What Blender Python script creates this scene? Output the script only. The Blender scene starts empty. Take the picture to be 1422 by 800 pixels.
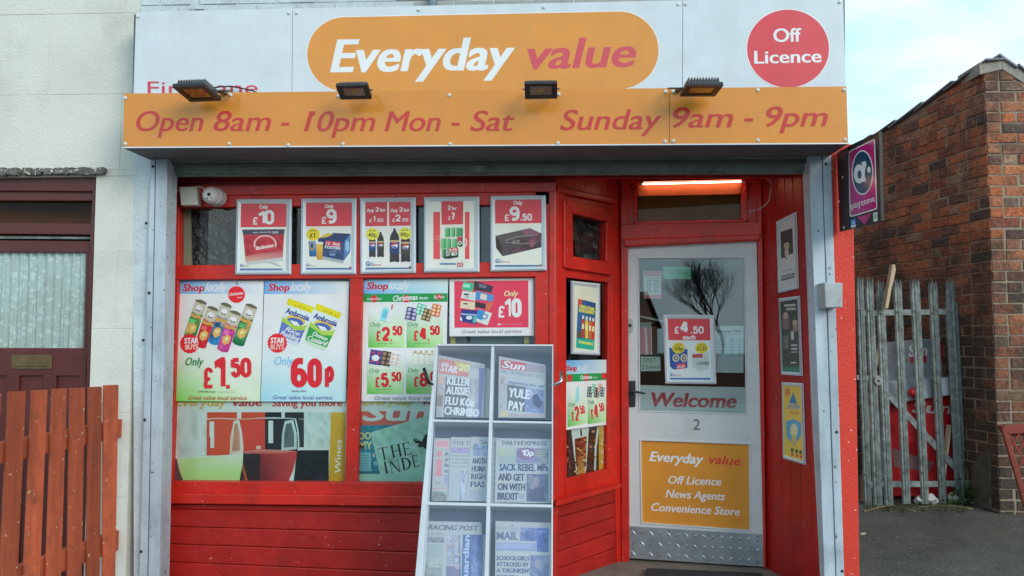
import bpy, bmesh, math, random
from mathutils import Vector, Matrix, Euler
random.seed(7)
SC = bpy.context.scene
COL = SC.collection
R = math.radians

# ------------------------------------------------------------ camera, sky, sun, exposure
CAM = Vector((0.0, 0.0, 1.46))
F = 1130.0                       # focal length in pixels of the 1422 px wide photograph
YAW, PITCH = 2.5, 3.5
cam_d = bpy.data.cameras.new('camera')
cam_o = bpy.data.objects.new('camera', cam_d)
COL.objects.link(cam_o)
cam_o.location = CAM
CEUL = Euler((R(90 + PITCH), 0, R(YAW)))
cam_o.rotation_euler = CEUL
cam_d.sensor_width = 36.0
cam_d.lens = 36.0 * F / 1422.0
cam_d.clip_start = 0.05
cam_d.clip_end = 500
SC.camera = cam_o
CROT = CEUL.to_matrix()

SUN_DIR = Vector((0.60, -0.72, 0.36)).normalized()      # towards the sun
world = bpy.data.worlds.new('World')
SC.world = world
world.use_nodes = True
wn, wl = world.node_tree.nodes, world.node_tree.links
bg = wn['Background']
bg.inputs['Strength'].default_value = 0.10
sky = wn.new('ShaderNodeTexSky')
sky.sky_type = 'NISHITA'
sky.sun_disc = False
sky.sun_elevation = math.asin(SUN_DIR.z)
sky.sun_rotation = math.atan2(SUN_DIR.x, SUN_DIR.y)
sky.air_density = 1.2
sky.dust_density = 2.0
sky.ozone_density = 1.5
tc = wn.new('ShaderNodeTexCoord')
mp = wn.new('ShaderNodeMapping')
mp.inputs['Scale'].default_value = (1.2, 1.2, 2.6)
mp.inputs['Location'].default_value = (3.1, 1.4, 0.35)
cn = wn.new('ShaderNodeTexNoise')
cn.inputs['Scale'].default_value = 1.7
cn.inputs['Detail'].default_value = 9
cn.inputs['Roughness'].default_value = 0.52
cr = wn.new('ShaderNodeValToRGB')
cr.color_ramp.elements[0].position = 0.50
cr.color_ramp.elements[1].position = 0.68
mx = wn.new('ShaderNodeMix')
mx.data_type = 'RGBA'
mx.inputs['B'].default_value = (11.0, 11.4, 11.6, 1)
veil = wn.new('ShaderNodeMix')
veil.data_type = 'RGBA'
veil.inputs['Factor'].default_value = 0.80
veil.inputs['B'].default_value = (6.0, 10.0, 12.0, 1)
wl.new(tc.outputs['Generated'], mp.inputs['Vector'])
wl.new(mp.outputs['Vector'], cn.inputs['Vector'])
wl.new(cn.outputs['Fac'], cr.inputs['Fac'])
wl.new(sky.outputs['Color'], veil.inputs['A'])
wl.new(veil.outputs['Result'], mx.inputs['A'])
wl.new(cr.outputs['Color'], mx.inputs['Factor'])
wl.new(mx.outputs['Result'], bg.inputs['Color'])

sun_d = bpy.data.lights.new('sun', 'SUN')
sun_d.energy = 1.3
sun_d.angle = R(28)
sun_d.color = (1.0, 0.95, 0.88)
sun_o = bpy.data.objects.new('sun', sun_d)
COL.objects.link(sun_o)
sun_o.rotation_euler = SUN_DIR.to_track_quat('Z', 'Y').to_euler()
sun_o.location = (6, -6, 8)

SC.view_settings.view_transform = 'Standard'
SC.view_settings.look = 'None'
SC.view_settings.exposure = 0.27
SC.view_settings.gamma = 1.0
SC.view_settings.use_curve_mapping = False
SC.render.engine = 'CYCLES'
SC.cycles.max_bounces = 8
SC.cycles.transparent_max_bounces = 12
SC.cycles.caustics_reflective = False
SC.cycles.caustics_refractive = False

# ------------------------------------------------------------ measuring: photograph pixel -> ray -> point on a plane
def ray(px, py):
    return CROT @ Vector(((px - 711) / F, -(py - 400) / F, -1.0))

class Plane:
    def __init__(s, p, n):
        s.p = Vector(p)
        s.n = Vector(n).normalized()
        if s.n.dot(CAM - s.p) < 0:
            s.n = -s.n
    def at(s, px, py, off=0.0):
        d = ray(px, py)
        t = (s.p + s.n * off - CAM).dot(s.n) / d.dot(s.n)
        return CAM + d * t

def yplane(y):
    return Plane((0, y, 0), (0, -1, 0))
def camx(px, d, y_c=None):
    """world point (horizontal) at camera depth d under pixel column px"""
    v = CROT @ Vector(((px - 711) / F * d, 0, 0))
    f = Vector((-math.sin(R(YAW)), math.cos(R(YAW)), 0))
    return Vector((v.x, v.y, 0)) + f * d

# ------------------------------------------------------------ colours and materials
def lin(c):
    c = c / 255.0
    return c / 12.92 if c <= 0.04045 else ((c + 0.055) / 1.055) ** 2.4
def rgb(r, g, b, k=1.0):
    return (min(lin(r) * k, .9), min(lin(g) * k, .9), min(lin(b) * k, .9), 1.0)
def hexc(h, k=1.0):
    return rgb(int(h[0:2], 16), int(h[2:4], 16), int(h[4:6], 16), k)

MATS = {}
def newmat(name):
    m = bpy.data.materials.new(name)
    m.use_nodes = True
    MATS[name] = m
    return m, m.node_tree.nodes, m.node_tree.links, m.node_tree.nodes['Principled BSDF']

def tint_mat(name, base, rough=0.5, var=0.15, vscale=3.0, bump=0.0, bscale=60.0, wear=None, wamt=0.0,
             wscale=35.0, metal=0.0, spec=0.5, streak=False, objrand=0.0, coat=0.0, dirt=None, dirt_amt=0.0, dirt_scale=2.0):
    """painted / plain surface: base colour with broad variation, optional chips (wear), grime and fine relief"""
    m, n, l, p = newmat(name)
    p.inputs['Metallic'].default_value = metal
    p.inputs['Specular IOR Level'].default_value = spec
    p.inputs['Coat Weight'].default_value = coat
    geo = n.new('ShaderNodeNewGeometry')
    mapn = n.new('ShaderNodeMapping')
    mapn.inputs['Scale'].default_value = (1, 1, 0.12) if streak else (1, 1, 1)
    l.new(geo.outputs['Position'], mapn.inputs['Vector'])
    nz = n.new('ShaderNodeTexNoise')
    nz.inputs['Scale'].default_value = vscale
    nz.inputs['Detail'].default_value = 6
    nz.inputs['Roughness'].default_value = 0.65
    l.new(mapn.outputs['Vector'], nz.inputs['Vector'])
    mr = n.new('ShaderNodeMapRange')
    mr.inputs['From Min'].default_value = 0.3
    mr.inputs['From Max'].default_value = 0.7
    mr.inputs['To Min'].default_value = 1 - var
    mr.inputs['To Max'].default_value = 1 + var * 0.6
    l.new(nz.outputs['Fac'], mr.inputs['Value'])
    mul = n.new('ShaderNodeMix'); mul.data_type = 'RGBA'; mul.blend_type = 'MULTIPLY'
    mul.inputs['Factor'].default_value = 1.0
    mul.inputs['A'].default_value = base
    l.new(mr.outputs['Result'], mul.inputs['B'])
    out = mul.outputs['Result']
    if objrand:
        oi = n.new('ShaderNodeObjectInfo')
        m2 = n.new('ShaderNodeMapRange')
        m2.inputs['To Min'].default_value = 1 - objrand
        m2.inputs['To Max'].default_value = 1 + objrand
        l.new(oi.outputs['Random'], m2.inputs['Value'])
        mm = n.new('ShaderNodeMix'); mm.data_type = 'RGBA'; mm.blend_type = 'MULTIPLY'
        mm.inputs['Factor'].default_value = 1.0
        l.new(out, mm.inputs['A']); l.new(m2.outputs['Result'], mm.inputs['B'])
        out = mm.outputs['Result']
    if dirt:
        dn = n.new('ShaderNodeTexNoise')
        dn.inputs['Scale'].default_value = dirt_scale
        dn.inputs['Detail'].default_value = 8
        dn.inputs['Roughness'].default_value = 0.7
        l.new(geo.outputs['Position'], dn.inputs['Vector'])
        dr = n.new('ShaderNodeMapRange')
        dr.inputs['From Min'].default_value = 0.50
        dr.inputs['From Max'].default_value = 0.75
        dr.inputs['To Max'].default_value = dirt_amt
        l.new(dn.outputs['Fac'], dr.inputs['Value'])
        dm = n.new('ShaderNodeMix'); dm.data_type = 'RGBA'
        dm.inputs['B'].default_value = dirt
        l.new(dr.outputs['Result'], dm.inputs['Factor']); l.new(out, dm.inputs['A'])
        out = dm.outputs['Result']
    if wear:
        w2 = n.new('ShaderNodeTexNoise')
        w2.inputs['Scale'].default_value = wscale
        w2.inputs['Detail'].default_value = 5
        l.new(mapn.outputs['Vector'] if not streak else geo.outputs['Position'], w2.inputs['Vector'])
        wr = n.new('ShaderNodeMapRange')
        wr.inputs['From Min'].default_value = 0.78 - wamt
        wr.inputs['From Max'].default_value = 0.80 - wamt
        l.new(w2.outputs['Fac'], wr.inputs['Value'])
        wm = n.new('ShaderNodeMix'); wm.data_type = 'RGBA'
        wm.inputs['B'].default_value = wear
        l.new(wr.outputs['Result'], wm.inputs['Factor']); l.new(out, wm.inputs['A'])
        out = wm.outputs['Result']
    l.new(out, p.inputs['Base Color'])
    rr = n.new('ShaderNodeMapRange')
    rr.inputs['To Min'].default_value = max(rough - 0.1, 0.02)
    rr.inputs['To Max'].default_value = min(rough + 0.12, 1)
    l.new(nz.outputs['Fac'], rr.inputs['Value'])
    l.new(rr.outputs['Result'], p.inputs['Roughness'])
    if bump:
        bn = n.new('ShaderNodeTexNoise')
        bn.inputs['Scale'].default_value = bscale
        bn.inputs['Detail'].default_value = 5
        l.new(mapn.outputs['Vector'], bn.inputs['Vector'])
        bp = n.new('ShaderNodeBump')
        bp.inputs['Strength'].default_value = bump
        bp.inputs['Distance'].default_value = 0.01
        l.new(bn.outputs['Fac'], bp.inputs['Height'])
        l.new(bp.outputs['Normal'], p.inputs['Normal'])
    return m

RED = tint_mat('shop_red_gloss_paint', (0.68, 0.024, 0.013, 1), rough=0.36, var=0.24, vscale=3.4, bump=0.2, bscale=38,
               wear=(0.70, 0.42, 0.38, 1), wamt=0.075, wscale=55, dirt=(0.17, 0.025, 0.02, 1), dirt_amt=0.6, dirt_scale=3.5)
REDB = tint_mat('shaded_red_paint', (0.47, 0.017, 0.012, 1), rough=0.40, var=0.26, vscale=5, bump=0.28, bscale=30, objrand=0.10,
                wear=(0.6, 0.32, 0.28, 1), wamt=0.07, wscale=48, dirt=(0.14, 0.02, 0.02, 1), dirt_amt=0.4, dirt_scale=2.4)  # darker copy of the shop red; shade on the boarding put into the colour
REDP = tint_mat('red_masonry_paint', (0.80, 0.050, 0.026, 1), rough=0.6, var=0.12, vscale=3, bump=0.35, bscale=70,
                wear=(0.85, 0.7, 0.65, 1), wamt=0.08, wscale=40, dirt=(0.35, 0.03, 0.02, 1), dirt_amt=0.4, dirt_scale=3)
WHITE_ALU = tint_mat('brushed_silver_frame', (0.74, 0.82, 0.88, 1), rough=0.32, var=0.08, metal=0.15, bump=0.03)
RAIL = tint_mat('painted_steel_guide', (0.54, 0.62, 0.69, 1), rough=0.5, var=0.30, vscale=7, streak=True, bump=0.08, bscale=25,
                wear=(0.16, 0.14, 0.12, 1), wamt=0.105, wscale=38, dirt=(0.20, 0.22, 0.24, 1), dirt_amt=0.55, dirt_scale=5)
SHUT = tint_mat('roller_shutter_grey', (0.20, 0.23, 0.22, 1), rough=0.6, var=0.25, vscale=12, bump=0.2, bscale=50,
                dirt=(0.06, 0.06, 0.05, 1), dirt_amt=0.8, dirt_scale=9)
DARKGREY = tint_mat('weathered_soffit_board', (0.12, 0.12, 0.125, 1), rough=0.75, var=0.3, vscale=6, bump=0.1)
DOORW = tint_mat('white_door_gloss', (0.72, 0.74, 0.74, 1), rough=0.35, var=0.07, vscale=3, bump=0.08, bscale=25,
                 wear=(0.25, 0.2, 0.17, 1), wamt=0.03, wscale=26, dirt=(0.42, 0.42, 0.40, 1), dirt_amt=0.4, dirt_scale=4)
MAROON = tint_mat('maroon_gloss_paint', (0.125, 0.026, 0.022, 1), rough=0.38, var=0.22, vscale=5, bump=0.12, bscale=35,
                  dirt=(0.06, 0.03, 0.03, 1), dirt_amt=0.5, dirt_scale=5)
RENDER = tint_mat('cream_masonry_paint', (0.76, 0.745, 0.67, 1), rough=0.85, var=0.08, vscale=2.2, bump=0.38, bscale=80,
                  dirt=(0.42, 0.42, 0.36, 1), dirt_amt=0.40, dirt_scale=3.0, wear=(0.2, 0.19, 0.17, 1), wamt=-0.02, wscale=30)
WWALL = tint_mat('white_masonry_paint', (0.64, 0.70, 0.72, 1), rough=0.8, var=0.14, vscale=4, bump=0.6, bscale=50,
                 dirt=(0.34, 0.36, 0.36, 1), dirt_amt=0.6, dirt_scale=6)
GREYBRICK = tint_mat('grey_painted_brick', (0.42, 0.42, 0.40, 1), rough=0.8, var=0.2, vscale=6, bump=0.5, bscale=60)
SOOT = tint_mat('soot_blackened_mortar', (0.16, 0.15, 0.13, 1), rough=0.95, var=0.6, vscale=25, bump=0.8, bscale=60,
                wear=(0.6, 0.58, 0.5, 1), wamt=0.20, wscale=45)
BLACKM = tint_mat('black_powder_coat', (0.025, 0.025, 0.028, 1), rough=0.42, var=0.2, bump=0.06)
GREYM = tint_mat('grey_cast_metal', (0.10, 0.105, 0.11, 1), rough=0.5, var=0.25, bump=0.1, dirt=(0.25, 0.25, 0.24, 1), dirt_amt=0.4, dirt_scale=30)
BOLT = tint_mat('white_bolt_cap', (0.72, 0.72, 0.68, 1), rough=0.35, var=0.2, vscale=40)
STEEL = tint_mat('galvanised_steel', (0.24, 0.285, 0.275, 1), rough=0.55, var=0.6, vscale=22, metal=0.25, bump=0.15, bscale=90,
                 dirt=(0.10, 0.11, 0.10, 1), dirt_amt=0.6, dirt_scale=12, objrand=0.12)
BOXGREY = tint_mat('grey_plastic_box', (0.46, 0.49, 0.49, 1), rough=0.5, var=0.2, vscale=12, bump=0.1,
                   dirt=(0.25, 0.26, 0.25, 1), dirt_amt=0.6, dirt_scale=25)
CREAMP = tint_mat('cream_plastic', (0.66, 0.66, 0.56, 1), rough=0.4, var=0.08, vscale=10)
WHITEP = tint_mat('white_plastic', (0.74, 0.74, 0.73, 1), rough=0.35, var=0.06, vscale=10)
FENCEW = tint_mat('orange_brown_fence_stain', (0.50, 0.100, 0.040, 1), rough=0.72, var=0.45, vscale=9, streak=True, bump=0.35, bscale=45,
                  wear=(0.66, 0.46, 0.28, 1), wamt=0.10, wscale=38, objrand=0.24, dirt=(0.22, 0.06, 0.03, 1), dirt_amt=0.8, dirt_scale=11)
TIMBER = tint_mat('bare_sawn_timber', (0.62, 0.50, 0.33, 1), rough=0.75, var=0.2, vscale=8, streak=True, bump=0.3, bscale=40, objrand=0.2)
CHROME = tint_mat('dull_chrome', (0.55, 0.55, 0.55, 1), rough=0.25, var=0.1, metal=0.9)
STANDW = tint_mat('white_stand_enamel', (0.64, 0.67, 0.71, 1), rough=0.35, var=0.08, vscale=4, dirt=(0.45, 0.48, 0.52, 1), dirt_amt=0.4, dirt_scale=7)
STANDB = tint_mat('shaded_stand_back', (0.09, 0.12, 0.22, 1), rough=0.5, var=0.12, vscale=4)  # white inside of the stand; its bluish shade is put into this colour
PAPER = tint_mat('newsprint_edge', (0.60, 0.61, 0.60, 1), rough=0.8, var=0.06, vscale=8)
CARD = tint_mat('poster_paper', (0.72, 0.76, 0.76, 1), rough=0.6, var=0.04, vscale=6, bump=0.1, bscale=9)
SLATE = tint_mat('roof_slate', (0.22, 0.23, 0.27, 1), rough=0.6, var=0.3, vscale=10, bump=0.3, bscale=40, objrand=0.25)
CEMENT = tint_mat('rough_cement', (0.36, 0.34, 0.29, 1), rough=0.95, var=0.3, vscale=10, bump=0.8, bscale=45)
RUBBER = tint_mat('black_rubber_mat', (0.03, 0.03, 0.032, 1), rough=0.9, var=0.3, vscale=50, bump=0.6, bscale=150)
CONC = tint_mat('worn_doorstep_concrete', (0.24, 0.21, 0.17, 1), rough=0.9, var=0.3, vscale=7, bump=0.5, bscale=60,
                dirt=(0.10, 0.09, 0.07, 1), dirt_amt=0.7, dirt_scale=5)
TARMAC = tint_mat('worn_tarmac', (0.105, 0.093, 0.074, 1), rough=0.92, var=0.45, vscale=2.2, bump=0.9, bscale=130,
                  wear=(0.24, 0.23, 0.2, 1), wamt=0.155, wscale=95, dirt=(0.045, 0.045, 0.03, 1), dirt_amt=0.85, dirt_scale=1.6)
PAVING = tint_mat('grey_pavement', (0.22, 0.21, 0.20, 1), rough=0.9, var=0.2, vscale=3, bump=0.4, bscale=70)
CRATE = tint_mat('red_brown_crate_plastic', (0.32, 0.060, 0.036, 1), rough=0.5, var=0.2, vscale=8, bump=0.1)
STANDR = tint_mat('red_newsstand_panel', (0.80, 0.02, 0.03, 1), rough=0.4, var=0.2, vscale=4, dirt=(0.15, 0.03, 0.03, 1), dirt_amt=0.5, dirt_scale=5)
GREYPL = tint_mat('grey_newsstand_plastic', (0.36, 0.38, 0.42, 1), rough=0.35, var=0.3, vscale=7)
INTER = tint_mat('shop_interior_wall', (0.20, 0.17, 0.13, 1), rough=0.8, var=0.2, vscale=2)
INTERB = tint_mat('blue_grey_back_board', (0.20, 0.25, 0.31, 1), rough=0.6, var=0.25, vscale=6, bump=0.1)
BEIGE = tint_mat('beige_blind', (0.38, 0.34, 0.25, 1), rough=0.8, var=0.1)
DARKIN = tint_mat('dark_window_foil', (0.035, 0.036, 0.042, 1), rough=0.35, var=0.6, vscale=30, bump=0.9, bscale=55,
                  wear=(0.20, 0.20, 0.20, 1), wamt=0.16, wscale=70)
YELLOW = tint_mat('yellow_strip', (0.55, 0.38, 0.04, 1), rough=0.5, var=0.1)
CABLEW = tint_mat('white_cable_sheath', (0.55, 0.53, 0.5, 1), rough=0.5, var=0.1)
BRASS = tint_mat('tarnished_brass', (0.20, 0.13, 0.06, 1), rough=0.45, var=0.3, vscale=20, metal=0.5)
BARK = tint_mat('dark_tree_bark', (0.05, 0.04, 0.03, 1), rough=0.9, var=0.3, vscale=8, bump=0.3)
HOUSEB = tint_mat('brick_house_across_street', (0.26, 0.11, 0.07, 1), rough=0.9, var=0.25, vscale=12, bump=0.3)
ROOFT = tint_mat('brown_roof_tile', (0.14, 0.09, 0.065, 1), rough=0.85, var=0.25, vscale=9, bump=0.5, bscale=12)
LEAF = tint_mat('weed_leaf', (0.07, 0.13, 0.035, 1), rough=0.6, var=0.3, vscale=20)
MOSS = tint_mat('moss', (0.09, 0.11, 0.035, 1), rough=0.95, var=0.4, vscale=20, bump=0.8, bscale=80)
LITTER = tint_mat('white_litter_paper', (0.62, 0.62, 0.6, 1), rough=0.7, var=0.1)
STRAW = tint_mat('dry_grass_stem', (0.40, 0.33, 0.15, 1), rough=0.8, var=0.2)
MORTAR = tint_mat('old_lime_mortar', (0.36, 0.29, 0.22, 1), rough=0.95, var=0.35, vscale=12, bump=0.7, bscale=70,
                  dirt=(0.08, 0.07, 0.06, 1), dirt_amt=0.8, dirt_scale=2.5)
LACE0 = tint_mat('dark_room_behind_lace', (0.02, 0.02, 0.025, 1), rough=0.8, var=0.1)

# printed ink: colour is stored on the mesh, two finishes
def ink(name, rough, spec=0.4, bump=0.0, grime=0.0):
    m, n, l, p = newmat(name)
    a = n.new('ShaderNodeAttribute')
    a.attribute_name = 'Col'
    geo = n.new('ShaderNodeNewGeometry')
    nz = n.new('ShaderNodeTexNoise'); nz.inputs['Scale'].default_value = 7; nz.inputs['Detail'].default_value = 5
    l.new(geo.outputs['Position'], nz.inputs['Vector'])
    mr = n.new('ShaderNodeMapRange'); mr.inputs['To Min'].default_value = 0.86; mr.inputs['To Max'].default_value = 1.1
    l.new(nz.outputs['Fac'], mr.inputs['Value'])
    mm = n.new('ShaderNodeMix'); mm.data_type = 'RGBA'; mm.blend_type = 'MULTIPLY'; mm.inputs['Factor'].default_value = 1
    l.new(a.outputs['Color'], mm.inputs['A']); l.new(mr.outputs['Result'], mm.inputs['B'])
    res = mm.outputs['Result']
    if grime:
        mg = n.new('ShaderNodeMapping'); mg.inputs['Scale'].default_value = (9, 9, 0.7)
        l.new(geo.outputs['Position'], mg.inputs['Vector'])
        gn = n.new('ShaderNodeTexNoise'); gn.inputs['Scale'].default_value = 1.0; gn.inputs['Detail'].default_value = 9; gn.inputs['Roughness'].default_value = 0.7
        l.new(mg.outputs['Vector'], gn.inputs['Vector'])
        gr = n.new('ShaderNodeMapRange'); gr.inputs['From Min'].default_value = 0.48; gr.inputs['From Max'].default_value = 0.80; gr.inputs['To Max'].default_value = grime
        l.new(gn.outputs['Fac'], gr.inputs['Value'])
        gm = n.new('ShaderNodeMix'); gm.data_type = 'RGBA'; gm.inputs['B'].default_value = (0.20, 0.19, 0.16, 1)
        l.new(gr.outputs['Result'], gm.inputs['Factor']); l.new(res, gm.inputs['A']); res = gm.outputs['Result']
    l.new(res, p.inputs['Base Color'])
    p.inputs['Roughness'].default_value = rough
    p.inputs['Specular IOR Level'].default_value = spec
    if bump:
        w = n.new('ShaderNodeTexWave'); w.bands_direction = 'Z'
        w.inputs['Scale'].default_value = 22; w.inputs['Distortion'].default_value = 3; w.inputs['Detail'].default_value = 2
        l.new(geo.outputs['Position'], w.inputs['Vector'])
        bp = n.new('ShaderNodeBump'); bp.inputs['Strength'].default_value = bump; bp.inputs['Distance'].default_value = 0.004
        l.new(w.outputs['Fac'], bp.inputs['Height']); l.new(bp.outputs['Normal'], p.inputs['Normal'])
    return m
INK = ink('poster_ink', 0.5, 0.35, 0.10)
INKF = ink('framed_poster_ink', 0.35, 0.4)
INKG = ink('sign_vinyl', 0.20, 0.5, grime=0.12)
INKN = ink('newsprint_ink', 0.75, 0.2)

def glass(name, tint=(1, 1, 1, 1), ior=0.04, rough=0.0, haze=0.0):
    m, n, l, p = newmat(name)
    n.remove(p)
    out = n['Material Output']
    tr = n.new('ShaderNodeBsdfTransparent'); tr.inputs['Color'].default_value = tint
    gl = n.new('ShaderNodeBsdfGlossy'); gl.inputs['Roughness'].default_value = rough
    dt = n.new('ShaderNodeVectorMath'); dt.operation = 'DOT_PRODUCT'
    ab = n.new('ShaderNodeMath'); ab.operation = 'ABSOLUTE'
    om = n.new('ShaderNodeMath'); om.operation = 'SUBTRACT'; om.inputs[0].default_value = 1.0; om.use_clamp = True
    pw = n.new('ShaderNodeMath'); pw.operation = 'POWER'; pw.inputs[1].default_value = 5.0
    fr = n.new('ShaderNodeMapRange'); fr.inputs['To Min'].default_value = ior; fr.inputs['To Max'].default_value = 1.0
    geo = n.new('ShaderNodeNewGeometry')
    l.new(geo.outputs['Incoming'], dt.inputs[0]); l.new(geo.outputs['Normal'], dt.inputs[1])
    l.new(dt.outputs['Value'], ab.inputs[0]); l.new(ab.outputs['Value'], om.inputs[1]); l.new(om.outputs['Value'], pw.inputs[0]); l.new(pw.outputs['Value'], fr.inputs['Value'])
    nz = n.new('ShaderNodeTexNoise'); nz.inputs['Scale'].default_value = 1.3
    l.new(geo.outputs['Position'], nz.inputs['Vector'])
    bp = n.new('ShaderNodeBump'); bp.inputs['Strength'].default_value = 0.008; bp.inputs['Distance'].default_value = 0.05
    l.new(nz.outputs['Fac'], bp.inputs['Height'])
    l.new(bp.outputs['Normal'], gl.inputs['Normal'])
    mix = n.new('ShaderNodeMixShader')
    l.new(fr.outputs['Result'], mix.inputs['Fac']); l.new(tr.outputs['BSDF'], mix.inputs[1]); l.new(gl.outputs['BSDF'], mix.inputs[2])
    last = mix.outputs['Shader']
    if haze:
        df = n.new('ShaderNodeBsdfDiffuse'); df.inputs['Color'].default_value = (0.75, 0.82, 0.92, 1)  # pale blue diffuse share imitates reflection haze on the cover
        m2 = n.new('ShaderNodeMixShader'); m2.inputs['Fac'].default_value = haze
        l.new(last, m2.inputs[1]); l.new(df.outputs['BSDF'], m2.inputs[2])
        last = m2.outputs['Shader']
    l.new(last, out.inputs['Surface'])
    return m
GLASS = glass('window_glass', tint=(0.92, 0.97, 0.95, 1))
GLASST = glass('dusty_transom_glass', tint=(0.8, 0.76, 0.66, 1), ior=0.012)
GLASSD = glass('door_glass', tint=(0.86, 0.91, 0.91, 1), ior=0.11)
ACRYL = glass('clear_acrylic_cover', tint=(0.97, 0.98, 1, 1), ior=0.032, rough=0.06, haze=0.035)
LAMPGLASS = glass('lamp_glass', tint=(0.95, 0.9, 0.85, 1), ior=0.05, rough=0.1)

ORANGEB = tint_mat('orange_board', (0.62, 0.13, 0.035, 1), rough=0.6, var=0.12)  # orange strip laid over the red transom frame
DUSTY = tint_mat('dusty_brown_board', (0.46, 0.33, 0.19, 1), rough=0.8, var=0.25, vscale=3)
DARKCEM = tint_mat('grimy_cement_footing', (0.13, 0.12, 0.095, 1), rough=0.95, var=0.5, vscale=12, bump=0.8, bscale=40)
def emit(name, col, s):
    m, n, l, p = newmat(name)
    p.inputs['Base Color'].default_value = col
    p.inputs['Emission Color'].default_value = col
    p.inputs['Emission Strength'].default_value = s
    return m

# brick: colour from the object's own random number plus sooty patches
def brick_mat(name, objr):
    m, n, l, p = newmat(name)
    geo = n.new('ShaderNodeNewGeometry')
    ramp = n.new('ShaderNodeValToRGB')
    cols = [(0.0, (0.50, 0.14, 0.055, 1)), (0.18, (0.58, 0.19, 0.08, 1)), (0.34, (0.27, 0.085, 0.05, 1)), (0.48, (0.64, 0.23, 0.10, 1)),
            (0.62, (0.40, 0.17, 0.10, 1)), (0.74, (0.10, 0.065, 0.055, 1)), (0.86, (0.44, 0.27, 0.17, 1)), (1.0, (0.42, 0.12, 0.05, 1))]
    els = ramp.color_ramp.elements
    els[0].position, els[0].color = cols[0]
    els[1].position, els[1].color = cols[-1]
    for q, c in cols[1:-1]:
        e = els.new(q); e.color = c
    if objr:
        oi = n.new('ShaderNodeObjectInfo'); l.new(oi.outputs['Random'], ramp.inputs['Fac'])
    else:
        w = n.new('ShaderNodeNewGeometry'); l.new(w.outputs['Random Per Island'], ramp.inputs['Fac'])
    nz = n.new('ShaderNodeTexNoise'); nz.inputs['Scale'].default_value = 2.7; nz.inputs['Detail'].default_value = 8; nz.inputs['Roughness'].default_value = 0.70
    l.new(geo.outputs['Position'], nz.inputs['Vector'])
    mr = n.new('ShaderNodeMapRange'); mr.inputs['From Min'].default_value = 0.45; mr.inputs['From Max'].default_value = 0.62; mr.inputs['To Min'].default_value = 0.03; mr.inputs['To Max'].default_value = 0.82
    l.new(nz.outputs['Fac'], mr.inputs['Value'])
    # grime is heavier low on the wall (rain splash and soot)
    sx = n.new('ShaderNodeSeparateXYZ'); l.new(geo.outputs['Position'], sx.inputs['Vector'])
    zr = n.new('ShaderNodeMapRange'); zr.inputs['From Min'].default_value = 0.5; zr.inputs['From Max'].default_value = 2.35
    zr.inputs['To Min'].default_value = 0.92; zr.inputs['To Max'].default_value = 0.0
    l.new(sx.outputs['Z'], zr.inputs['Value'])
    ad = n.new('ShaderNodeMath'); ad.operation = 'ADD'; ad.use_clamp = True
    l.new(mr.outputs['Result'], ad.inputs[0]); l.new(zr.outputs['Result'], ad.inputs[1])
    dm = n.new('ShaderNodeMix'); dm.data_type = 'RGBA'; dm.inputs['B'].default_value = (0.075, 0.055, 0.042, 1)
    l.new(ad.outputs['Value'], dm.inputs['Factor']); l.new(ramp.outputs['Color'], dm.inputs['A'])
    n3 = n.new('ShaderNodeTexNoise'); n3.inputs['Scale'].default_value = 40; n3.inputs['Detail'].default_value = 6
    l.new(geo.outputs['Position'], n3.inputs['Vector'])
    m3 = n.new('ShaderNodeMapRange'); m3.inputs['From Min'].default_value = 0.3; m3.inputs['From Max'].default_value = 0.7
    m3.inputs['To Min'].default_value = 0.65; m3.inputs['To Max'].default_value = 1.25
    l.new(n3.outputs['Fac'], m3.inputs['Value'])
    mm = n.new('ShaderNodeMix'); mm.data_type = 'RGBA'; mm.blend_type = 'MULTIPLY'; mm.inputs['Factor'].default_value = 1
    l.new(dm.outputs['Result'], mm.inputs['A']); l.new(m3.outputs['Result'], mm.inputs['B'])
    l.new(mm.outputs['Result'], p.inputs['Base Color'])
    p.inputs['Roughness'].default_value = 0.9
    bp = n.new('ShaderNodeBump'); bp.inputs['Strength'].default_value = 1.0; bp.inputs['Distance'].default_value = 0.014
    l.new(n3.outputs['Fac'], bp.inputs['Height']); l.new(bp.outputs['Normal'], p.inputs['Normal'])
    return m
BRICK = brick_mat('old_red_brick', True)
BRICKS = brick_mat('old_red_brick_run', False)

def lace_mat():
    m, n, l, p = newmat('white_lace_curtain')
    out = n['Material Output']
    geo = n.new('ShaderNodeNewGeometry')
    mp = n.new('ShaderNodeMapping'); mp.inputs['Scale'].default_value = (1, 0.0, 0.8)
    l.new(geo.outputs['Position'], mp.inputs['Vector'])
    v = n.new('ShaderNodeTexVoronoi'); v.inputs['Scale'].default_value = 46; v.feature = 'SMOOTH_F1'
    nz = n.new('ShaderNodeTexNoise'); nz.inputs['Scale'].default_value = 20; nz.inputs['Detail'].default_value = 5; nz.inputs['Distortion'].default_value = 2.5
    l.new(mp.outputs['Vector'], v.inputs['Vector']); l.new(mp.outputs['Vector'], nz.inputs['Vector'])
    ad = n.new('ShaderNodeMath'); ad.operation = 'ADD'; l.new(nz.outputs['Fac'], ad.inputs[0]); l.new(v.outputs['Distance'], ad.inputs[1])
    mr = n.new('ShaderNodeMapRange'); mr.inputs['From Min'].default_value = 0.72; mr.inputs['From Max'].default_value = 0.86
    mr.inputs['To Min'].default_value = 1.0; mr.inputs['To Max'].default_value = 0.78
    l.new(ad.outputs['Value'], mr.inputs['Value'])
    l.new(mr.outputs['Result'], p.inputs['Alpha'])
    p.inputs['Base Color'].default_value = (0.82, 0.84, 0.86, 1)
    p.inputs['Roughness'].default_value = 0.9
    return m
LACE = lace_mat()

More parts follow.
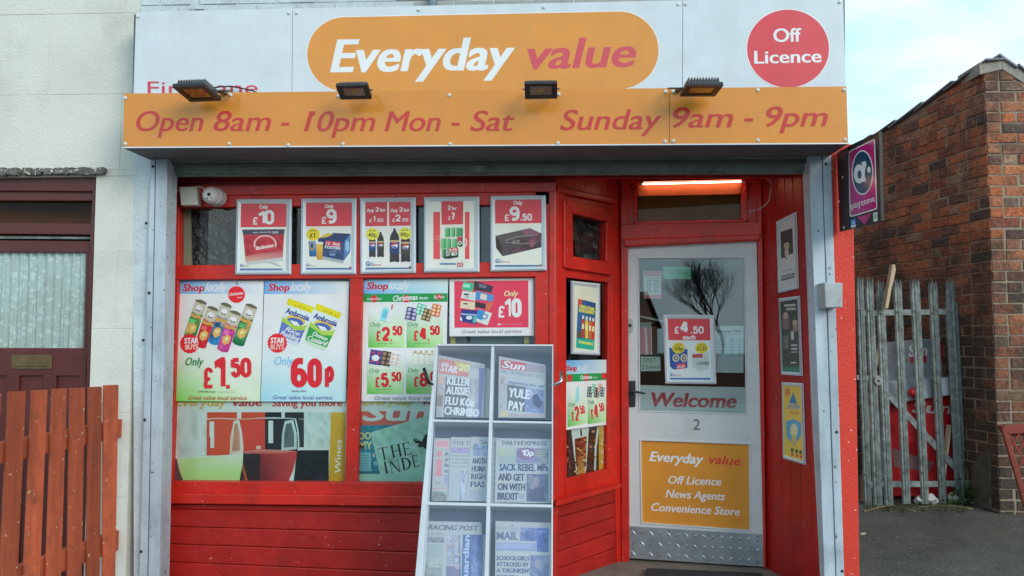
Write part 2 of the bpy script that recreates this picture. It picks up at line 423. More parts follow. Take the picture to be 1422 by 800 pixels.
# ------------------------------------------------------------ mesh builder
class MB:
    def __init__(s):
        s.v, s.f, s.m, s.c, s.mats = [], [], [], [], []
    def mi(s, m):
        if m not in s.mats:
            s.mats.append(m)
        return s.mats.index(m)
    def face(s, idx, m, col=None):
        s.f.append(tuple(idx)); s.m.append(s.mi(m)); s.c.append(col)
    def poly(s, pts, m, col=None):
        b = len(s.v)
        s.v += [Vector(p) for p in pts]
        s.face(range(b, b + len(pts)), m, col)
    def prism(s, front, back, m, col=None, cap_back=True):
        b = len(s.v); k = len(front)
        s.v += [Vector(p) for p in front] + [Vector(p) for p in back]
        s.face(range(b, b + k), m, col)
        if cap_back:
            s.face([b + k + i for i in reversed(range(k))], m, col)
        for i in range(k):
            j = (i + 1) % k
            s.face((b + i, b + k + i, b + k + j, b + j), m, col)
    def box(s, x0, x1, y0, y1, z0, z1, m, col=None):
        s.prism([(x0, y0, z0), (x1, y0, z0), (x1, y0, z1), (x0, y0, z1)], [(x0, y1, z0), (x1, y1, z0), (x1, y1, z1), (x0, y1, z1)], m, col)
    def obox(s, c, ax, ay, az, m, col=None):
        c = Vector(c)
        f = [c - ax - ay - az, c + ax - ay - az, c + ax - ay + az, c - ax - ay + az]
        s.prism(f, [p + ay * 2 for p in f], m, col)
    def beam(s, a, b, w, t, m, up=Vector((0, 0, 1)), col=None):
        a, b = Vector(a), Vector(b); d = (b - a).normalized()
        sx = d.cross(up)
        if sx.length < 1e-4: sx = Vector((1, 0, 0))
        sx.normalize(); sy = sx.cross(d).normalized()
        f = [a - sx * w / 2 - sy * t / 2, a + sx * w / 2 - sy * t / 2, a + sx * w / 2 + sy * t / 2, a - sx * w / 2 + sy * t / 2]
        s.prism(f, [p + (b - a) for p in f], m, col)
    def tube(s, pts, r, m, n=8, col=None, cap=True):
        pts = [Vector(p) for p in pts]
        rs = r if isinstance(r, (list, tuple)) else [r] * len(pts)
        rings = []
        for i, p in enumerate(pts):
            d = (pts[min(i + 1, len(pts) - 1)] - pts[max(i - 1, 0)]).normalized()
            u = d.cross(Vector((0, 0, 1)))
            if u.length < 0.05: u = d.cross(Vector((1, 0, 0)))
            u.normalize(); w = d.cross(u)
            b = len(s.v)
            for k in range(n):
                a = 2 * math.pi * k / n
                s.v.append(p + (u * math.cos(a) + w * math.sin(a)) * rs[i])
            rings.append(b)
        for i in range(len(rings) - 1):
            for k in range(n):
                s.face((rings[i] + k, rings[i] + (k + 1) % n, rings[i + 1] + (k + 1) % n, rings[i + 1] + k), m, col)
        if cap:
            s.face([rings[0] + k for k in reversed(range(n))], m, col)
            s.face([rings[-1] + k for k in range(n)], m, col)
    def dome(s, c, nrm, r, m, n=10, rings=4, flat=1.0, col=None):
        c = Vector(c); nrm = Vector(nrm).normalized()
        u = nrm.cross(Vector((0, 0, 1)))
        if u.length < 0.05: u = nrm.cross(Vector((1, 0, 0)))
        u.normalize(); w = nrm.cross(u); prev = None
        for j in range(rings):
            a = math.pi / 2 * j / rings
            b = len(s.v)
            for k in range(n):
                t = 2 * math.pi * k / n
                s.v.append(c + (u * math.cos(t) + w * math.sin(t)) * r * math.cos(a) + nrm * r * math.sin(a) * flat)
            if prev is not None:
                for k in range(n):
                    s.face((prev + k, prev + (k + 1) % n, b + (k + 1) % n, b + k), m, col)
            prev = b
        s.v.append(c + nrm * r * flat)
        t = len(s.v) - 1
        for k in range(n):
            s.face((prev + k, prev + (k + 1) % n, t), m, col)
    def build(s, name, parent=None, label=None, cat=None, group=None, kind=None, bevel=0, smooth=False, recalc=True, seg=2):
        me = bpy.data.meshes.new(name)
        org = WORG.get(parent, Vector((0, 0, 0))) if parent else None
        if parent is None:
            xs = [p.x for p in s.v]; ys = [p.y for p in s.v]; zs = [p.z for p in s.v]
            org = Vector(((min(xs) + max(xs)) / 2, (min(ys) + max(ys)) / 2, min(zs))) if kind != 'structure' else Vector((0, 0, 0))
        me.from_pydata([p - org for p in s.v], [], s.f)
        for m in s.mats:
            me.materials.append(m)
        me.polygons.foreach_set('material_index', s.m)
        if any(c is not None for c in s.c):
            at = me.color_attributes.new('Col', 'FLOAT_COLOR', 'CORNER')
            data = []
            for fc, c in zip(s.f, s.c):
                if c is None: c = (0.7, 0.7, 0.7, 1)
                if isinstance(c[0], (tuple, list)):
                    for q in c: data += list(q)
                else:
                    data += list(c) * len(fc)
            at.data.foreach_set('color', data)
        if recalc:
            bm = bmesh.new(); bm.from_mesh(me)
            bmesh.ops.recalc_face_normals(bm, faces=bm.faces)
            bm.to_mesh(me); bm.free()
        if smooth:
            me.polygons.foreach_set('use_smooth', [True] * len(me.polygons))
        me.update()
        o = bpy.data.objects.new(name, me)
        COL.objects.link(o)
        if parent:
            o.parent = parent
            WORG[o] = WORG[parent]
        else:
            o.location = org
            WORG[o] = org
        if label: o['label'] = label
        if cat: o['category'] = cat
        if group: o['group'] = group
        if kind: o['kind'] = kind
        if bevel:
            bv = o.modifiers.new('bevel', 'BEVEL')
            bv.width = bevel; bv.segments = seg; bv.limit_method = 'ANGLE'; bv.angle_limit = R(40)
        return o

WORG = {}
def thing(name, label, cat, loc, group=None):
    o = bpy.data.objects.new(name, None)
    o.empty_display_size = 0.1
    COL.objects.link(o)
    o.location = loc
    WORG[o] = Vector(loc)
    o['label'] = label; o['category'] = cat
    if group: o['group'] = group
    return o

def slab(mb, pl, quad, f, b, m, col=None):
    """prism whose front face covers the pixel polygon at offset f from the plane; b = back offset"""
    fr = [pl.at(x, y, f) for x, y in quad]
    mb.prism(fr, [p + pl.n * (b - f) for p in fr], m, col)
def one(name, pl, quad, f, b, m, parent=None, **kw):
    mb = MB(); slab(mb, pl, quad, f, b, m); return mb.build(name, parent, **kw)
def lerp2(a, b, t):
    return (a[0] + (b[0] - a[0]) * t, a[1] + (b[1] - a[1]) * t)
def ring_bars(mb, pl, outer, inner, f, b, m):
    for i in range(4):
        j = (i + 1) % 4
        slab(mb, pl, [outer[i], outer[j], inner[j], inner[i]], f, b, m)
def rect(x0, y0, x1, y1):
    return [(x0, y0), (x1, y0), (x1, y1), (x0, y1)]

# ------------------------------------------------------------ lettering and flat print
GLY = {}
def glyphs(s, shear, bold, space, res):
    k = (s, shear, bold, space, res)
    if k not in GLY:
        c = bpy.data.curves.new('lettering', 'FONT')
        c.body = s; c.size = 1; c.shear = shear; c.offset = bold; c.resolution_u = res; c.space_character = space
        o = bpy.data.objects.new('lettering', c)
        me = o.to_mesh()
        vs = [(v.co.x, v.co.y) for v in me.vertices]
        fs = [tuple(p.vertices) for p in me.polygons]
        GLY[k] = (vs, fs)
        o.to_mesh_clear()
        bpy.data.objects.remove(o)
        bpy.data.curves.remove(c)
    return GLY[k]

class Print:
    """flat print laid on a plane; coordinates are pixels of a zoomed crop (bx, by, scale) of the photograph"""
    K = 1.42
    STEP = 0.00004
    def __init__(s, pl, off, crop=(0, 0, 1), mat=None, gain=None):
        s.pl, s.off, s.crop, s.mat = pl, off, crop, mat or INK
        s.k = gain or Print.K
        s.parts = {}; s.cur = None
        s.part('print')
    def part(s, n, new=False):
        if n not in s.parts: s.parts[n] = [MB()]
        elif new: s.parts[n].append(MB())
        s.cur = s.parts[n][-1]
        s.pname = n
        return s
    def xy(s, x, y):
        bx, by, q = s.crop
        return (bx + x / q, by + y / q)
    def pt(s, x, y):
        X, Y = s.xy(x, y)
        return s.pl.at(X, Y, s.off)
    def col(s, c):
        return hexc(c, s.k) if isinstance(c, str) else c
    def up(s, k=1):
        s.off += s.STEP * k
    def poly(s, pts, c):
        s.up()
        if isinstance(c, list): c = [s.col(q) for q in c]
        else: c = s.col(c)
        s.cur.poly([s.pt(x, y) for x, y in pts], s.mat, c)
        return s
    def rect(s, x0, y0, x1, y1, c, c2=None, c3=None):
        s.poly([(x0, y0), (x1, y0), (x1, y1), (x0, y1)], [c, c, c2, c3 or c2] if c2 else c)
        return s
    def ell(s, cx, cy, rx, ry, c, n=28, rot=0):
        pts = []
        for i in range(n):
            a = 2 * math.pi * i / n
            x, y = rx * math.cos(a), ry * math.sin(a)
            pts.append((cx + x * math.cos(rot) - y * math.sin(rot), cy + x * math.sin(rot) + y * math.cos(rot)))
        return s.poly(pts, c)
    def star(s, cx, cy, r, c, n=18, q=.9, sy=1.0):
        return s.poly([(cx + (r if i % 2 else r * q) * math.cos(math.pi * i / n), cy + (r if i % 2 else r * q) * sy * math.sin(math.pi * i / n)) for i in range(2 * n)], c)
    def line(s, pts, w, c):
        for (x0, y0), (x1, y1) in zip(pts, pts[1:]):
            L = math.hypot(x1 - x0, y1 - y0) or 1
            nx, ny = -(y1 - y0) / L * w / 2, (x1 - x0) / L * w / 2
            s.poly([(x0 + nx, y0 + ny), (x1 + nx, y1 + ny), (x1 - nx, y1 - ny), (x0 - nx, y0 - ny)], c)
        return s
    def text(s, t, x0, y0, x1, y1, cap, c, shear=0.0, bold=0.0, space=1.0, res=2, over=0.0, rows=False, lean=0.0, clipy=None):
        """baseline runs from (x0,y0) to (x1,y1); cap = capital height in crop pixels; over = overprint shift that thickens strokes"""
        if s.pname == 'lettering' and s.cur.f: s.part('lettering', True)
        if over >= 1.5 and all(ch in '0123456789\u00a3.p% ' for ch in t):
            return s.num(t, x0, y0, x1, y1, cap, c)
        bold = min(bold, 0.016); over = min(over, cap * .035)
        vs, fs = glyphs(t, shear, bold, space, res)
        if not vs: return s
        ax, bx = min(v[0] for v in vs), max(v[0] for v in vs)
        L = math.hypot(x1 - x0, y1 - y0)
        ux, uy = (x1 - x0) / L, (y1 - y0) / L
        vx, vy = uy + lean * ux, -ux + lean * uy
        k = L / (bx - ax); h = cap / 0.69
        col = s.col(c)
        shifts = [0.0] if not over else [-over, 0.0, over]
        for sh in shifts:
            s.up()
            b = len(s.cur.v)
            for (gx, gy) in vs:
                X = x0 + ux * ((gx - ax) * k + sh) + vx * gy * h
                Y = y0 + uy * ((gx - ax) * k + sh) + vy * gy * h
                if clipy is not None: Y = min(Y, clipy)
                s.cur.v.append(s.pt(X, Y))
            for f in fs:
                s.cur.face([b + i for i in f], s.mat, col)
        return s
    def num(s, t, x0, y0, x1, y1, cap, c):
        """condensed bold price numerals drawn as strokes"""
        A = lambda cx, cy, rx, ry, a0, a1, n=9: [(cx + rx * math.cos(R(a0 + (a1 - a0) * i / n)), cy + ry * math.sin(R(a0 + (a1 - a0) * i / n))) for i in range(n + 1)]
        G = {
            '0': (1, [A(.5, .74, .5, .26, 180, 0) + A(.5, .26, .5, .26, 0, -180) + [(0, .74)]]),
            '1': (.62, [[(.85, 0), (.85, 1)], [(.85, .98), (.55, .80), (.05, .74)]]),
            '2': (1, [A(.5, .72, .5, .28, 180, 0) + [(.98, .55), (.0, .0)], [(-.03, 0), (1.05, 0)]]),
            '3': (1, [A(.5, .74, .48, .26, 170, -60) + [(.5, .52)] + A(.5, .26, .5, .26, 75, -180)]),
            '4': (1.1, [[(.62, 1), (.0, .30)], [(-.04, .30), (1.08, .30)], [(.74, .96), (.74, 0)]]),
            '5': (1, [[(.95, 1), (.10, 1)], [(.10, 1.03), (.06, .52)], A(.5, .33, .5, .33, 140, -165)]),
            '6': (1, [[(.88, .98)] + A(.5, .62, .5, .37, 90, 180, 6) + [(0, .27)], A(.5, .28, .5, .28, 180, 540, 18)]),
            '7': (1, [[(0, 1), (1, 1)], [(.95, 1.03), (.35, 0)]]),
            '8': (1, [A(.5, .75, .42, .25, 270, -90, 16), A(.5, .26, .5, .26, 90, 450, 16)]),
            '9': (1, [[(.12, .02)] + A(.5, .38, .5, .37, -90, 0, 6) + [(1, .73)], A(.5, .72, .5, .28, 0, 360, 18)]),
            '\u00a3': (.95, [A(.58, .76, .36, .24, 10, 180) + [(.22, .3), (.1, 0)], [(.0, 0), (1, 0)], [(0, .44), (.75, .44)]]),
            'p': (.95, [[(0, -.3), (0, .66)], A(.48, .36, .46, .32, 180, -180, 16)]),
            '.': (.16, [[(.08, -.06), (.08, .13)]]),
            '%': (1.2, [A(.22, .78, .2, .2, 0, 360, 10), A(.85, .2, .2, .2, 0, 360, 10), [(.1, 0), (.95, 1)]]),
            ' ': (.4, []),
        }
        gap = .52 if len(t) > 1 else 0
        tot = sum(G[ch][0] for ch in t) + gap * (len(t) - 1)
        L = math.hypot(x1 - x0, y1 - y0); ux, uy = (x1 - x0) / L, (y1 - y0) / L; vx, vy = uy, -ux
        th = min(cap * .21, L / (tot + .55) * .66)
        if t == '\u00a3': th = min(th, cap * .17)
        k = (L - th) / tot; x = th / 2
        h = cap - th
        for ch in t:
            w, paths = G[ch]
            for p in paths:
                q = [(x0 + ux * (x + a * k) + vx * (b * h + th / 2), y0 + uy * (x + a * k) + vy * (b * h + th / 2)) for a, b in p]
                s.up()
                lf, rt_ = [], []
                for i in range(len(q)):
                    a = q[max(i - 1, 0)]; b = q[min(i + 1, len(q) - 1)]
                    if i in (0, len(q) - 1) and math.hypot(q[0][0] - q[-1][0], q[0][1] - q[-1][1]) < .01: a, b = q[-2], q[1]
                    d = math.hypot(b[0] - a[0], b[1] - a[1]) or 1
                    nx, ny = -(b[1] - a[1]) / d * th / 2, (b[0] - a[0]) / d * th / 2
                    if 0 < i < len(q) - 1:
                        d1 = (q[i][0] - q[i - 1][0], q[i][1] - q[i - 1][1]); l1 = math.hypot(*d1) or 1
                        cs = abs((nx * -d1[1] + ny * d1[0]) / l1 / (th / 2)); f = 1 / max(cs, .6); nx *= f; ny *= f
                    lf.append((q[i][0] + nx, q[i][1] + ny)); rt_.append((q[i][0] - nx, q[i][1] - ny))
                b0 = len(s.cur.v)
                s.cur.v += [s.pt(*pp) for pp in lf] + [s.pt(*pp) for pp in rt_]
                for i in range(len(q) - 1): s.cur.face((b0 + i, b0 + i + 1, b0 + len(q) + i + 1, b0 + len(q) + i), s.mat, s.col(c))
            x += (w + gap) * k
        return s
    def photo(s, q, pal, nx=8, ny=8, seed=1):
        """a printed photograph: a small grid of blended tones"""
        rnd = random.Random(seed); s.up()
        TL, TR, BR_, BL2 = q
        pal = [s.col(c) for c in pal]
        blobs = [(rnd.random(), rnd.random(), rnd.uniform(.12, .4), rnd.choice(pal)) for _ in range(9)]
        def tone(u, v):
            c = list(pal[0][:3]); 
            for bx_, by_, r_, k in blobs:
                w = max(0, 1 - ((u - bx_) ** 2 + (v - by_) ** 2) / r_ ** 2) * .85
                c = [a * (1 - w) + b * w for a, b in zip(c, k)]
            j = rnd.uniform(.72, 1.3)
            return tuple(min(a * j, .9) for a in c) + (1.0,)
        b = len(s.cur.v); cs = []
        for j in range(ny + 1):
            for i in range(nx + 1):
                u, v = i / nx, j / ny
                x = (TL[0] * (1 - u) + TR[0] * u) * (1 - v) + (BL2[0] * (1 - u) + BR_[0] * u) * v
                y = (TL[1] * (1 - u) + TR[1] * u) * (1 - v) + (BL2[1] * (1 - u) + BR_[1] * u) * v
                s.cur.v.append(s.pt(x, y)); cs.append(tone(u, v))
        for j in range(ny):
            for i in range(nx):
                a = j * (nx + 1) + i; f = (a, a + 1, a + nx + 2, a + nx + 1)
                s.cur.face([b + k for k in f], s.mat, [cs[k] for k in f])
        return s
    def done(s, parent):
        for n, ms_ in s.parts.items():
            for mb in ms_:
                if mb.f:
                    mb.build(n, parent, recalc=False)

# ============================================================ planes of the place
WIN = yplane(4.68)        # front face of the shop window frames
RAILP = yplane(4.42)      # front face of the roller shutter guides
WALLP = yplane(4.46)      # masonry face of the terrace
FAS = yplane(4.15)        # front face of the orange fascia box
SIGNP = yplane(4.27)      # white sign board above it
A = WIN.at(772, 500)      # corner of the bay
B = camx(860, 5.13)       # where the bay side meets the door frame
SIDE = Plane((A.x, A.y, 1), ((B - A).y, -(B - A).x, 0))
DR = camx(1060, 4.95); DL = camx(872, 4.95 + 0.82 * math.sin(R(12.5)))
dv = (DR - DL); dv.z = 0
DOOR = Plane((DR.x, DR.y, 1), (dv.y, -dv.x, 0))
RB = camx(1062, 4.93); RF = camx(1134, 4.40)
rv = RF - RB
RWALL = Plane((RB.x, RB.y, 1), (rv.y, -rv.x, 0))

# ============================================================ ground
g = MB()
def grid_sheet(mb, x0, x1, y0, y1, nx, ny, zf, m):
    b = len(mb.v)
    for j in range(ny + 1):
        for i in range(nx + 1):
            x = x0 + (x1 - x0) * i / nx; y = y0 + (y1 - y0) * j / ny
            mb.v.append(Vector((x, y, zf(x, y))))
    for j in range(ny):
        for i in range(nx):
            a = b + j * (nx + 1) + i
            mb.face((a, a + 1, a + nx + 2, a + nx + 1), m)
g.box(-60, 60, -60, 60, -0.35, -0.16, TARMAC)
g.build('ground', kind='structure')
g = MB(); g.box(-30, 30, 2.2, 4.40, -0.15, 0.0, PAVING); g.build('pavement', kind='structure', bevel=0.01)
g = MB(); g.box(-30, 30, 2.06, 2.196, -0.15, -0.002, CEMENT); g.build('kerb', kind='structure', bevel=0.01)
def yard_z(x, y):
    t = min(max((y - 4.3) / 1.6, 0), 1)
    return 0.02 + 0.225 * t + 0.006 * math.sin(7 * x + 3 * y) + 0.004 * math.sin(17 * x - 9 * y)
g = MB(); grid_sheet(g, 1.60, 9.0, 3.6, 9.5, 90, 70, yard_z, TARMAC)
g.build('yard_ground', kind='structure', recalc=False, smooth=True)
g = MB(); g.box(-30, 30, -8.6, -6.6, -0.15, -0.0, PAVING); g.build('far_pavement', kind='structure')

# ============================================================ the shop building
shop = thing('shop_building', 'corner shop with red painted timber shopfront, white door and roller shutter guides', 'shop', (-0.2, 4.7, 0))
XL = WALLP.at(186, 400).x          # party line with the house next door
XR = WALLP.at(1187, 400).x         # outer corner of the shop
print('party', XL, 'corner', XR)
mb = MB()                           # masonry above the opening and shell behind
zt = 4.6
zs = WALLP.at(600, 205).z
mb.box(XL, XR - .045, 4.46, 4.62, zs + 0.02, 2.98, WWALL)
mb.build('wall', shop)
# painted brickwork visible above the sign, course by course
random.seed(3)
bw = MB()
xw = WALLP.at(597, 8).x; zc = 2.985
course = 0
while zc < 4.4:
    x = XL - (0.11 if course % 2 else 0)
    while x < XR - .06:
        x1 = min(x + 0.215, XR - .035)
        if x1 > XL + .01:
            o = MB(); yy = 4.452 + random.uniform(-.002, .002)
            o.box(max(x, XL), x1, yy, 4.56, zc, zc + 0.065, WWALL if x1 < xw else GREYBRICK)
            bw.v, bw.f, bw.m, bw.c = bw.v, bw.f, bw.m, bw.c
            b = len(bw.v); bw.v += o.v
            for f, mm in zip(o.f, o.m):
                bw.face([b + q for q in f], o.mats[mm])
        x = x1 + 0.010
    zc += 0.075; course += 1
mb = MB(); mb.box(XL, XR - .037, 4.458, 4.62, 2.98, 4.4, WWALL); mb.build('upper_wall', shop)
bw.build('brickwork', shop, kind='stuff')
mb = MB(); mb.box(WALLP.at(598, 8).x, WALLP.at(607, 8).x, 4.40, 4.45, 2.99, 4.4, INTERB); mb.build('downpipe', shop, bevel=.012)
mb = MB()
p = WALLP.at(281, 10); mb.obox(p + Vector((-.01, -.03, -.06)), Vector((.022, 0, .0)), Vector((0, .012, 0)), Vector((-.02, 0, .06)), WWALL)
mb.box(p.x - .02, p.x + .03, 4.40, 4.452, p.z - .035, p.z - .012, WWALL)
mb.build('pipe_bracket', shop)
# masonry pier strips left and right of the opening
mb = MB(); slab(mb, WALLP, [(184.5, 205), (209, 205), (196, 860), (186, 860)], 0, -.2, WWALL); mb.build('left_pier', shop)
mb = MB(); slab(mb, WALLP, [(1150, 205), (1184, 200), (1186, 330), (1190, 560), (1195, 870), (1168, 870)], 0.0, -0.25, REDP)
mb.build('red_pier', shop, bevel=.004)
# rear and side walls of the shop (closes the interior)
mb = MB()
mb.box(XL - .02, XL + .06, 4.63, 8.5, 0, 4.4, INTER)
mb.box(XR - .22, XR, 4.70, 8.5, 0, 4.4, HOUSEB)
mb.box(XL, XR, 8.5, 8.7, 0, 4.4, INTER)
mb.box(XL - .02, XR, 4.64, 8.6, 4.4, 4.5, SLATE)
mb.build('rear_walls', shop)
mb = MB(); mb.box(XL + .07, XR - .23, 5.9, 8.49, 2.55, 2.6, INTER); mb.build('shop_ceiling', shop)
mb = MB(); mb.box(XL + .07, XR - .23, 5.75, 8.49, 0.02, 0.06, CONC); mb.build('shop_floor', shop)

# fascia box soffit and the shutter housing under it
mb = MB(); slab(mb, FAS, [(172, 204), (1177, 198.5), (1177, 200.4), (172, 206)], -0.006, -.30, DARKGREY)
mb.build('soffit_board', shop)
HOUS = yplane(4.47)
one('shutter_housing', HOUS, [(208, 213), (1160, 208), (1158, 226), (232, 229)], 0, -.16, DARKGREY, shop)
one('housing_lip', HOUS, [(232, 221.5), (1124, 215.5), (1124, 219.5), (232, 225.5)], 0.012, -.01, SHUT, shop, bevel=.003)
one('rolled_shutter_slat', HOUS, [(236, 225), (1122, 221), (1122, 236), (236, 240)], -0.03, -.06, SHUT, shop, bevel=.006)
one('shutter_bottom_bar', HOUS, [(236, 236), (1122, 232), (1122, 240.5), (236, 244.5)], -0.05, -.09, SHUT, shop, bevel=.004)
mb = MB(); slab(mb, HOUS, rect(655, 230, 677, 240), -0.027, -.032, STEEL); mb.build('shutter_lock_plate', shop)
# shutter guides
def guide(l0, l1, r0, r1, mid0, mid1, y0, y1, side):
    mb = MB()
    slab(mb, RAILP, [(l0, y0), (mid0 - .7, y0), (mid1 - .7, y1), (l1, y1)], 0, -.12, RAIL)
    slab(mb, RAILP, [(mid0 + .7, y0), (r0, y0), (r1, y1), (mid1 + .7, y1)], 0.004, -.12, RAIL)
    slab(mb, RAILP, [(mid0 - .8, y0), (mid0 + .8, y0), (mid1 + .8, y1), (mid1 - .8, y1)], -.01, -.10, DARKGREY)
    return mb.build('shutter_guide', shop, bevel=.003)
g1 = guide(209, 192, 232.8, 220, 216, 204, 214, 850, 0)
g2 = guide(1123.5, 1147, 1154, 1174.5, 1141.5, 1163, 211, 860, 1)
for x, y in [(212, 231), (203, 310), (207, 406.5), (199, 472.5), (201, 583), (196, 766), (1147, 227.6), (1161.7, 600), (1169.5, 793)]:
    mb = MB(); mb.dome(RAILP.at(x, y, .003), (0, -1, 0), .009, BLACKM, n=8, rings=3, flat=.6); mb.build('guide_bolt', shop, smooth=True)

# ---- window frame of the front bay
H0 = [(232, 243), (775, 239), (775, 258), (232, 262)]
one('frame_header', WIN, [(234, 258), (772, 253), (772, 266), (234, 272)], 0.035, -.05, RED, shop, bevel=.004)
one('header_board', WIN, [(225, 236), (771, 233), (771, 262), (225, 264)], 0.0, -.04, REDB, shop)
one('header_board', WIN, [(771.5, 233), (1140, 231), (1140, 246), (771.5, 247)], 0.0, -.04, REDB, shop)
one('top_rail', WIN, [(246, 268), (772, 263), (772, 284), (246, 288)], 0.02, -.05, RED, shop, bevel=.004)
one('left_stile', WIN, [(236, 258), (249.3, 258), (247.6, 388), (236.5, 686), (224, 686), (232, 500)], 0.02, -.05, RED, shop, bevel=.004)
one('transom_rail', WIN, [(240, 368.5), (745, 363.5), (745, 384.5), (239, 388.5)], 0.026, -.05, RED, shop, bevel=.005)
one('mullion', WIN, [(487, 284), (504.5, 284), (504, 386), (496, 686), (478.3, 686), (486.2, 386)], 0.02, -.05, RED, shop, bevel=.005)
one('bottom_rail', WIN, [(236, 668.5), (775, 671.5), (775, 690), (226, 686.5)], 0.022, -.05, RED, shop, bevel=.004)
one('right_stile', WIN, [(743, 264), (763, 264), (763, 690), (743, 690)], 0.02, -.05, RED, shop, bevel=.004)
mb = MB()
Az = [SIDE.at(783, 264), ]
mb.prism([WIN.at(762, 262, .03), WIN.at(772, 262, .03), WIN.at(772, 860, .03), WIN.at(762, 860, .03)],
         [p + Vector((.02, .08, 0)) for p in [WIN.at(762, 262, .03), WIN.at(772, 262, .03), WIN.at(772, 860, .03), WIN.at(762, 860, .03)]], RED)
mb.build('corner_post', shop, bevel=.008)
one('corner_post_return', SIDE, [(773, 266), (785, 270), (785, 700), (772, 704)], 0.012, -.05, RED, shop, bevel=.006)
# sill and boards below
one('window_sill', WIN, [(225, 685.5), (771.5, 690.5), (771.5, 705.5), (225, 699.5)], 0.055, -.03, RED, shop, bevel=.006)
rowsL = [699, 706.5, 730.7, 754.6, 779.5, 804, 829, 854]
rowsR = [707, 716.5, 744.5, 773.5, 803, 832, 861, 890]
for i in range(len(rowsL) - 1):
    gap = 0.7
    mb = MB()
    q = [(223.5 - i * .6, rowsL[i] + gap), (771.5, rowsR[i] + gap), (771.5, rowsR[i + 1]), (223 - i * .6, rowsL[i + 1])]
    slab(mb, WIN, q, 0.0 if i else -.008, -.03, REDB)
    mb.build('board', shop, bevel=.005)
one('board_backing', WIN, [(222, 690), (771, 690), (771, 900), (215, 880)], -.025, -.045, REDB, shop)
# glazing of the front
def pane(pl, q, off, name='window_pane', m=None, parent=None):
    mb = MB(); slab(mb, pl, q, off, off - .004, m or GLASS); return mb.build(name, parent or shop)
pane(WIN, [(249, 284), (487, 284), (487, 369), (247, 369)], -.018)
pane(WIN, [(504, 284), (744, 284), (744, 369), (504, 369)], -.018)
pane(WIN, [(246, 386), (487, 386), (479, 670), (235, 670)], -.018)
pane(WIN, [(503, 386), (744, 386), (745, 673), (495, 670)], -.018)

# ---- angled side of the bay
so = [(783.9, 276), (852.6, 294), (851.4, 382.2), (783.9, 371.6)]
si = [(795.6, 296.3), (843, 307.5), (841.7, 363.3), (796.7, 355.9)]
mb = MB(); ring_bars(mb, SIDE, so, si, .03, -.03, RED); mb.build('side_casement', shop, bevel=.005)
pane(SIDE, si, -.005)
one('side_frieze', SIDE, [(772, 226), (868, 236), (868, 299), (772, 277)], 0.0, -.04, RED, shop)
one('side_moulding', SIDE, [(775, 258), (856, 275), (856, 284), (775, 268)], 0.022, -.0, RED, shop, bevel=.008)
one('side_stile', SIDE, [(785, 272), (784, 272), (785, 700), (787, 700)], 0.012, -.04, RED, shop)
lo = [(784, 371), (856, 381), (856, 676), (785, 692)]
li = [(786.5, 385.5), (844.6, 392.5), (843.3, 651.5), (787, 664.5)]
mb = MB(); ring_bars(mb, SIDE, lo, li, .0, -.05, RED); mb.build('side_window_frame', shop, bevel=.004)
pane(SIDE, li, -.022)
one('side_post', SIDE, [(846, 292), (873, 297), (873.5, 783), (857, 785)], 0.004, -.06, RED, shop, bevel=.006)
mb = MB()
f = [SIDE.at(771, 690, .0), SIDE.at(860, 668.5, .0), SIDE.at(860, 674.5, .0), SIDE.at(771, 697, .0)]
w = [SIDE.at(771.5, 697.5, .055), SIDE.at(863, 671.8, .055), SIDE.at(863, 677.6, .055), SIDE.at(771.5, 704.6, .055)]
mb.prism(w, f, RED); mb.build('side_sill', shop, bevel=.006)
sl = [704, 719.5, 743.8, 767, 790.5, 815, 840]
sr = [677, 696, 716.8, 737.3, 759.5, 782.5, 803]
for i in range(len(sl) - 1):
    one('board', SIDE, [(771.5, sl[i] + .9), (857, sr[i] + .9), (857, sr[i + 1]), (772, sl[i + 1])], -.004, -.03, REDB, shop, bevel=.005)
one('board_backing', SIDE, [(771, 690), (858, 668), (858, 800), (771, 860)], -.022, -.04, REDB, shop)

# ---- doorway: frame, transom light, door
one('door_head', DOOR, [(862, 311), (1058, 307), (1058, 328), (862, 333)], 0.03, -.06, RED, shop, bevel=.006)
one('door_head_drip', DOOR, [(866, 331.5), (1056, 325), (1056, 333.5), (866, 342.5)], 0.05, -.03, RED, shop, bevel=.008)
mb = MB(); ring_bars(mb, DOOR, [(868, 246), (1051, 242), (1051, 311), (868, 316)], [(884.4, 271), (1029, 268.5), (1029, 304.5), (885, 308)], .02, -.04, RED)
mb.build('transom_frame', shop, bevel=.005)
mb = MB(); ring_bars(mb, DOOR, [(881, 254), (1038, 251), (1038, 308), (881, 312)], [(884.4, 271), (1029, 268.5), (1029, 304.5), (885, 308)], .034, .018, RED)
mb.build('transom_bead', shop, bevel=.004)
pane(DOOR, [(883, 269), (1031, 267), (1031, 306), (883, 310)], -.01, m=GLASST)
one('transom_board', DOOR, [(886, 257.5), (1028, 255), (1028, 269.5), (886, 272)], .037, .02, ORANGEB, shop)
mb = MB(); slab(mb, DOOR, [(872, 255), (1046, 252), (1046, 320), (872, 322)], -.05, -.07, DUSTY); mb.build('lobby_back_board', shop)
one('door_jamb', DOOR, [(862, 240), (871, 240), (874, 786), (863, 787)], 0.025, -.08, RED, shop, bevel=.004)
one('door_jamb', DOOR, [(1050, 240), (1058, 240), (1064, 790), (1061, 790)], 0.025, -.08, RED, shop, bevel=.004)
one('lobby_head', DOOR, [(858, 235), (1062, 232), (1062, 251), (858, 253)], 0.0, -.03, REDB, shop)
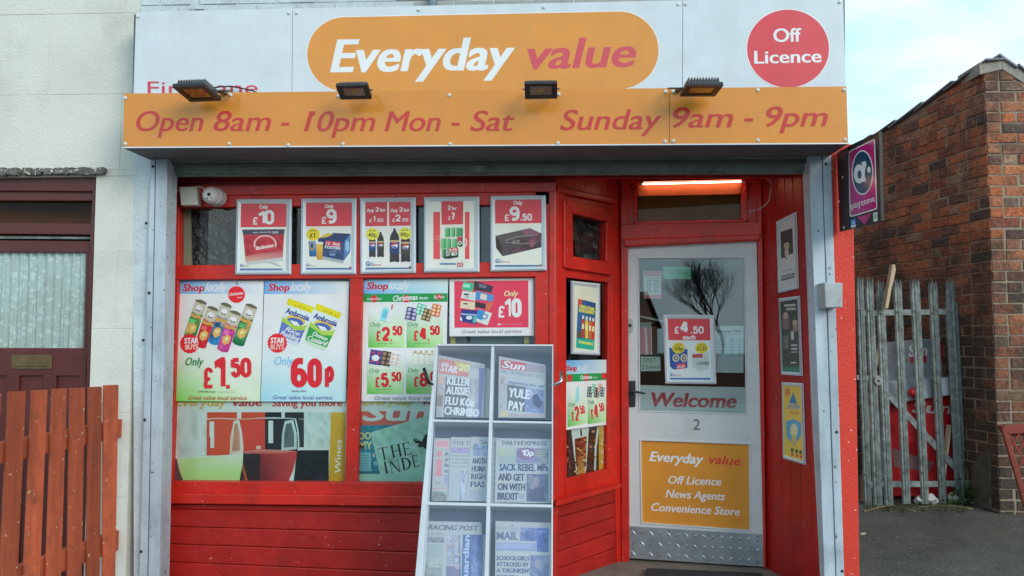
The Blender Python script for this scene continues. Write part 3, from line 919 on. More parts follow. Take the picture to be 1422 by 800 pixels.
# tongue and groove boarded return wall, right of the door
tb, tf = 1057.5, 1124.5
bb, bf = 1062.0, 1149.0
nb = 6
for i in range(nb):
    a0, a1 = i / nb, (i + 1) / nb
    # perspective: boards nearer the street look wider
    fn = lambda t: t * (0.86 + 0.14 * t)
    a0, a1 = fn(a0), fn(a1)
    one('board', RWALL, [(tb + (tf - tb) * a0 + .5, 228), (tb + (tf - tb) * a1, 228), (bb + (bf - bb) * a1, 880), (bb + (bf - bb) * a0 + .5, 880)], 0.0, -.03, REDB, shop, bevel=.004)
one('board_backing', RWALL, [(1054, 226), (1126, 226), (1150, 884), (1058, 884)], -.02, -.05, REDB, shop)
# recess ceiling
mb = MB()
c1, c2, c3, c4 = WIN.at(760, 236), RF.copy(), RB.copy(), B.copy()
zcl = WIN.at(760, 222).z
mb.prism([(c1.x, c1.y, zcl), (1.66, 4.5, zcl), (c3.x + .05, c3.y + .1, zcl), (c4.x - .05, c4.y + .15, zcl)],
         [(c1.x, c1.y, zcl + .04), (1.66, 4.5, zcl + .04), (c3.x + .05, c3.y + .1, zcl + .04), (c4.x - .05, c4.y + .15, zcl + .04)], REDB)
mb.build('recess_ceiling', shop)
# doorstep
mb = MB()
zd = DOOR.at(1059, 787).z
print('door bottom z', zd, 'recess ceiling', zcl)
mb.prism([(A.x + .02, 4.45, zd - .012), (1.75, 4.40, zd - .012), (RB.x + .1, RB.y + .25, zd - .012), (B.x - .15, B.y + .3, zd - .012)],
         [(A.x + .02, 4.45, -.1), (1.75, 4.40, -.1), (RB.x + .1, RB.y + .25, -.1), (B.x - .15, B.y + .3, -.1)], CONC)
mb.build('doorstep', kind='structure', bevel=.01)
MT = Plane((0, 0, zd + .006), (0, 0, 1)); mq = [MT.at(898, 788.5), MT.at(1058, 795.5), MT.at(1075, 850), MT.at(884, 842)]
mb = MB(); mb.prism(mq, [p - Vector((0, 0, .016)) for p in mq], RUBBER)
mat_o = mb.build('doormat', label='black rubber doormat lying on the worn step before the white door', cat='doormat', bevel=.003)

# the door leaf, seventh-level detail as sub-parts of one part "door"
do = [(869.5, 340), (1050.6, 335.0), (1060.6, 786.8), (873.8, 775)]
gl = [(887.5, 359), (1032.4, 359), (1035.8, 574.4), (889, 570.2)]
pn = [(890.2, 612), (1039.7, 617.5), (1040.8, 736), (892, 725.5)]
door = MB()
ML, MR = (871.8, 590), (1056, 595.5)
gm0, gm1 = gl[3], gl[2]
T = [do[0], do[1], gl[1], gl[0]]
slab(door, DOOR, T, 0, -.04, DOORW)
slab(door, DOOR, [do[1], do[2], pn[2], pn[1], gl[2], gl[1]], 0.0, -.04, DOORW)
slab(door, DOOR, [do[0], gl[0], gl[3], pn[0], pn[3], do[3]], 0.0, -.04, DOORW)
slab(door, DOOR, [gl[3], gl[2], pn[1], pn[0]], 0.0, -.04, DOORW)
slab(door, DOOR, [pn[3], pn[2], do[2], do[3]], 0.0, -.04, DOORW)
dob = door.build('door', shop)
mb = MB()
go = [(885.8, 357.3), (1034, 357.3), (1037.4, 576.2), (887.2, 571.8)]
ring_bars(mb, DOOR, go, gl, .006, -.002, DOORW)
po = [(888.2, 609.6), (1041.8, 615.2), (1043, 738.2), (890, 727.5)]
ring_bars(mb, DOOR, po, pn, .005, -.002, DOORW)
mb.build('glazing_bead', dob, bevel=.002)
pane(DOOR, gl, -.012, 'glass', GLASSD, dob)
# orange panel with lettering
mb = MB(); slab(mb, DOOR, pn, -.010, -.02, INKF, hexc('C08030', 1.0)); pno = mb.build('orange_panel', dob)
pr = Print(DOOR, -.0095, (760, 470, 2.424), INKF)
pr.poly([(316, 345), (678, 358), (680, 643), (320, 618)], 'C8842E'); pr.part('lettering')
pr.text('Everyday', 344, 412, 525, 423, 32, 'F4F2EA', .2, .014, over=.8)
pr.text('value', 543, 421, 650, 428, 31, 'C8302C', .2, .008, over=.5)
pr.text('Off Licence', 407, 489, 585, 495, 27, 'F4F2EA', .2, .006, over=.6)
pr.text('News Agents', 398, 535, 597, 545, 27, 'F4F2EA', .2, .006, over=.6)
pr.text('Convenience Store', 350, 580, 647, 597, 27, 'F4F2EA', .2, .006, over=.6)
pr.done(dob)
pr = Print(DOOR, .0005, (760, 470, 2.424), INKF)
pr.text('2', 490, 307, 514, 308, 36, '6A6A66', 0, .02)
pr.cur.build('house_number', dob, recalc=False)
# kick plate: chequer plate with raised lozenges
kp = [(873.4, 730.7), (1057.9, 742.3), (1060, 785.9), (873.9, 774.5)]
CHEQ = tint_mat('chequer_plate', (0.42, 0.46, 0.50, 1), rough=0.35, var=0.2, vscale=15, metal=0.6, bump=0.1)
mb = MB(); slab(mb, DOOR, kp, .006, 0, CHEQ)
for i in range(15):
    for j in range(3):
        u = (i + .5) / 15; v = (j + .55) / 3
        x = kp[0][0] + (kp[1][0] - kp[0][0]) * u; yt = kp[0][1] + (kp[1][1] - kp[0][1]) * u; yb = kp[3][1] + (kp[2][1] - kp[3][1]) * u
        c = DOOR.at(x, yt + (yb - yt) * v, .006)
        a = R(45) if (i + j) % 2 else R(-45)
        t = dv.normalized()
        d = t * math.cos(a) + Vector((0, 0, 1)) * math.sin(a); e = t * -math.sin(a) + Vector((0, 0, 1)) * math.cos(a)
        b = len(mb.v)
        mb.v += [c + d * .021, c + e * .008, c - d * .021, c - e * .008, c + DOOR.n * .0045]
        for q in range(4): mb.face((b + q, b + (q + 1) % 4, b + 4), CHEQ)
mb.build('kick_plate', dob)
mb = MB()
for u in (.02, .3, .6, .97):
    for e, k in ((0, 3.2), (3, -3.2)):
        x = kp[0][0] + (kp[1][0] - kp[0][0]) * u; y = kp[e][1] + (kp[1 if e == 0 else 2][1] - kp[e][1]) * u + k
        mb.dome(DOOR.at(x, y, .006), DOOR.n, .004, BLACKM, n=6, rings=2)
mb.build('plate_screw', dob)
mb = MB(); slab(mb, DOOR, rect(873.3, 529, 882.3, 565), .01, 0, BLACKM)
h0 = DOOR.at(877.5, 543.5, .012); h1 = DOOR.at(877.5, 543.5, .05); h2 = DOOR.at(896, 546.5, .05)
mb.tube([h0, h1], .008, BLACKM); mb.tube([h1 - (h2 - h1) * .1, h1 + (h2 - h1) * .5, h2], [.009, .008, .006], BLACKM)
mb.build('door_handle', dob, bevel=.002)
mb = MB(); slab(mb, DOOR, [(870.6, 444), (873, 442.6), (876.5, 442.6), (878.7, 444.5), (878.7, 459.5), (876.5, 461.8), (872.6, 461.8), (870.6, 460)], .012, 0, BOXGREY)
mb.dome(DOOR.at(874.8, 452, .012), DOOR.n, .011, BLACKM, n=12, rings=2, flat=.4)
mb.build('door_lock', dob, bevel=.001)

# ============================================================ house next door
XH = -7.5
house = thing('rendered_house', 'cream rendered terraced house with maroon front door next to the shop', 'house', (-3.5, 4.7, 0))
ox0, ox1 = WALLP.at(-60, 400).x, None
JL = WALLP
def wpx(x, z):  # world point helper on wall plane
    return Vector((x, 4.46, z))
xd1t, xd1b = WALLP.at(132.5, 246).x, WALLP.at(124, 560).x
xd0 = xd1b - 1.0
zdt = WALLP.at(130, 245).z
mb = MB()
mb.box(XH, xd0, 4.4625, 4.66, -.1, 5.2, RENDER); mb.box(xd1t + .004, XL - .002, 4.4625, 4.66, -.1, 5.2, RENDER); mb.box(xd0, xd1t + .004, 4.4625, 4.66, zdt, 5.2, RENDER)
mb.build('wall', house)
mb = MB(); mb.box(XH, XL - .1, 4.67, 9, -.1, 5.2, HOUSEB); mb.build('rear_walls', house)
# scored ashlar render: each block a panel standing a few mm proud of the scored joints
z_j = [WALLP.at(100, y).z for y in (800, 690, 573, 457, 345, 237, 131.5, 19.5)]
z_j = [-.1] + [z for z in z_j if z > 0] + [z_j[-1] + .43, z_j[-1] + .86, z_j[-1] + 1.3]
random.seed(11)
x66 = WALLP.at(67, 80).x
for i in range(len(z_j) - 1):
    z0, z1 = z_j[i], z_j[i + 1]
    xs = []
    x = x66 if i % 2 == (len(z_j) - 5) % 2 else x66 - .44
    cuts = sorted([x + k * .88 for k in range(-6, 4)])
    cuts = [XH] + [c for c in cuts if XH + .1 < c < XL - .06] + [XL - .002]
    for a, b in zip(cuts, cuts[1:]):
        segs = [(a, b)]
        if z0 < zdt - .01:
            segs = []
            if a < xd0: segs.append((a, min(b, xd0)))
            if b > xd1t + .004: segs.append((max(a, xd1t + .004), b))
        for s0, s1 in segs:
            if s1 - s0 < .03: continue
            for (q0, q1) in ([(z0, z1)] if (z0 >= zdt or z1 <= zdt or s0 > xd1b or s1 < xd0) else [(zdt, z1)]):
                mb = MB(); t = .0016
                jj = random.uniform(-.0008, .0008)
                mb.box(s0 + t, s1 - t, 4.4595 + jj, 4.470, q0 + t, q1 - t, RENDER)
                mb.build('render_block', house, bevel=.002)
# soot-blackened drip mould over the door
mb = MB(); random.seed(5)
zc = WALLP.at(75, 238.5).z; x = xd0 - .1; xe = WALLP.at(150, 238).x
while x < xe:
    w_ = random.uniform(.012, .035)
    h_ = random.uniform(.012, .026)
    mb.box(x, min(x + w_ * 1.15, xe), 4.418 + random.uniform(0, .018), 4.456, zc - h_ + random.uniform(-.003, .003), zc + h_ * .8, SOOT); x += w_
mb.build('drip_mould', house, bevel=.005)
# door set 90 mm back
ND = yplane(4.54)
def nd(name, q, f, b, m, par=None, **k): return one(name, ND, q, f, b, m, par or house, **k)
nd('door_frame_head', [(-60, 243), (133.5, 245.5), (133, 266), (-60, 264.5)], .05, -.05, MAROON, bevel=.004)
nd('door_frame_head', [(-60, 264.5), (131, 266), (131, 279), (-60, 278.5)], .03, -.05, MAROON, bevel=.004)
nd('door_frame_side', [(128.5, 266), (134, 250), (129, 420), (124, 620), (117, 850), (110, 850), (119, 560), (125, 330)], .055, -.06, MAROON, bevel=.004)
nd('transom_bar', [(-60, 309.5), (128.5, 310.5), (128.5, 326), (-60, 324)], .03, -.05, MAROON, bevel=.004)
nd('weather_strip', [(-60, 328), (128, 329), (128, 332), (-60, 331)], .01, -.05, STEEL)
nd('transom_glass', [(-60, 278), (130, 279), (130, 311), (-60, 310)], -.01, -.014, GLASST)
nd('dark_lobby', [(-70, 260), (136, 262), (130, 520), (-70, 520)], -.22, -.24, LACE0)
dl = MB()
slab(dl, ND, [(-60, 333), (126, 335), (125, 350.5), (-60, 350)], 0, -.045, MAROON)
slab(dl, ND, [(119.5, 350), (125.5, 350), (121.5, 484), (117.0, 484)], 0, -.045, MAROON)
slab(dl, ND, [(-60, 483), (121.7, 483.5), (119, 522), (-60, 521.5)], 0, -.045, MAROON)
slab(dl, ND, [(-60, 520), (119.5, 521), (113, 850), (-60, 850)], -.016, -.045, MAROON)
slab(dl, ND, [(9, 521), (26, 521.3), (24, 850), (6, 850)], 0, -.03, MAROON)
slab(dl, ND, [(60, 521), (78, 521.3), (75, 850), (56, 850)], 0, -.03, MAROON)
slab(dl, ND, [(110, 521), (119.5, 521.3), (113, 850), (103, 850)], 0, -.03, MAROON)
ndo = dl.build('front_door', house, bevel=.003)
mb = MB(); slab(mb, ND, [(-60, 349), (121, 350), (118, 484), (-60, 484)], -.012, -.016, GLASS); mb.build('door_glass', ndo)
# gathered lace
mb = MB(); n = 150
p0 = ND.at(-60, 350, -.03); p1 = ND.at(121, 350, -.03); z1_ = p0.z; z0_ = ND.at(0, 486, -.03).z
b = 0
for i in range(n + 1):
    t = i / n; x = p0.x + (p1.x - p0.x) * t
    y = p0.y + .010 * math.sin(t * 95) + .006 * math.sin(t * 233 + 1)
    mb.v += [Vector((x, y, z1_)), Vector((x + .004 * math.sin(t * 60), y + .004 * math.sin(t * 151), z0_))]
for i in range(n): mb.face((2 * i, 2 * i + 2, 2 * i + 3, 2 * i + 1), LACE)
mb.build('lace_curtain', ndo, recalc=False, smooth=True)
mb = MB(); slab(mb, ND, [(15.5, 493), (72, 493), (71.5, 512.5), (15, 512.5)], .006, 0, BRASS); slab(mb, ND, [(21, 497), (66, 497), (66, 509), (20.5, 509)], .010, .004, BRASS)
mb.build('letterbox', ndo, bevel=.002)
# low plinth peeping below the fence
# ============================================================ picket fence between the two front gardens
FE = WALLP.at(175, 592)
fdir = Vector((-math.sin(R(13.3)), -math.cos(R(13.3)), 0))     # from the wall out to the street
FP = Plane((FE.x, FE.y, 1), (fdir.y, -fdir.x, 0))
fence = thing('picket_fence', 'orange-brown stained wooden picket fence in front of the neighbouring door', 'fence', (FE.x, FE.y, 0))
tops = [(145.3, 165, 534.5), (124.5, 141.8, 537), (98.5, 118.8, 538.5), (73.8, 93.5, 539.5), (45.5, 66.5, 541.5), (13, 36.5, 543.5), (-24, 2, 546), (-66, -38, 549), (-112, -82, 552)]
bots = [(143.8, 160.3, 800), (121, 138.6, 800), (95, 113.5, 800), (65, 85, 800), (34, 56, 800), (1, 25, 800), (-38, -9, 800), (-82, -52, 800), (-132, -98, 800)]
for (a, b_, yt), (c, d, yb) in zip(tops, bots):
    ex = 1.12
    q = [(a, yt + .5), (b_, yt), (b_ + (d - b_) * ex, yt + (yb - yt) * ex), (a + (c - a) * ex, yt + (yb - yt) * ex)]
    mb = MB(); slab(mb, FP, q, .0, -.014, FENCEW)
    mb.build('picket', fence, bevel=.002)
for ya, yb, xe, hh in ((581, 638, 175.5, 24.5), (733, 838, 175, 27)):
    q = [(-120, yb), (xe, ya), (xe, ya + hh), (-120, yb + hh * 1.35)]
    mb = MB(); slab(mb, FP, q, -.022, -.060, FENCEW); mb.build('fence_rail', fence, bevel=.003)

# ============================================================ old brick building on the right
C0 = camx(1379, 5.70)
back = Vector((-math.sin(R(10.5)), math.cos(R(10.5)), 0))
nL = Vector((-back.y, back.x, 0))
if nL.dot(CAM - C0) < 0: nL = -nL
BL_ = Plane((C0.x, C0.y, 1), nL)
brickb = thing('brick_building', 'old sooty red brick outbuilding with a slate-capped sloping top beside the yard', 'outbuilding', (C0.x, C0.y, 0.2))
roofpx = [(1390, 76), (1352, 100.5), (1322, 120), (1291, 141.5), (1258.6, 163.5), (1232.5, 180), (1215, 190), (1195, 202)]
prof = []
for x, y in roofpx:
    q = BL_.at(min(x, 1375.9), y if x < 1376 else 85)
    prof.append(((q - C0).dot(back), q.z))
prof.sort()
def topz(s):
    for (s0, z0), (s1, z1) in zip(prof, prof[1:]):
        if s <= s1: return z0 + (z1 - z0) * max(0, (s - s0)) / max(s1 - s0, 1e-6)
    (s0, z0), (s1, z1) = prof[-2], prof[-1]
    return z1 + (z1 - z0) / (s1 - s0) * (s - s1)
SL = 3.2            # length of the left flank
WF = 2.6            # width of the front
GZ = 0.12
zf0 = topz(0)
pk = yplane(C0.y).at(1390, 84); rt = yplane(C0.y).at(1422, 104)
def topf(x):
    if x < pk.x: return zf0 + (pk.z - zf0) * max(0, (x - C0.x)) / (pk.x - C0.x)
    return pk.z + (rt.z - pk.z) / (rt.x - pk.x) * (x - pk.x)
# mortar core (faces 6 mm behind the brick faces)
mb = MB(); n = 16; inset = .0035
fr = []
def core_col(pt, zt_): return (Vector((pt.x, pt.y, GZ - .2)), Vector((pt.x, pt.y, zt_ - .01)))
sv = [C0 + back * (SL * i / n) - nL * inset + Vector((0, inset, 0)) * (1 if i == 0 else 0) for i in range(n + 1)]
for i in range(n):
    a0, a1 = core_col(sv[i], topz(SL * i / n)); b0, b1 = core_col(sv[i + 1], topz(SL * (i + 1) / n))
    ins = -nL * .2
    mb.prism([a0, a1, b1, b0], [a0 + ins, a1 + ins, b1 + ins, b0 + ins], MORTAR)
m = 12
for i in range(m):
    x0, x1 = C0.x + inset + WF * i / m, C0.x + inset + WF * (i + 1) / m
    mb.prism([(x0, C0.y + inset, GZ - .2), (x1, C0.y + inset, GZ - .2), (x1, C0.y + inset, topf(x1) - .01), (x0, C0.y + inset, topf(x0) - .01)],
             [(x0, C0.y + .25, GZ - .2), (x1, C0.y + .25, GZ - .2), (x1, C0.y + .25, topf(x1) - .01), (x0, C0.y + .25, topf(x0) - .01)], MORTAR)
mb.build('wall', brickb)
random.seed(21)
CH = 0.0755
bricks = []
ncourse = 46
for k in range(ncourse):
    z0 = GZ + k * CH; z1 = z0 + .067
    header = (k % 4 == 2)
    # left flank: s from corner
    L = .108 if header else .218
    s = 0.0 if k % 2 else -(.112)
    first = True
    while s < SL:
        s0, s1 = max(s, 0), min(s + L - .01, SL)
        if s1 - s0 > .03:
            zt_ = min(topz(s0), topz(s1)) - .012
            if z0 < zt_ - .015:
                bricks.append(('L', s0, s1, z0, min(z1, zt_)))
        s += L + random.uniform(-.003, .003)
    x = 0.0 if k % 2 == 0 else -.112
    while x < WF:
        x0, x1 = max(x, 0), min(x + L - .01, WF)
        if x1 - x0 > .03:
            zt_ = min(topf(C0.x + x0), topf(C0.x + x1)) - .012
            if z0 < zt_ - .015:
                bricks.append(('F', x0, x1, z0, min(z1, zt_)))
        x += L + random.uniform(-.003, .003)
def brick_geo(mb, kd, a0, a1, z0, z1, m):
    pr_ = random.uniform(-.0005, .006) + (random.random() < .08) * -.0015
    dz = random.uniform(-.003, .003); sk = random.uniform(-.0035, .0035); a0 += random.uniform(0, .006); a1 -= random.uniform(0, .006); z1 -= random.uniform(0, .004)
    if kd == 'L':
        p = lambda s_, z_, o_: C0 + back * s_ + nL * o_ + Vector((0, 0, z_))
        e = .07
    else:
        p = lambda s_, z_, o_: C0 + Vector((s_, -o_, z_))
        e = .07
    f_ = [p(a0, z0 + dz, pr_), p(a1, z0 + dz + sk, pr_), p(a1, z1 + dz + sk, pr_), p(a0, z1 + dz, pr_)]
    c_ = sum(f_, Vector()) / 4
    # worn arrises: the face is slightly smaller than the body
    fi = [c_ + (q - c_) * .955 for q in f_]
    fi = [Vector((q.x, q.y, f.z + (c_.z - f.z) * .10)) + Vector((0, 0, random.uniform(-.002, .002))) for q, f in zip(fi, f_)]
    nn = nL if kd == 'L' else Vector((0, -1, 0))
    mid = [q - nn * .0035 for q in f_]
    bk = [q - nn * e for q in f_]
    b = len(mb.v); mb.v += fi + mid + bk
    mb.face((b, b + 1, b + 2, b + 3), m)
    for i in range(4):
        j = (i + 1) % 4
        mb.face((b + i, b + 4 + i, b + 4 + j, b + j), m)
        mb.face((b + 4 + i, b + 8 + i, b + 8 + j, b + 4 + j), m)
def invis(bk):
    kd, a0, a1, z0, z1 = bk
    if kd == 'L':
        pt = C0 + back * (a0 + a1) / 2
        # photograph column of the brick
    else:
        pt = C0 + Vector(((a0 + a1) / 2, 0, 0))
    pt = Vector((pt.x, pt.y, (z0 + z1) / 2)) - CAM
    c = CROT.transposed() @ pt
    px, py = 711 + F * c.x / -c.z, 400 - F * c.y / -c.z
    vis = 1192 < px < 1424 and py > 60
    if py > 395 and px < 1350: vis = False        # behind the steel gate
    return (not vis), -c.z
sc_ = sorted([(invis(b), i) for i, b in enumerate(bricks)], key=lambda q: (q[0][0], q[0][1]))
single = set(i for (v, i) in sc_[:300] if not v[0])
print('bricks', len(bricks), 'single', len(single))
rest = MB()
for i, b in enumerate(bricks):
    if i in single:
        mb = MB(); brick_geo(mb, *b, BRICK); mb.build('brick', brickb)
    else:
        brick_geo(rest, *b, BRICKS)
rest.build('brickwork', brickb, kind='stuff')
# slates along the top of the flank
for i in range(9):
    s0 = SL * i / 9 - .03; s1 = SL * (i + 1) / 9 + .06
    if i == 0: s0 = -.05
    a = C0 + back * s0 + nL * .022; b = C0 + back * s1 + nL * .022
    z0 = topz(max(s0, 0)) + .036; z1 = topz(min(s1, SL)) + .008
    w_ = -nL * .15 + Vector((0, 0, .012))
    A0, B0 = Vector((a.x, a.y, z0)), Vector((b.x, b.y, z1))
    mb = MB(); mb.prism([A0, B0, B0 + w_, A0 + w_], [q - Vector((0, 0, .015)) for q in (A0, B0, B0 + w_, A0 + w_)], SLATE)
    mb.build('slate', brickb, bevel=.003)
# cement fillet and coping slabs at the front top
mb = MB()
xs_ = [C0.x - .04, pk.x, C0.x + WF]
for x0, x1 in zip(xs_, xs_[1:]):
    za, zb = topf(max(x0, C0.x)) - .02, topf(x1) - .02
    za -= .05; zb -= .05
    mb.prism([(x0, C0.y - .012, za), (x1, C0.y - .012, zb), (x1, C0.y - .012, zb + .09), (x0, C0.y - .012, za + .09)],
             [(x0, C0.y + .3, za), (x1, C0.y + .3, zb), (x1, C0.y + .3, zb + .09), (x0, C0.y + .3, za + .09)], CEMENT)
mb.build('cement_fillet', brickb, bevel=.006)
for i in range(18):
    x0 = pk.x - .02 + i * .13; x1 = x0 + .12
    mb = MB(); za, zb = topf(max(x0, pk.x)) + .045, topf(x1) + .022
    mb.prism([(x0, C0.y - .03, za), (x1, C0.y - .03, zb), (x1, C0.y + .35, zb), (x0, C0.y + .35, za)],
             [(x0, C0.y - .03, za - .02), (x1, C0.y - .03, zb - .02), (x1, C0.y + .35, zb - .02), (x0, C0.y + .35, za - .02)], SLATE)
    mb.build('slate', brickb, bevel=.003)
# rubbed cement patch at the foot of the corner
mb = MB(); random.seed(8)
pp = [(1347, 705), (1349, 650), (1362, 630), (1374, 622), (1375.5, 708)]
slab(mb, BL_, pp, .012, -.01, DARKCEM)
mb.build('cement_patch', brickb, bevel=.006)

# ============================================================ white sign board
WS = 'DCE3E8'
sign = thing('shop_sign', 'large white sign board with orange lozenge reading Everyday value and red Off Licence circle', 'sign', SIGNP.at(680, 128))
seams = [(188.5, 184.3), (406.2, 405.2), (948.2, 947.6), (1171, 1176)]
ytop = lambda x: 16.5 - (x - 189) * .0212
for (a, a2), (b, b2) in zip(seams, seams[1:]):
    mb = MB(); slab(mb, SIGNP, [(a + .35, ytop(a)), (b - .35, ytop(b)), (b2 - .35, 150), (a2 + .35, 152)], 0, -.006, INKG, hexc(WS, 1.0))
    mb.build('sign_panel', sign)
mb = MB(); slab(mb, SIGNP, [(186, 20), (1173, -2), (1174, 150), (184, 152)], -.012, -.16, DARKGREY); mb.build('sign_backing', sign)
pr = Print(SIGNP, .0008, mat=INKG, gain=1.3)
pr.part('lozenge')
def lozenge(g, c):
    pts = []
    for i in range(25):     # left end
        a = math.pi / 2 + math.pi * i / 24
        pts.append((478.5 + (52 + g) * math.cos(a), 75.4 - (51.5 + g) * math.sin(a)))
    for i in range(25):
        a = -math.pi / 2 + math.pi * i / 24
        pts.append((860 + (54.6 + g) * math.cos(a), 69.8 - (53.8 + g) * math.sin(a)))
    pr.poly(pts, c)
lozenge(1.3, 'F3EDE2')
lozenge(0, 'D08838')
pr.part('roundel')
pr.ell(1094.3, 67.6, 58.4, 55.4, 'F0D8DA', 56)
pr.ell(1094.3, 67.6, 57, 54.2, 'CC4149', 56)
pr.part('lettering')
pr.text('Everyday', 459.5, 99.8, 714.5, 96.0, 44.5, 'F0F2F2', .22, .012, over=1.2, res=5)
pr.text('value', 733.5, 95.6, 883, 92.0, 41.5, 'C44850', .22, .010, over=.9, res=5)
pr.text('Off', 1074.5, 58.3, 1112.5, 57.6, 18.5, 'F6F2F2', 0, .006, over=.5, res=4)
pr.text('Licence', 1048, 88.3, 1140.5, 86.2, 17.5, 'F6F2F2', 0, .006, over=.5, res=4)
pr.text('Firs Lane', 205, 131.5, 358, 130.5, 18.5, 'C2344C', 0, .0, res=4)
pr.done(sign)
mb = MB()
for x, y in [(191.7, 23), (401, 18.4), (412, 18), (581, 13.8), (755, 10.3), (942, 6), (952, 5.8), (1166, 3.2)]:
    mb = MB(); mb.dome(SIGNP.at(x, y, .001), SIGNP.n, .010, BOLT, n=10, rings=3, flat=.6); mb.build('bolt_cap', sign, smooth=True)

# ============================================================ orange fascia
fas = thing('orange_fascia', 'long orange fascia board with red opening hours lettering above the shutter', 'sign', FAS.at(680, 205))
ft = lambda x: 129.8 - (x - 172) * .0098
fb = lambda x: 205.4 - (x - 170) * .0056
fsm = [(172, 170.3), (929.3, 929.6), (1175.9, 1178.2)]
for (a, a2), (b, b2) in zip(fsm, fsm[1:]):
    mb = MB(); slab(mb, FAS, [(a + .3, ft(a)), (b - .3, ft(b)), (b2 - .3, fb(b2)), (a2 + .3, fb(a2))], 0, -.006, INKG, rgb(210, 134, 52, 1.2))
    mb.build('fascia_panel', fas, bevel=.001)
mb = MB()
slab(mb, FAS, [(172.6, ft(172) + .8), (1175, ft(1176) + .8), (1177, fb(1177) - .5), (171, fb(171) - .5)], -.010, -.14, DARKGREY)
mb.build('fascia_box', fas)
mb = MB(); slab(mb, FAS, [(170, fb(170) - 1.3), (1178.3, fb(1178) - 1.3), (1178.3, fb(1178) + .2), (170, fb(170) + .2)], .003, -.004, WHITE_ALU); mb.build('edge_trim', fas)
pr = Print(FAS, .0008, mat=INKG, gain=1.3)
pr.part('lettering')
RC = 'B92E28'
for t, x0, x1, y0, y1 in [('Open', 189.6, 282, 182, 182), ('8am', 297, 376, 182, 181.8), ('-', 391, 401.5, 182, 182), ('10pm', 422.5, 521, 182.3, 182),
                          ('Mon', 534.5, 611.5, 182, 182), ('-', 627, 638, 182, 182), ('Sat', 653.5, 714, 181.7, 181.4),
                          ('Sunday', 778.5, 918.5, 180.5, 179), ('9am', 935, 1018, 176.8, 176.6), ('-', 1034, 1046, 176, 176), ('9pm', 1064.5, 1149.5, 175.6, 175)]:
    pr.text(t, x0, y0, x1, y1, 28.0 if t != '-' else 30, RC, .24, 0.0, over=.55, res=5)
pr.poly([(434.5, 154.6), (438.2, 154.2), (437.2, 159.2), (427.8, 164.6), (428.6, 160.2)], RC)
pr.done(fas)
mb = MB()
for x, y in [(174, 136.5), (320, 132), (624, 132.3), (776, 131), (924, 127.5), (935, 127.3), (1052.6, 125.2), (1172, 124.8),
             (174, 200), (318, 199.7), (400, 201.5), (476, 200), (625, 200), (775, 198.7), (923.6, 196.5), (934.7, 196), (1052.6, 195), (1173.5, 194.3), (470, 133.5)]:
    mb = MB(); mb.dome(FAS.at(x, y, .001), FAS.n, .0105, BOLT, n=10, rings=3, flat=.7); mb.build('bolt_cap', fas, smooth=True)

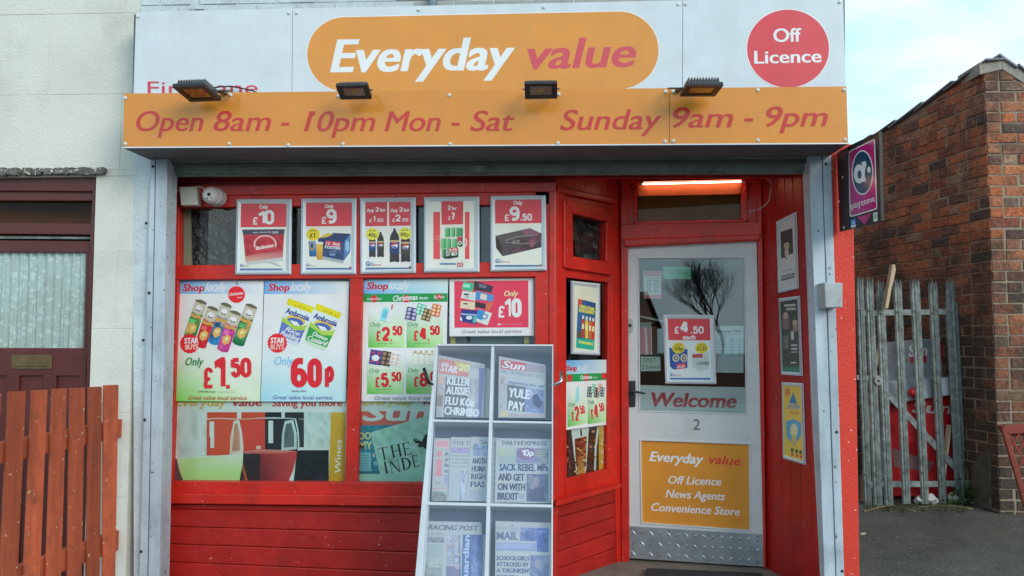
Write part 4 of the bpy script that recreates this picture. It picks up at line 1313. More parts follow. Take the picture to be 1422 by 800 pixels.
# ============================================================ floodlights
def floodlight(c, w, h, d, pitch, yaw, label, arm_to, roll=0):
    """c = centre of the glass face; w,h face size; pitch turns the face down (90 = straight down); yaw about the vertical"""
    t = thing('floodlight', label, 'floodlight', c, group='floodlights along the top of the orange fascia')
    rot = Euler((0, 0, R(yaw))).to_matrix() @ Euler((R(pitch), 0, 0)).to_matrix() @ Euler((0, R(roll), 0)).to_matrix()
    X = rot @ Vector((1, 0, 0)); N = rot @ Vector((0, -1, 0)); U = rot @ Vector((0, 0, 1))
    c = Vector(c)
    P = lambda x, z, o: c + X * x + U * z + N * o
    mb = MB()
    mb.prism([P(-w/2, -h/2, 0), P(w/2, -h/2, 0), P(w/2, h/2, 0), P(-w/2, h/2, 0)],
             [P(-w/2, -h/2, -.016), P(w/2, -h/2, -.016), P(w/2, h/2, -.016), P(-w/2, h/2, -.016)], BLACKM)
    mb.prism([P(-w*.42, -h*.42, -.016), P(w*.42, -h*.42, -.016), P(w*.42, h*.42, -.016), P(-w*.42, h*.42, -.016)],
             [P(-w*.34, -h*.34, -d), P(w*.34, -h*.34, -d), P(w*.34, h*.34, -d), P(-w*.34, h*.34, -d)], BLACKM)
    mb.build('housing', t, bevel=.004)
    mb = MB(); nf = 11; fh = .012 if h > .15 else .002
    for i in range(nf):
        x = -w*.40 + w*.80 * i / (nf - 1)
        mb.prism([P(x-.0025, -h*.42, -.016), P(x+.0025, -h*.42, -.016), P(x+.0025, h*.42, -.016), P(x-.0025, h*.42, -.016)],
                 [P(x-.0018, -h*.36, -d-fh), P(x+.0018, -h*.36, -d-fh), P(x+.0018, h*.36, -d-fh), P(x-.0018, h*.36, -d-fh)], GREYM)
    mb.build('cooling_fins', t)
    mb = MB()
    o_ = [P(-w/2, -h/2, .0), P(w/2, -h/2, .0), P(w/2, h/2, .0), P(-w/2, h/2, .0)]
    k = .60; kx = .66
    i_ = [P(-w/2*kx, -h/2*k, .0), P(w/2*kx, -h/2*k, .0), P(w/2*kx, h/2*k, .0), P(-w/2*kx, h/2*k, .0)]
    for a in range(4):
        b = (a + 1) % 4
        q = [o_[a], o_[b], i_[b], i_[a]]
        mb.prism([p + N * .005 for p in q], [p - N * .001 for p in q], BLACKM)
    mb.build('bezel', t, bevel=.0015)
    mb = MB(); mb.prism([p + N * .0015 for p in i_], [p + N * .0003 for p in i_], LAMPGLASS); mb.poly([p + N * .0002 for p in i_], REFL); mb.build('lens', t)
    mb = MB(); mb.obox(P(0, h * .02, .0009) - Vector((0, 0, 0)), X * .012, N * .0002, U * .012, YELLOW); mb.build('diode', t)
    mb = MB()
    s = w/2 + .006
    for sg in (-1, 1):
        mb.beam(P(sg*s, 0, -.012), P(sg*s*.8, 0, -.012) + (Vector(arm_to) - c) * .72, .016, .004, GREYM)
    a0 = P(-s*.8, 0, -.012) + (Vector(arm_to) - c) * .72; a1 = P(s*.8, 0, -.012) + (Vector(arm_to) - c) * .72
    mb.beam(a0, a1, .018, .004, GREYM)
    mb.beam((a0 + a1) / 2, Vector(arm_to), .024, .010, GREYM)
    mb.build('bracket', t)
    return t
REFL = tint_mat('lamp_reflector', (0.50, 0.33, 0.20, 1), rough=0.3, var=0.3, vscale=40, metal=0.5)
def mid(pl, x, y, off=0): return pl.at(x, y, off)
NEAR = yplane(3.90); MIDP = yplane(4.02)
def flood_from(qn, qf, yn, yf, label, arm):
    """downward-facing lamp: near edge pixels qn at y=yn, far edge pixels qf at y=yf"""
    a, b = yplane(yn).at(*qn[0]), yplane(yn).at(*qn[1]); c_, d_ = yplane(yf).at(*qf[0]), yplane(yf).at(*qf[1])
    ce = (a + b + c_ + d_) / 4
    w = ((b - a).length + (d_ - c_).length) / 2
    v = ((a + b) / 2 - (c_ + d_) / 2); h = v.length
    pitch = math.degrees(math.atan2(-(-v.y), -v.z)) if False else None
    # U axis should run from the far edge to the near edge
    ang = math.degrees(math.atan2(-v.y, v.z))      # pitch that tips U=(0,0,1) towards -y
    yaw = math.degrees(math.atan2(v.x, -v.y))
    floodlight(ce, w * .94, h * .92, .034, ang, yaw, label, arm)
flood_from([(235, 119), (285.5, 117)], [(263, 140.5), (311, 141)], 3.90, 4.09, 'black finned floodlight facing down, leftmost on the fascia above Open 8am', FAS.at(314, 130, .0))
flood_from([(951.5, 117.5), (1008, 116.5)], [(942.5, 133.5), (993.5, 133.8)], 3.90, 4.08, 'black finned floodlight facing down, rightmost on the fascia above 9am', FAS.at(940, 126, .0))
flood_from([(464, 117), (512, 117)], [(472, 138), (518, 138)], 3.93, 4.03, 'small black floodlight tilted down under the letter E of the white lettering', FAS.at(500, 128, .0))
flood_from([(727, 114), (775, 114)], [(727.5, 137.5), (775.5, 137.5)], 3.93, 4.03, 'small black floodlight tilted down under the red word value', FAS.at(752, 128, .0))

# cable looping behind the first floodlight
mb = MB(); pts = [SIGNP.at(x, y, .03) for x, y in [(296, 122), (306, 120.5), (320, 120), (335, 122.5), (352, 126.5), (362, 131)]]
mb.tube(pts, .004, BLACKM, n=6); mb.build('lamp_cable', label='thin black cable curling out behind the leftmost floodlight', cat='cable', smooth=True)

# ============================================================ projecting payment sign
px_ = yplane(4.44).at(1164, 265)
PS = Plane((px_.x, 4.4, 1), (-1, 0, 0))
pay = thing('projecting_sign', 'black projecting box sign with magenta payzone panel on the red pier', 'sign', (px_.x, 4.44, PS.at(1166, 322).z))
out = [(1161.8, 211), (1220.5, 182.5), (1223.5, 307.5), (1165.5, 322)]
ps = MB(); slab(ps, PS, out, 0, -.016, BLACKM); ps.build('sign_box', pay, bevel=.004)
mb = MB(); ring_bars(mb, PS, [(1176, 204), (1220.5, 182.5), (1223.5, 307.5), (1177.5, 319)], [(1177.5, 205.5), (1219, 185), (1221.8, 306), (1179, 317.5)], .004, .0, BLACKM); mb.build('sign_rim', pay)
pr = Print(PS, .001, (1150, 170, 5), INKG, 1.35)
def rr(q, r, c):     # rounded quad
    pts = []
    for i in range(4):
        p0 = Vector(q[i - 1]); p1 = Vector(q[i]); p2 = Vector(q[(i + 1) % 4])
        a = p1 + (p0 - p1).normalized() * r; b = p1 + (p2 - p1).normalized() * r
        for k in range(6):
            t = k / 5; w = a * (1 - t) ** 2 + p1 * 2 * t * (1 - t) + b * t * t
            pts.append((w.x, w.y))
    pr.poly(pts, c)
pr.part('panel')
rr([(138, 203), (325, 112), (342, 603), (150, 660)], 16, 'E8D4DC')
rr([(145, 209), (318, 122), (335, 596), (157, 650)], 14, 'B0176E')
pts = [(238 + 75 * math.cos(2 * math.pi * i / 40) , 348 + 155 * math.sin(2 * math.pi * i / 40) - 2 * math.cos(2 * math.pi * i / 40)) for i in range(40)]
pr.poly(pts, 'E8E0E6')
pts = [(238 + 68 * math.cos(2 * math.pi * i / 40) , 348 + 146 * math.sin(2 * math.pi * i / 40)) for i in range(40)]
pr.poly(pts, '17405A')
pr.part('emblem')
# rounded letter a with a dot
pr.ell(215, 358, 38, 66, 'EDEDEF', 30)
pr.ell(218, 362, 14, 30, '17405A', 24)
pr.poly([(232, 276), (262, 268), (266, 296), (256, 330), (254, 380), (262, 392), (262, 410), (240, 414), (236, 380), (240, 320)], 'EDEDEF')
pr.part('emblem_dot').ell(283, 328, 12, 22, 'EDEDEF', 20)
pr.part('lettering').text('payzone', 162, 602, 328, 546, 44, 'EFE6EC', 0, .0, over=.8, res=3)
pr.part('symbols').poly([(205, 658), (303, 630), (256, 712)], 'B0176E')
pr.poly([(155, 676), (192, 668), (194, 730), (157, 738)], '2E6FB8'); pr.poly([(160, 715), (192, 708), (193, 727), (160, 734)], 'E6ECF0')
pr.ell(175, 695, 10, 12, '9CC4EA', 12)
pr.poly([(312, 630), (342, 622), (345, 686), (316, 694)], 'C8E0CC'); pr.ell(328, 652, 10, 16, '2A8A50', 14); pr.ell(328, 652, 5, 9, 'E8F0E8', 12)
pr.done(pay)
mb = MB()
for x, y in [(1164.6, 211.5), (1170.5, 246), (1165.5, 280), (1172, 316)]:
    mb = MB(); mb.dome(PS.at(x, y, .001), PS.n, .008, BOLT, n=8, rings=2, flat=.5); mb.build('bolt_cap', pay, smooth=True)

# ============================================================ junction box on the right guide
JB = yplane(4.30)
jb = thing('shutter_switch_box', 'grey metal key switch box on the right shutter guide beside the red pier', 'switch box', JB.at(1158, 428))
one('cover', JB, [(1144.4, 392.3), (1170.3, 392.8), (1170.3, 427), (1146, 428)], 0, -.115, BOXGREY, jb, bevel=.004)
one('lid', JB, [(1145.2, 393.8), (1168, 394), (1168.4, 426), (1146.8, 427)], .004, 0, BOXGREY, jb, bevel=.002)

# ============================================================ camera and junction box, top left
CP = yplane(4.60)
cb = thing('cable_junction_box', 'square cream plastic junction box at the top left of the shopfront', 'junction box', CP.at(262, 286))
one('box', CP, [(248.3, 259.5), (273, 258.8), (275.5, 285.2), (251, 285.6)], 0, -.05, CREAMP, cb, bevel=.005)
one('lid', CP, [(249, 260.3), (272.3, 259.6), (274.6, 284.6), (251.5, 285)], .005, 0, CREAMP, cb, bevel=.003)
cc = thing('cctv_camera', 'white round turret security camera beside the cream junction box', 'security camera', CP.at(294, 286))
c = CP.at(294.5, 272, .01)
mb = MB(); mb.tube([c + Vector((0.01, .06, 0)), c + Vector((0.008, .0, 0))], [.056, .050], WHITEP, n=24); mb.build('base', cc, bevel=.003)
mb = MB()
bm = bmesh.new(); bmesh.ops.create_uvsphere(bm, u_segments=24, v_segments=14, radius=.050)
b0 = 0; mb.v += [v.co + c + Vector((0, -.012, 0)) for v in bm.verts]
for f in bm.faces: mb.face([v.index for v in f.verts], WHITEP)
bm.free()
mb.build('ball', cc, smooth=True)
face_n = Vector((.18, -.96, -.16)).normalized(); fc = c + Vector((0, -.012, 0)) + face_n * .040
mb = MB(); mb.tube([fc, fc + face_n * .0075], [.030, .029], WHITEP, n=20)
mb.build('face_plate', cc)
mb = MB(); mb.dome(fc + face_n * .0085 + Vector((-.002, 0, .006)), face_n, .011, BLACKM, n=12, rings=3, flat=.5); mb.build('lens', cc, smooth=True)
mb = MB(); mb.dome(fc + face_n * .0085 + Vector((-.012, 0, -.017)), face_n, .005, BLACKM, n=8, rings=2); mb.dome(fc + face_n * .0085 + Vector((.012, 0, -.012)), face_n, .004, BLACKM, n=8, rings=2); mb.build('infrared_light', cc)
def cable(pts, pl, r, label, m=CABLEW, off=.03):
    q = [pl.at(x, y, off) for x, y in pts]
    # smooth
    out_ = []
    for i in range(len(q) - 1):
        p0 = q[max(i - 1, 0)]; p1 = q[i]; p2 = q[i + 1]; p3 = q[min(i + 2, len(q) - 1)]
        for k in range(5):
            t = k / 5
            out_.append(.5 * ((2 * p1) + (p2 - p0) * t + (2 * p0 - 5 * p1 + 4 * p2 - p3) * t * t + (3 * p1 - p0 - 3 * p2 + p3) * t ** 3))
    out_.append(q[-1])
    mb = MB(); mb.tube(out_, r, m, n=6); return mb.build('cable', label=label, cat='cable', smooth=True)
cable([(236, 243), (240, 252), (244, 262), (249, 266)], WIN, .003, 'white cable hanging beside the left shutter guide into the junction box', off=.06)
cable([(242, 243.5), (250, 240), (258, 239), (268, 237.5)], WIN, .004, 'pale cable end poking out under the shutter housing above the junction box', off=.07)
cable([(270, 260), (277, 259), (284, 263)], WIN, .003, 'short white cable arching from junction box to security camera', off=.10)
cable([(1046, 233), (1056, 241), (1066, 249), (1070.5, 254), (1069.5, 270), (1066, 281), (1055, 290), (1040, 294)], DOOR, .0035, 'thin pale cable looping down the right of the transom light', off=.14)

# ============================================================ strip light over the door
TUBE = emit('fluorescent_tube', (1.0, 0.74, 0.46, 1), 13.0)
sl_ = thing('strip_light', 'lit fluorescent strip light over the transom window of the door', 'strip light', DOOR.at(958, 254, .07))
mb = MB(); a = DOOR.at(893, 255.6, .075); b = DOOR.at(1029, 252.2, .075); mb.tube([a, b], .0040, TUBE, n=10); mb.build('tube', sl_, smooth=True)
mb = MB(); mb.beam(a + Vector((-.03, 0, .022)), b + Vector((.03, 0, .022)), .05, .026, REDB); mb.build('batten', sl_, bevel=.003)
for p in (a, b):
    mb = MB(); mb.tube([p, p + (b - a).normalized() * .018 * (1 if p is b else -1)], .010, WHITEP, n=10); mb.build('end_cap', sl_)

# ============================================================ things seen inside
mb = MB(); slab(mb, WIN, [(247, 284), (264, 284), (266, 372), (246, 372)], -.06, -.075, BEIGE); mb.build('window_blind', label='beige blind edge behind the top left pane, left of the dark foil', cat='blind')
mb = MB(); random.seed(4)
P0 = WIN.at(268, 288, -.08); P1 = WIN.at(330, 370, -.08)
nx, ny = 14, 16; b0 = 0
for j in range(ny + 1):
    for i in range(nx + 1):
        mb.v.append(Vector((P0.x + (P1.x - P0.x) * i / nx, P0.y + random.uniform(-.015, .015), P0.z + (P1.z - P0.z) * j / ny)))
for j in range(ny):
    for i in range(nx):
        a = j * (nx + 1) + i; mb.face((a, a + 1, a + nx + 2, a + nx + 1), DARKIN)
mb.build('window_foil', label='dark crumpled foil behind the top left pane under the camera', cat='window foil', recalc=False)
mb = MB(); slab(mb, WIN, [(574, 284), (746, 284), (746, 372), (574, 372)], -.10, -.11, INTERB); mb.build('back_board', label='blue-grey board behind the three right framed posters of the top row', cat='board')
mb = MB(); slab(mb, WIN, [(404, 284), (430, 284), (430, 372), (404, 372)], -.07, -.08, DARKIN); mb.build('dark_panel', label='dark panel with faded lettering between the first two framed posters', cat='panel')
mb = MB(); slab(mb, WIN, [(503, 384), (746, 384), (746, 500), (503, 500)], -.09, -.10, INTERB); mb.build('window_panel', label='dark blue-grey panel behind the pink poster above the newspaper stand', cat='panel')
for i, (x, lb) in enumerate(((625.6, 'narrow yellow strip below the left edge of the pink poster'), (728.2, 'narrow yellow strip below the right edge of the pink poster'))):
    mb = MB(); slab(mb, WIN, [(x, 388), (x + 6.6, 388), (x + 6.8, 680), (x, 680)], -.04, -.045, YELLOW); mb.build('yellow_strip', label=lb, cat='strip', group='yellow strips behind the window')
mb = MB()
P0 = SIDE.at(796, 298, -.05); P1 = SIDE.at(843, 362, -.05)
for j in range(9):
    for i in range(9):
        u, v = i / 8, j / 8
        p = P0.lerp(Vector((P1.x, P1.y, P0.z)), u); p.z = P0.z + (P1.z - P0.z) * v
        mb.v.append(p + SIDE.n * random.uniform(-.02, .02))
for j in range(8):
    for i in range(8):
        a = j * 9 + i; mb.face((a, a + 1, a + 10, a + 9), DARKIN)
mb.build('window_foil', label='dark crumpled foil behind the small pane of the angled bay side', cat='window foil', recalc=False)

# ============================================================ framed posters
def frame(name, label, pl, q, bw_, off, depth=.018, ix=None, cat='framed poster', group=None, mat=None):
    t = thing(name, label, cat, pl.at((q[2][0] + q[3][0]) / 2, (q[2][1] + q[3][1]) / 2, off), group=group)
    cx = sum(p[0] for p in q) / 4
    inn = []
    W_ = (q[1][0] - q[0][0]); H_ = (q[3][1] - q[0][1])
    for i, (sx, sy) in enumerate([(1, 1), (-1, 1), (-1, -1), (1, -1)]):
        inn.append((q[i][0] + sx * bw_[0], q[i][1] + sy * bw_[1]))
    mid_ = [lerp2(a, b, .42) for a, b in zip(q, inn)]
    mb = MB()
    for i in range(4):       # snap frame: rounded profile rising to a ridge
        j = (i + 1) % 4
        P = lambda p, o: pl.at(p[0], p[1], off + o)
        base = off
        o0, o1, m0, m1, n0, n1 = [P(q[i], depth * .55), P(q[j], depth * .55), P(mid_[i], depth), P(mid_[j], depth), P(inn[i], depth * .45), P(inn[j], depth * .45)]
        b0 = len(mb.v)
        bo0, bo1 = o0 - pl.n * depth * .55, o1 - pl.n * depth * .55
        mb.v += [bo0, bo1, o0, o1, m0, m1, n0, n1, n0 - pl.n * depth * .42, n1 - pl.n * depth * .42]
        for a, b_, c, d in ((0, 1, 3, 2), (2, 3, 5, 4), (4, 5, 7, 6), (6, 7, 9, 8)):
            mb.face((b0 + a, b0 + b_, b0 + c, b0 + d), mat or WHITE_ALU)
    fo = mb.build('frame', t, recalc=False)
    mb = MB(); slab(mb, pl, [lerp2(a, b, .2) for a, b in zip(q, inn)], off + depth * .2, off, CARD); mb.build('backing', t)
    return t, inn
def fprint(pl, off, crop, gain=None): return Print(pl, off + .0045, crop, INKF, gain)
GRP = 'snap-framed price posters hung along the top of the window'
def golocal(pr, x, y, s, bar=None):
    pr.part('shop_logo')
    pr.text('G', x, y, x + 22 * s, y, 24 * s, '2C5C9C', 0, .03, over=1)
    pr.text('O', x + 23 * s, y, x + 42 * s, y, 18 * s, '2C5C9C', 0, .0)
    pr.text('local', x + 44 * s, y, x + 86 * s, y, 13 * s, 'B85C66', 0, .0)
    if bar: pr.rect(bar[0], bar[1], bar[2], bar[3], '1F3E70', '5E88B4')
# 1  crop (325,270) scale 6.954
t, inn = frame('framed_poster', 'framed poster reading Only £10 with a red box of beer, leftmost of the top row', WIN, [(328.5, 276.7), (405, 276.5), (404, 381), (326.6, 381.4)], (6.2, 5.8), .028, group=GRP)
pr = fprint(WIN, .028, (325, 270, 6.954))
pr.part('paper').poly([(64, 84), (508, 84), (503, 738), (54, 738)], 'CDD2C8')
pr.part('price').poly([(66, 90), (507, 90), (504, 314), (62, 318)], 'C4424C')
pr.text('Only', 246, 139, 328, 138, 36, 'F0EAE2', 0, .02, over=1.6)
pr.text('£', 178, 292, 232, 292, 72, 'F0EAE2', 0, .03, over=3)
pr.text('10', 222, 292, 388, 290, 140, 'F0EAE2', 0, .06, over=5)
pr.part('picture').poly([(84, 350), (486, 342), (470, 608), (112, 655)], 'A42C38').photo([(86, 350), (486, 342), (470, 606), (112, 650)], ['A42C38', 'B83C48', '8C2430', 'A83440'], 12, 8, 31)
pr.poly([(78, 340), (490, 336), (482, 388), (88, 390)], '42404E')
pr.text('ONLY IMPORTED', 180, 376, 360, 372, 14, 'D8D0D0', 0, .0); pr.text('330', 370, 378, 428, 376, 20, 'E8E0E0', 0, .03)
for i in range(26):
    a0, a1 = R(150 + i * 9), R(159 + i * 9)
    pr.poly([(300 + 112 * math.cos(a0), 480 + 88 * math.sin(a0)), (300 + 112 * math.cos(a1), 480 + 88 * math.sin(a1)), (300 + (98 if i % 2 else 90) * math.cos(a1), 480 + 74 * math.sin(a1)), (300 + 94 * math.cos(a0), 480 + 74 * math.sin(a0))], 'D8A8A8')
pr.poly([(200, 505), (385, 470), (400, 520), (360, 545), (205, 550), (215, 528)], 'B83844')
pr.text('Budweiser', 212, 538, 392, 506, 36, 'E6C8C4', .35, .02, over=1)
pr.poly([(108, 600), (200, 580), (330, 560), (472, 545), (470, 608), (112, 655)], ['B87870', 'B06860', 'AC5860', 'A85058', 'B87878', 'C89890'])
pr.poly([(112, 655), (470, 608), (474, 640), (300, 660), (120, 680)], 'B4B8B4')
for k in range(6): pr.line([(250 + 20 * k, 640 + 5 * k), (420 + 8 * k, 668 + 6 * k)], 2.5, 'A8ACA8')
golocal(pr, 58, 698, 1.0, (56, 716, 466, 734)); pr.done(t)
# 2
t, inn = frame('framed_poster', 'framed poster reading Only £9 with a blue beer crate and a pint glass', WIN, [(418.5, 275.8), (495, 275.6), (494.2, 380.8), (417.6, 381.2)], (6.2, 5.8), .028, group=GRP)
pr = fprint(WIN, .028, (325, 270, 6.954))
pr.part('paper').poly([(694, 76), (1140, 76), (1138, 736), (690, 736)], 'CFD3CA')
pr.part('price').poly([(696, 80), (1138, 78), (1138, 306), (694, 310)], 'C4424C')
pr.text('Only', 878, 132, 962, 131, 36, 'F0EAE2', 0, .02, over=1.6)
pr.text('£', 842, 284, 894, 284, 68, 'F0EAE2', 0, .03, over=3)
pr.text('9', 892, 284, 992, 282, 142, 'F0EAE2', 0, .06, over=5)
pr.part('picture').poly([(812, 424), (960, 372), (1126, 380), (1074, 440)], '2E3C60')
pr.poly([(812, 424), (870, 388), (912, 374), (960, 384), (900, 412)], 'C8A83C')
pr.poly([(812, 424), (1072, 438), (1060, 640), (856, 598), (812, 560)], '33466E').photo([(814, 426), (1072, 438), (1060, 638), (856, 596)], ['33466E', '283A60', '40547C', '3C4C70'], 10, 8, 32)
pr.poly([(1074, 440), (1126, 382), (1120, 560), (1060, 640)], '4C78A8')
pr.ell(1094, 500, 18, 56, '8CB0CC', 20)
pr.poly([(884, 448), (1028, 460), (1024, 506), (882, 490)], 'C43846')
pr.text('12', 888, 482, 924, 486, 24, 'F4E8E8', 0, .03); pr.text('FREE', 952, 490, 1020, 500, 26, 'F4E8E8', 0, .03)
pr.text('FOSTERS', 878, 520, 1026, 534, 26, 'E4E6EC', 0, .03, over=1)
pr.text('LAGER', 920, 556, 990, 560, 12, '9CB0CC', 0, .0); pr.ell(950, 580, 30, 14, '6C88B0', 14)
pr.poly([(856, 598), (1060, 640), (1056, 668), (850, 626)], '9CA4A8')
pr.poly([(720, 452), (790, 452), (796, 600), (728, 600)], ['3C78B0', '5C94C4', '2E5C94', '2A4E84']); pr.ell(752, 500, 24, 42, 'B89440', 18); pr.ell(752, 498, 16, 30, '2C4C80', 16)
pr.poly([(790, 470), (858, 470), (852, 632), (800, 628)], ['D8AC48', 'D8AC48', 'C08820', 'B87C1C']); pr.poly([(788, 458), (860, 460), (858, 482), (790, 480)], 'E8E0C8')
pr.part('saving_badge').ell(764, 386, 64, 60, 'D8BC28', 30); pr.text('SAVE', 730, 360, 794, 358, 15, '3C3820', 0, .01); pr.text('£1', 732, 418, 784, 416, 42, '3C3820', 0, .02, over=1)
golocal(pr, 698, 694, 1.05, (696, 710, 1110, 726)); pr.rect(1112, 700, 1138, 726, '8C4450'); pr.done(t)
# 3  crop (498,268) scale 7.018
t, inn = frame('framed_poster', 'framed poster with two offers £1.50 and £2.50 above four cola bottles', WIN, [(500.2, 275.1), (577.3, 274.1), (577.4, 379.2), (500.8, 380.3)], (6.2, 5.8), .028, group=GRP)
pr = fprint(WIN, .028, (498, 268, 7.018))
pr.part('paper').poly([(60, 84), (510, 80), (508, 742), (62, 746)], 'D0D5CC')
pr.part('price').poly([(66, 92), (278, 90), (278, 322), (66, 326)], 'C4424C'); pr.poly([(296, 90), (506, 88), (506, 318), (298, 322)], 'C4424C')
for x0, a, b, c in ((80, 'Any', '2', 'for'), (312, 'Any', '2', 'for')):
    pr.text(a, x0, 188, x0 + 70, 186, 36, 'F0E8E2', 0, .02, over=1.5); pr.text(b, x0 + 84, 184, x0 + 120, 182, 46, 'F0E8E2', 0, .03, over=2); pr.text(c, x0 + 128, 184, x0 + 184, 182, 36, 'F0E8E2', 0, .02, over=1.5)
pr.text('£', 104, 284, 130, 284, 34, 'F0E8E2', 0, .03, over=1); pr.text('1', 140, 282, 160, 282, 64, 'F0E8E2', 0, .06, over=3); pr.text('.50', 168, 284, 240, 282, 34, 'F0E8E2', 0, .03, over=2)
pr.text('£', 328, 280, 356, 280, 34, 'F0E8E2', 0, .03, over=1); pr.text('2', 358, 278, 410, 276, 66, 'F0E8E2', 0, .05, over=3); pr.text('.50', 414, 280, 484, 277, 34, 'F0E8E2', 0, .03, over=2)
pr.part('picture')
def bottle(cx, y0, y1, w, lab, cap, neck):
    pr.part('printed_bottle', True)
    pr.rect(cx - 9, y0 - 12, cx + 9, y0 + 6, cap)
    h = y1 - y0
    pr.poly([(cx - 9, y0 + 4), (cx + 9, y0 + 4), (cx + w * .42, y0 + h * .18), (cx + w / 2, y0 + h * .33), (cx + w * .46, y0 + h * .7), (cx + w / 2, y1 - 12), (cx + w * .4, y1), (cx + w * .12, y1 - 8), (cx - w * .12, y1 - 8), (cx - w * .4, y1), (cx - w / 2, y1 - 12), (cx - w * .46, y0 + h * .7), (cx - w / 2, y0 + h * .33), (cx - w * .42, y0 + h * .18)], '38353A')
    pr.rect(cx - w / 2, y0 + h * .36, cx + w / 2, y0 + h * .74, lab, neck)
    pr.rect(cx - w / 2, y0 + h * .33, cx + w / 2, y0 + h * .38, 'B8A878')
    r = w * .33
    pr.ell(cx, y0 + h * .48, r, r, 'E4E2E4', 20); pr.poly([(cx + r * math.cos(R(a)), y0 + h * .48 - r * math.sin(R(a)) * .96) for a in range(20, 200, 15)], 'B83844')
    pr.poly([(cx + r * .8 * math.cos(R(a)), y0 + h * .48 + 2 + r * .86 * math.sin(R(a))) for a in range(30, 190, 16)], '2C5498')
bottle(134, 396, 628, 66, '33538C', '1A1A1C', '2A4070'); bottle(214, 392, 628, 66, '403C38', '1A1A1C', '3C3834')
bottle(350, 356, 676, 94, '2E4878', '202024', '2C3C68'); bottle(458, 380, 674, 92, '4A4642', '202024', '44403C')
pr.part('saving_badge').ell(136, 400, 64, 58, 'D8CC4C', 30); pr.text('SAVE', 104, 376, 166, 374, 14, '3C3820', 0, .01); pr.text('48p', 92, 428, 176, 430, 40, '3C3820', 0, .01)
pr.part('saving_badge', True).ell(452, 396, 62, 58, 'D8CC4C', 30); pr.text('SAVE', 420, 370, 484, 368, 14, '3C3820', 0, .01); pr.text('88p', 408, 424, 494, 424, 40, '3C3820', 0, .01)
golocal(pr, 70, 708, 1.7, (68, 728, 484, 744)); pr.rect(488, 716, 512, 742, '7C4450'); pr.done(t)
# 4
t, inn = frame('framed_poster', 'framed poster reading 2 for £7 over stacked green cans between red bars', WIN, [(589, 273.8), (665.6, 273), (665.7, 378), (588.8, 378.4)], (6.0, 5.6), .028, group=GRP)
pr = fprint(WIN, .028, (498, 268, 7.018))
pr.part('paper').poly([(682, 76), (1132, 74), (1130, 732), (684, 734)], 'D0D4C8')
pr.part('price').poly([(806, 82), (1020, 80), (1018, 306), (808, 310)], 'C4424C')
pr.text('2', 866, 166, 898, 166, 44, 'F0E8E2', 0, .02, over=2); pr.text('for', 908, 166, 956, 165, 34, 'F0E8E2', 0, .02, over=1)
pr.text('£', 874, 264, 898, 264, 38, 'F0E8E2', 0, .03, over=2); pr.text('7', 902, 264, 944, 262, 72, 'F0E8E2', 0, .05, over=3)
pr.rect(728, 186, 794, 644, 'CE4C50'); pr.rect(1036, 184, 1080, 644, 'CE4C50')
pr.part('picture')
for k in range(9): pr.line([(768 + 16 * math.cos(R(40 * k)), 438 + 24 * math.sin(R(40 * k))), (768 + 16 * math.cos(R(40 * k + 40)), 438 + 24 * math.sin(R(40 * k + 40)))], 3.5, 'E8B0A8')
pr.line([(1040, 446), (1052, 462), (1050, 500), (1040, 528)], 9, 'E8D0C8')
def can(x, y, w, h, c1, c2):
    pr.poly([(x, y + 8), (x + w * .2, y), (x + w * .8, y), (x + w, y + 8), (x + w, y + h - 8), (x + w * .8, y + h), (x + w * .2, y + h), (x, y + h - 8)], [c1, c1, c2, c2, c2, c2, c1, c1]); pr.rect(x + w * .15, y + 1, x + w * .85, y + 7, 'B8C0B8')
for x, y, c in [(842, 336, '6CB07C'), (892, 334, '8CC898'), (950, 334, '5CA06C'), (980, 336, '4C8C5C')]: can(x, y, 50 if x < 940 else 36, 96, c, '3C8050')
for x, y in [(800, 438), (850, 440), (910, 442)]: can(x, y, 52, 110, '7CBC88', '3C8854')
for x, y in [(812, 540), (862, 544), (930, 540)]: can(x, y, 42, 88, '5C9C6C', '2C5840')
for x, y in [(968, 420)]: can(x, y, 46, 104, '4C7C58', '2C4438')
pr.poly([(880, 536), (966, 530), (968, 572), (884, 580)], 'B83C40'); pr.text('8.4%', 886, 572, 960, 566, 30, 'F0E4E0', 0, .03)
pr.poly([(962, 432), (1004, 426), (1002, 470), (964, 476)], 'B83C40')
for x, y in [(870, 592), (940, 590), (990, 486)]: pr.ell(x, y, 17, 18, 'D8DCD8', 18); pr.ell(x, y, 10, 11, '5C6460', 14)
pr.poly([(828, 622), (900, 612), (968, 608), (966, 624), (894, 640), (832, 640)], '283430')
pr.part('shop_logo').rect(794, 682, 948, 698, '6C94B8', '3C6490'); pr.poly([(962, 680), (1018, 678), (1018, 718), (962, 722)], 'B84448'); pr.text('HS', 972, 714, 1010, 712, 28, 'F0D8D4', 0, .03)
pr.done(t)
# 5 crop (490,220) scale 4.443
t, inn = frame('framed_poster', 'framed poster reading Only £9.50 with a dark purple carton, rightmost of the top row', WIN, [(681.3, 272.3), (757.9, 271.2), (759.2, 375.6), (681.4, 377)], (6.0, 5.6), .028, group=GRP)
pr = fprint(WIN, .028, (490, 220, 4.443))
pr.part('paper').poly([(876, 256), (1162, 252), (1168, 670), (878, 674)], 'CFD2C6')
pr.part('price').poly([(877, 258), (1162, 253), (1163, 399), (878, 402)], 'C4424C')
pr.text('Only', 992, 286, 1046, 284, 24, 'F0EAE2', 0, .02, over=1)
pr.text('£', 934, 386, 966, 386, 42, 'F0EAE2', 0, .03, over=2); pr.text('9', 968, 387, 1030, 385, 90, 'F0EAE2', 0, .06, over=3); pr.text('.50', 1032, 386, 1106, 384, 44, 'F0EAE2', 0, .03, over=2)
pr.part('picture').poly([(880, 478), (1092, 430), (1163, 462), (1163, 462), (912, 520)], '564E50')
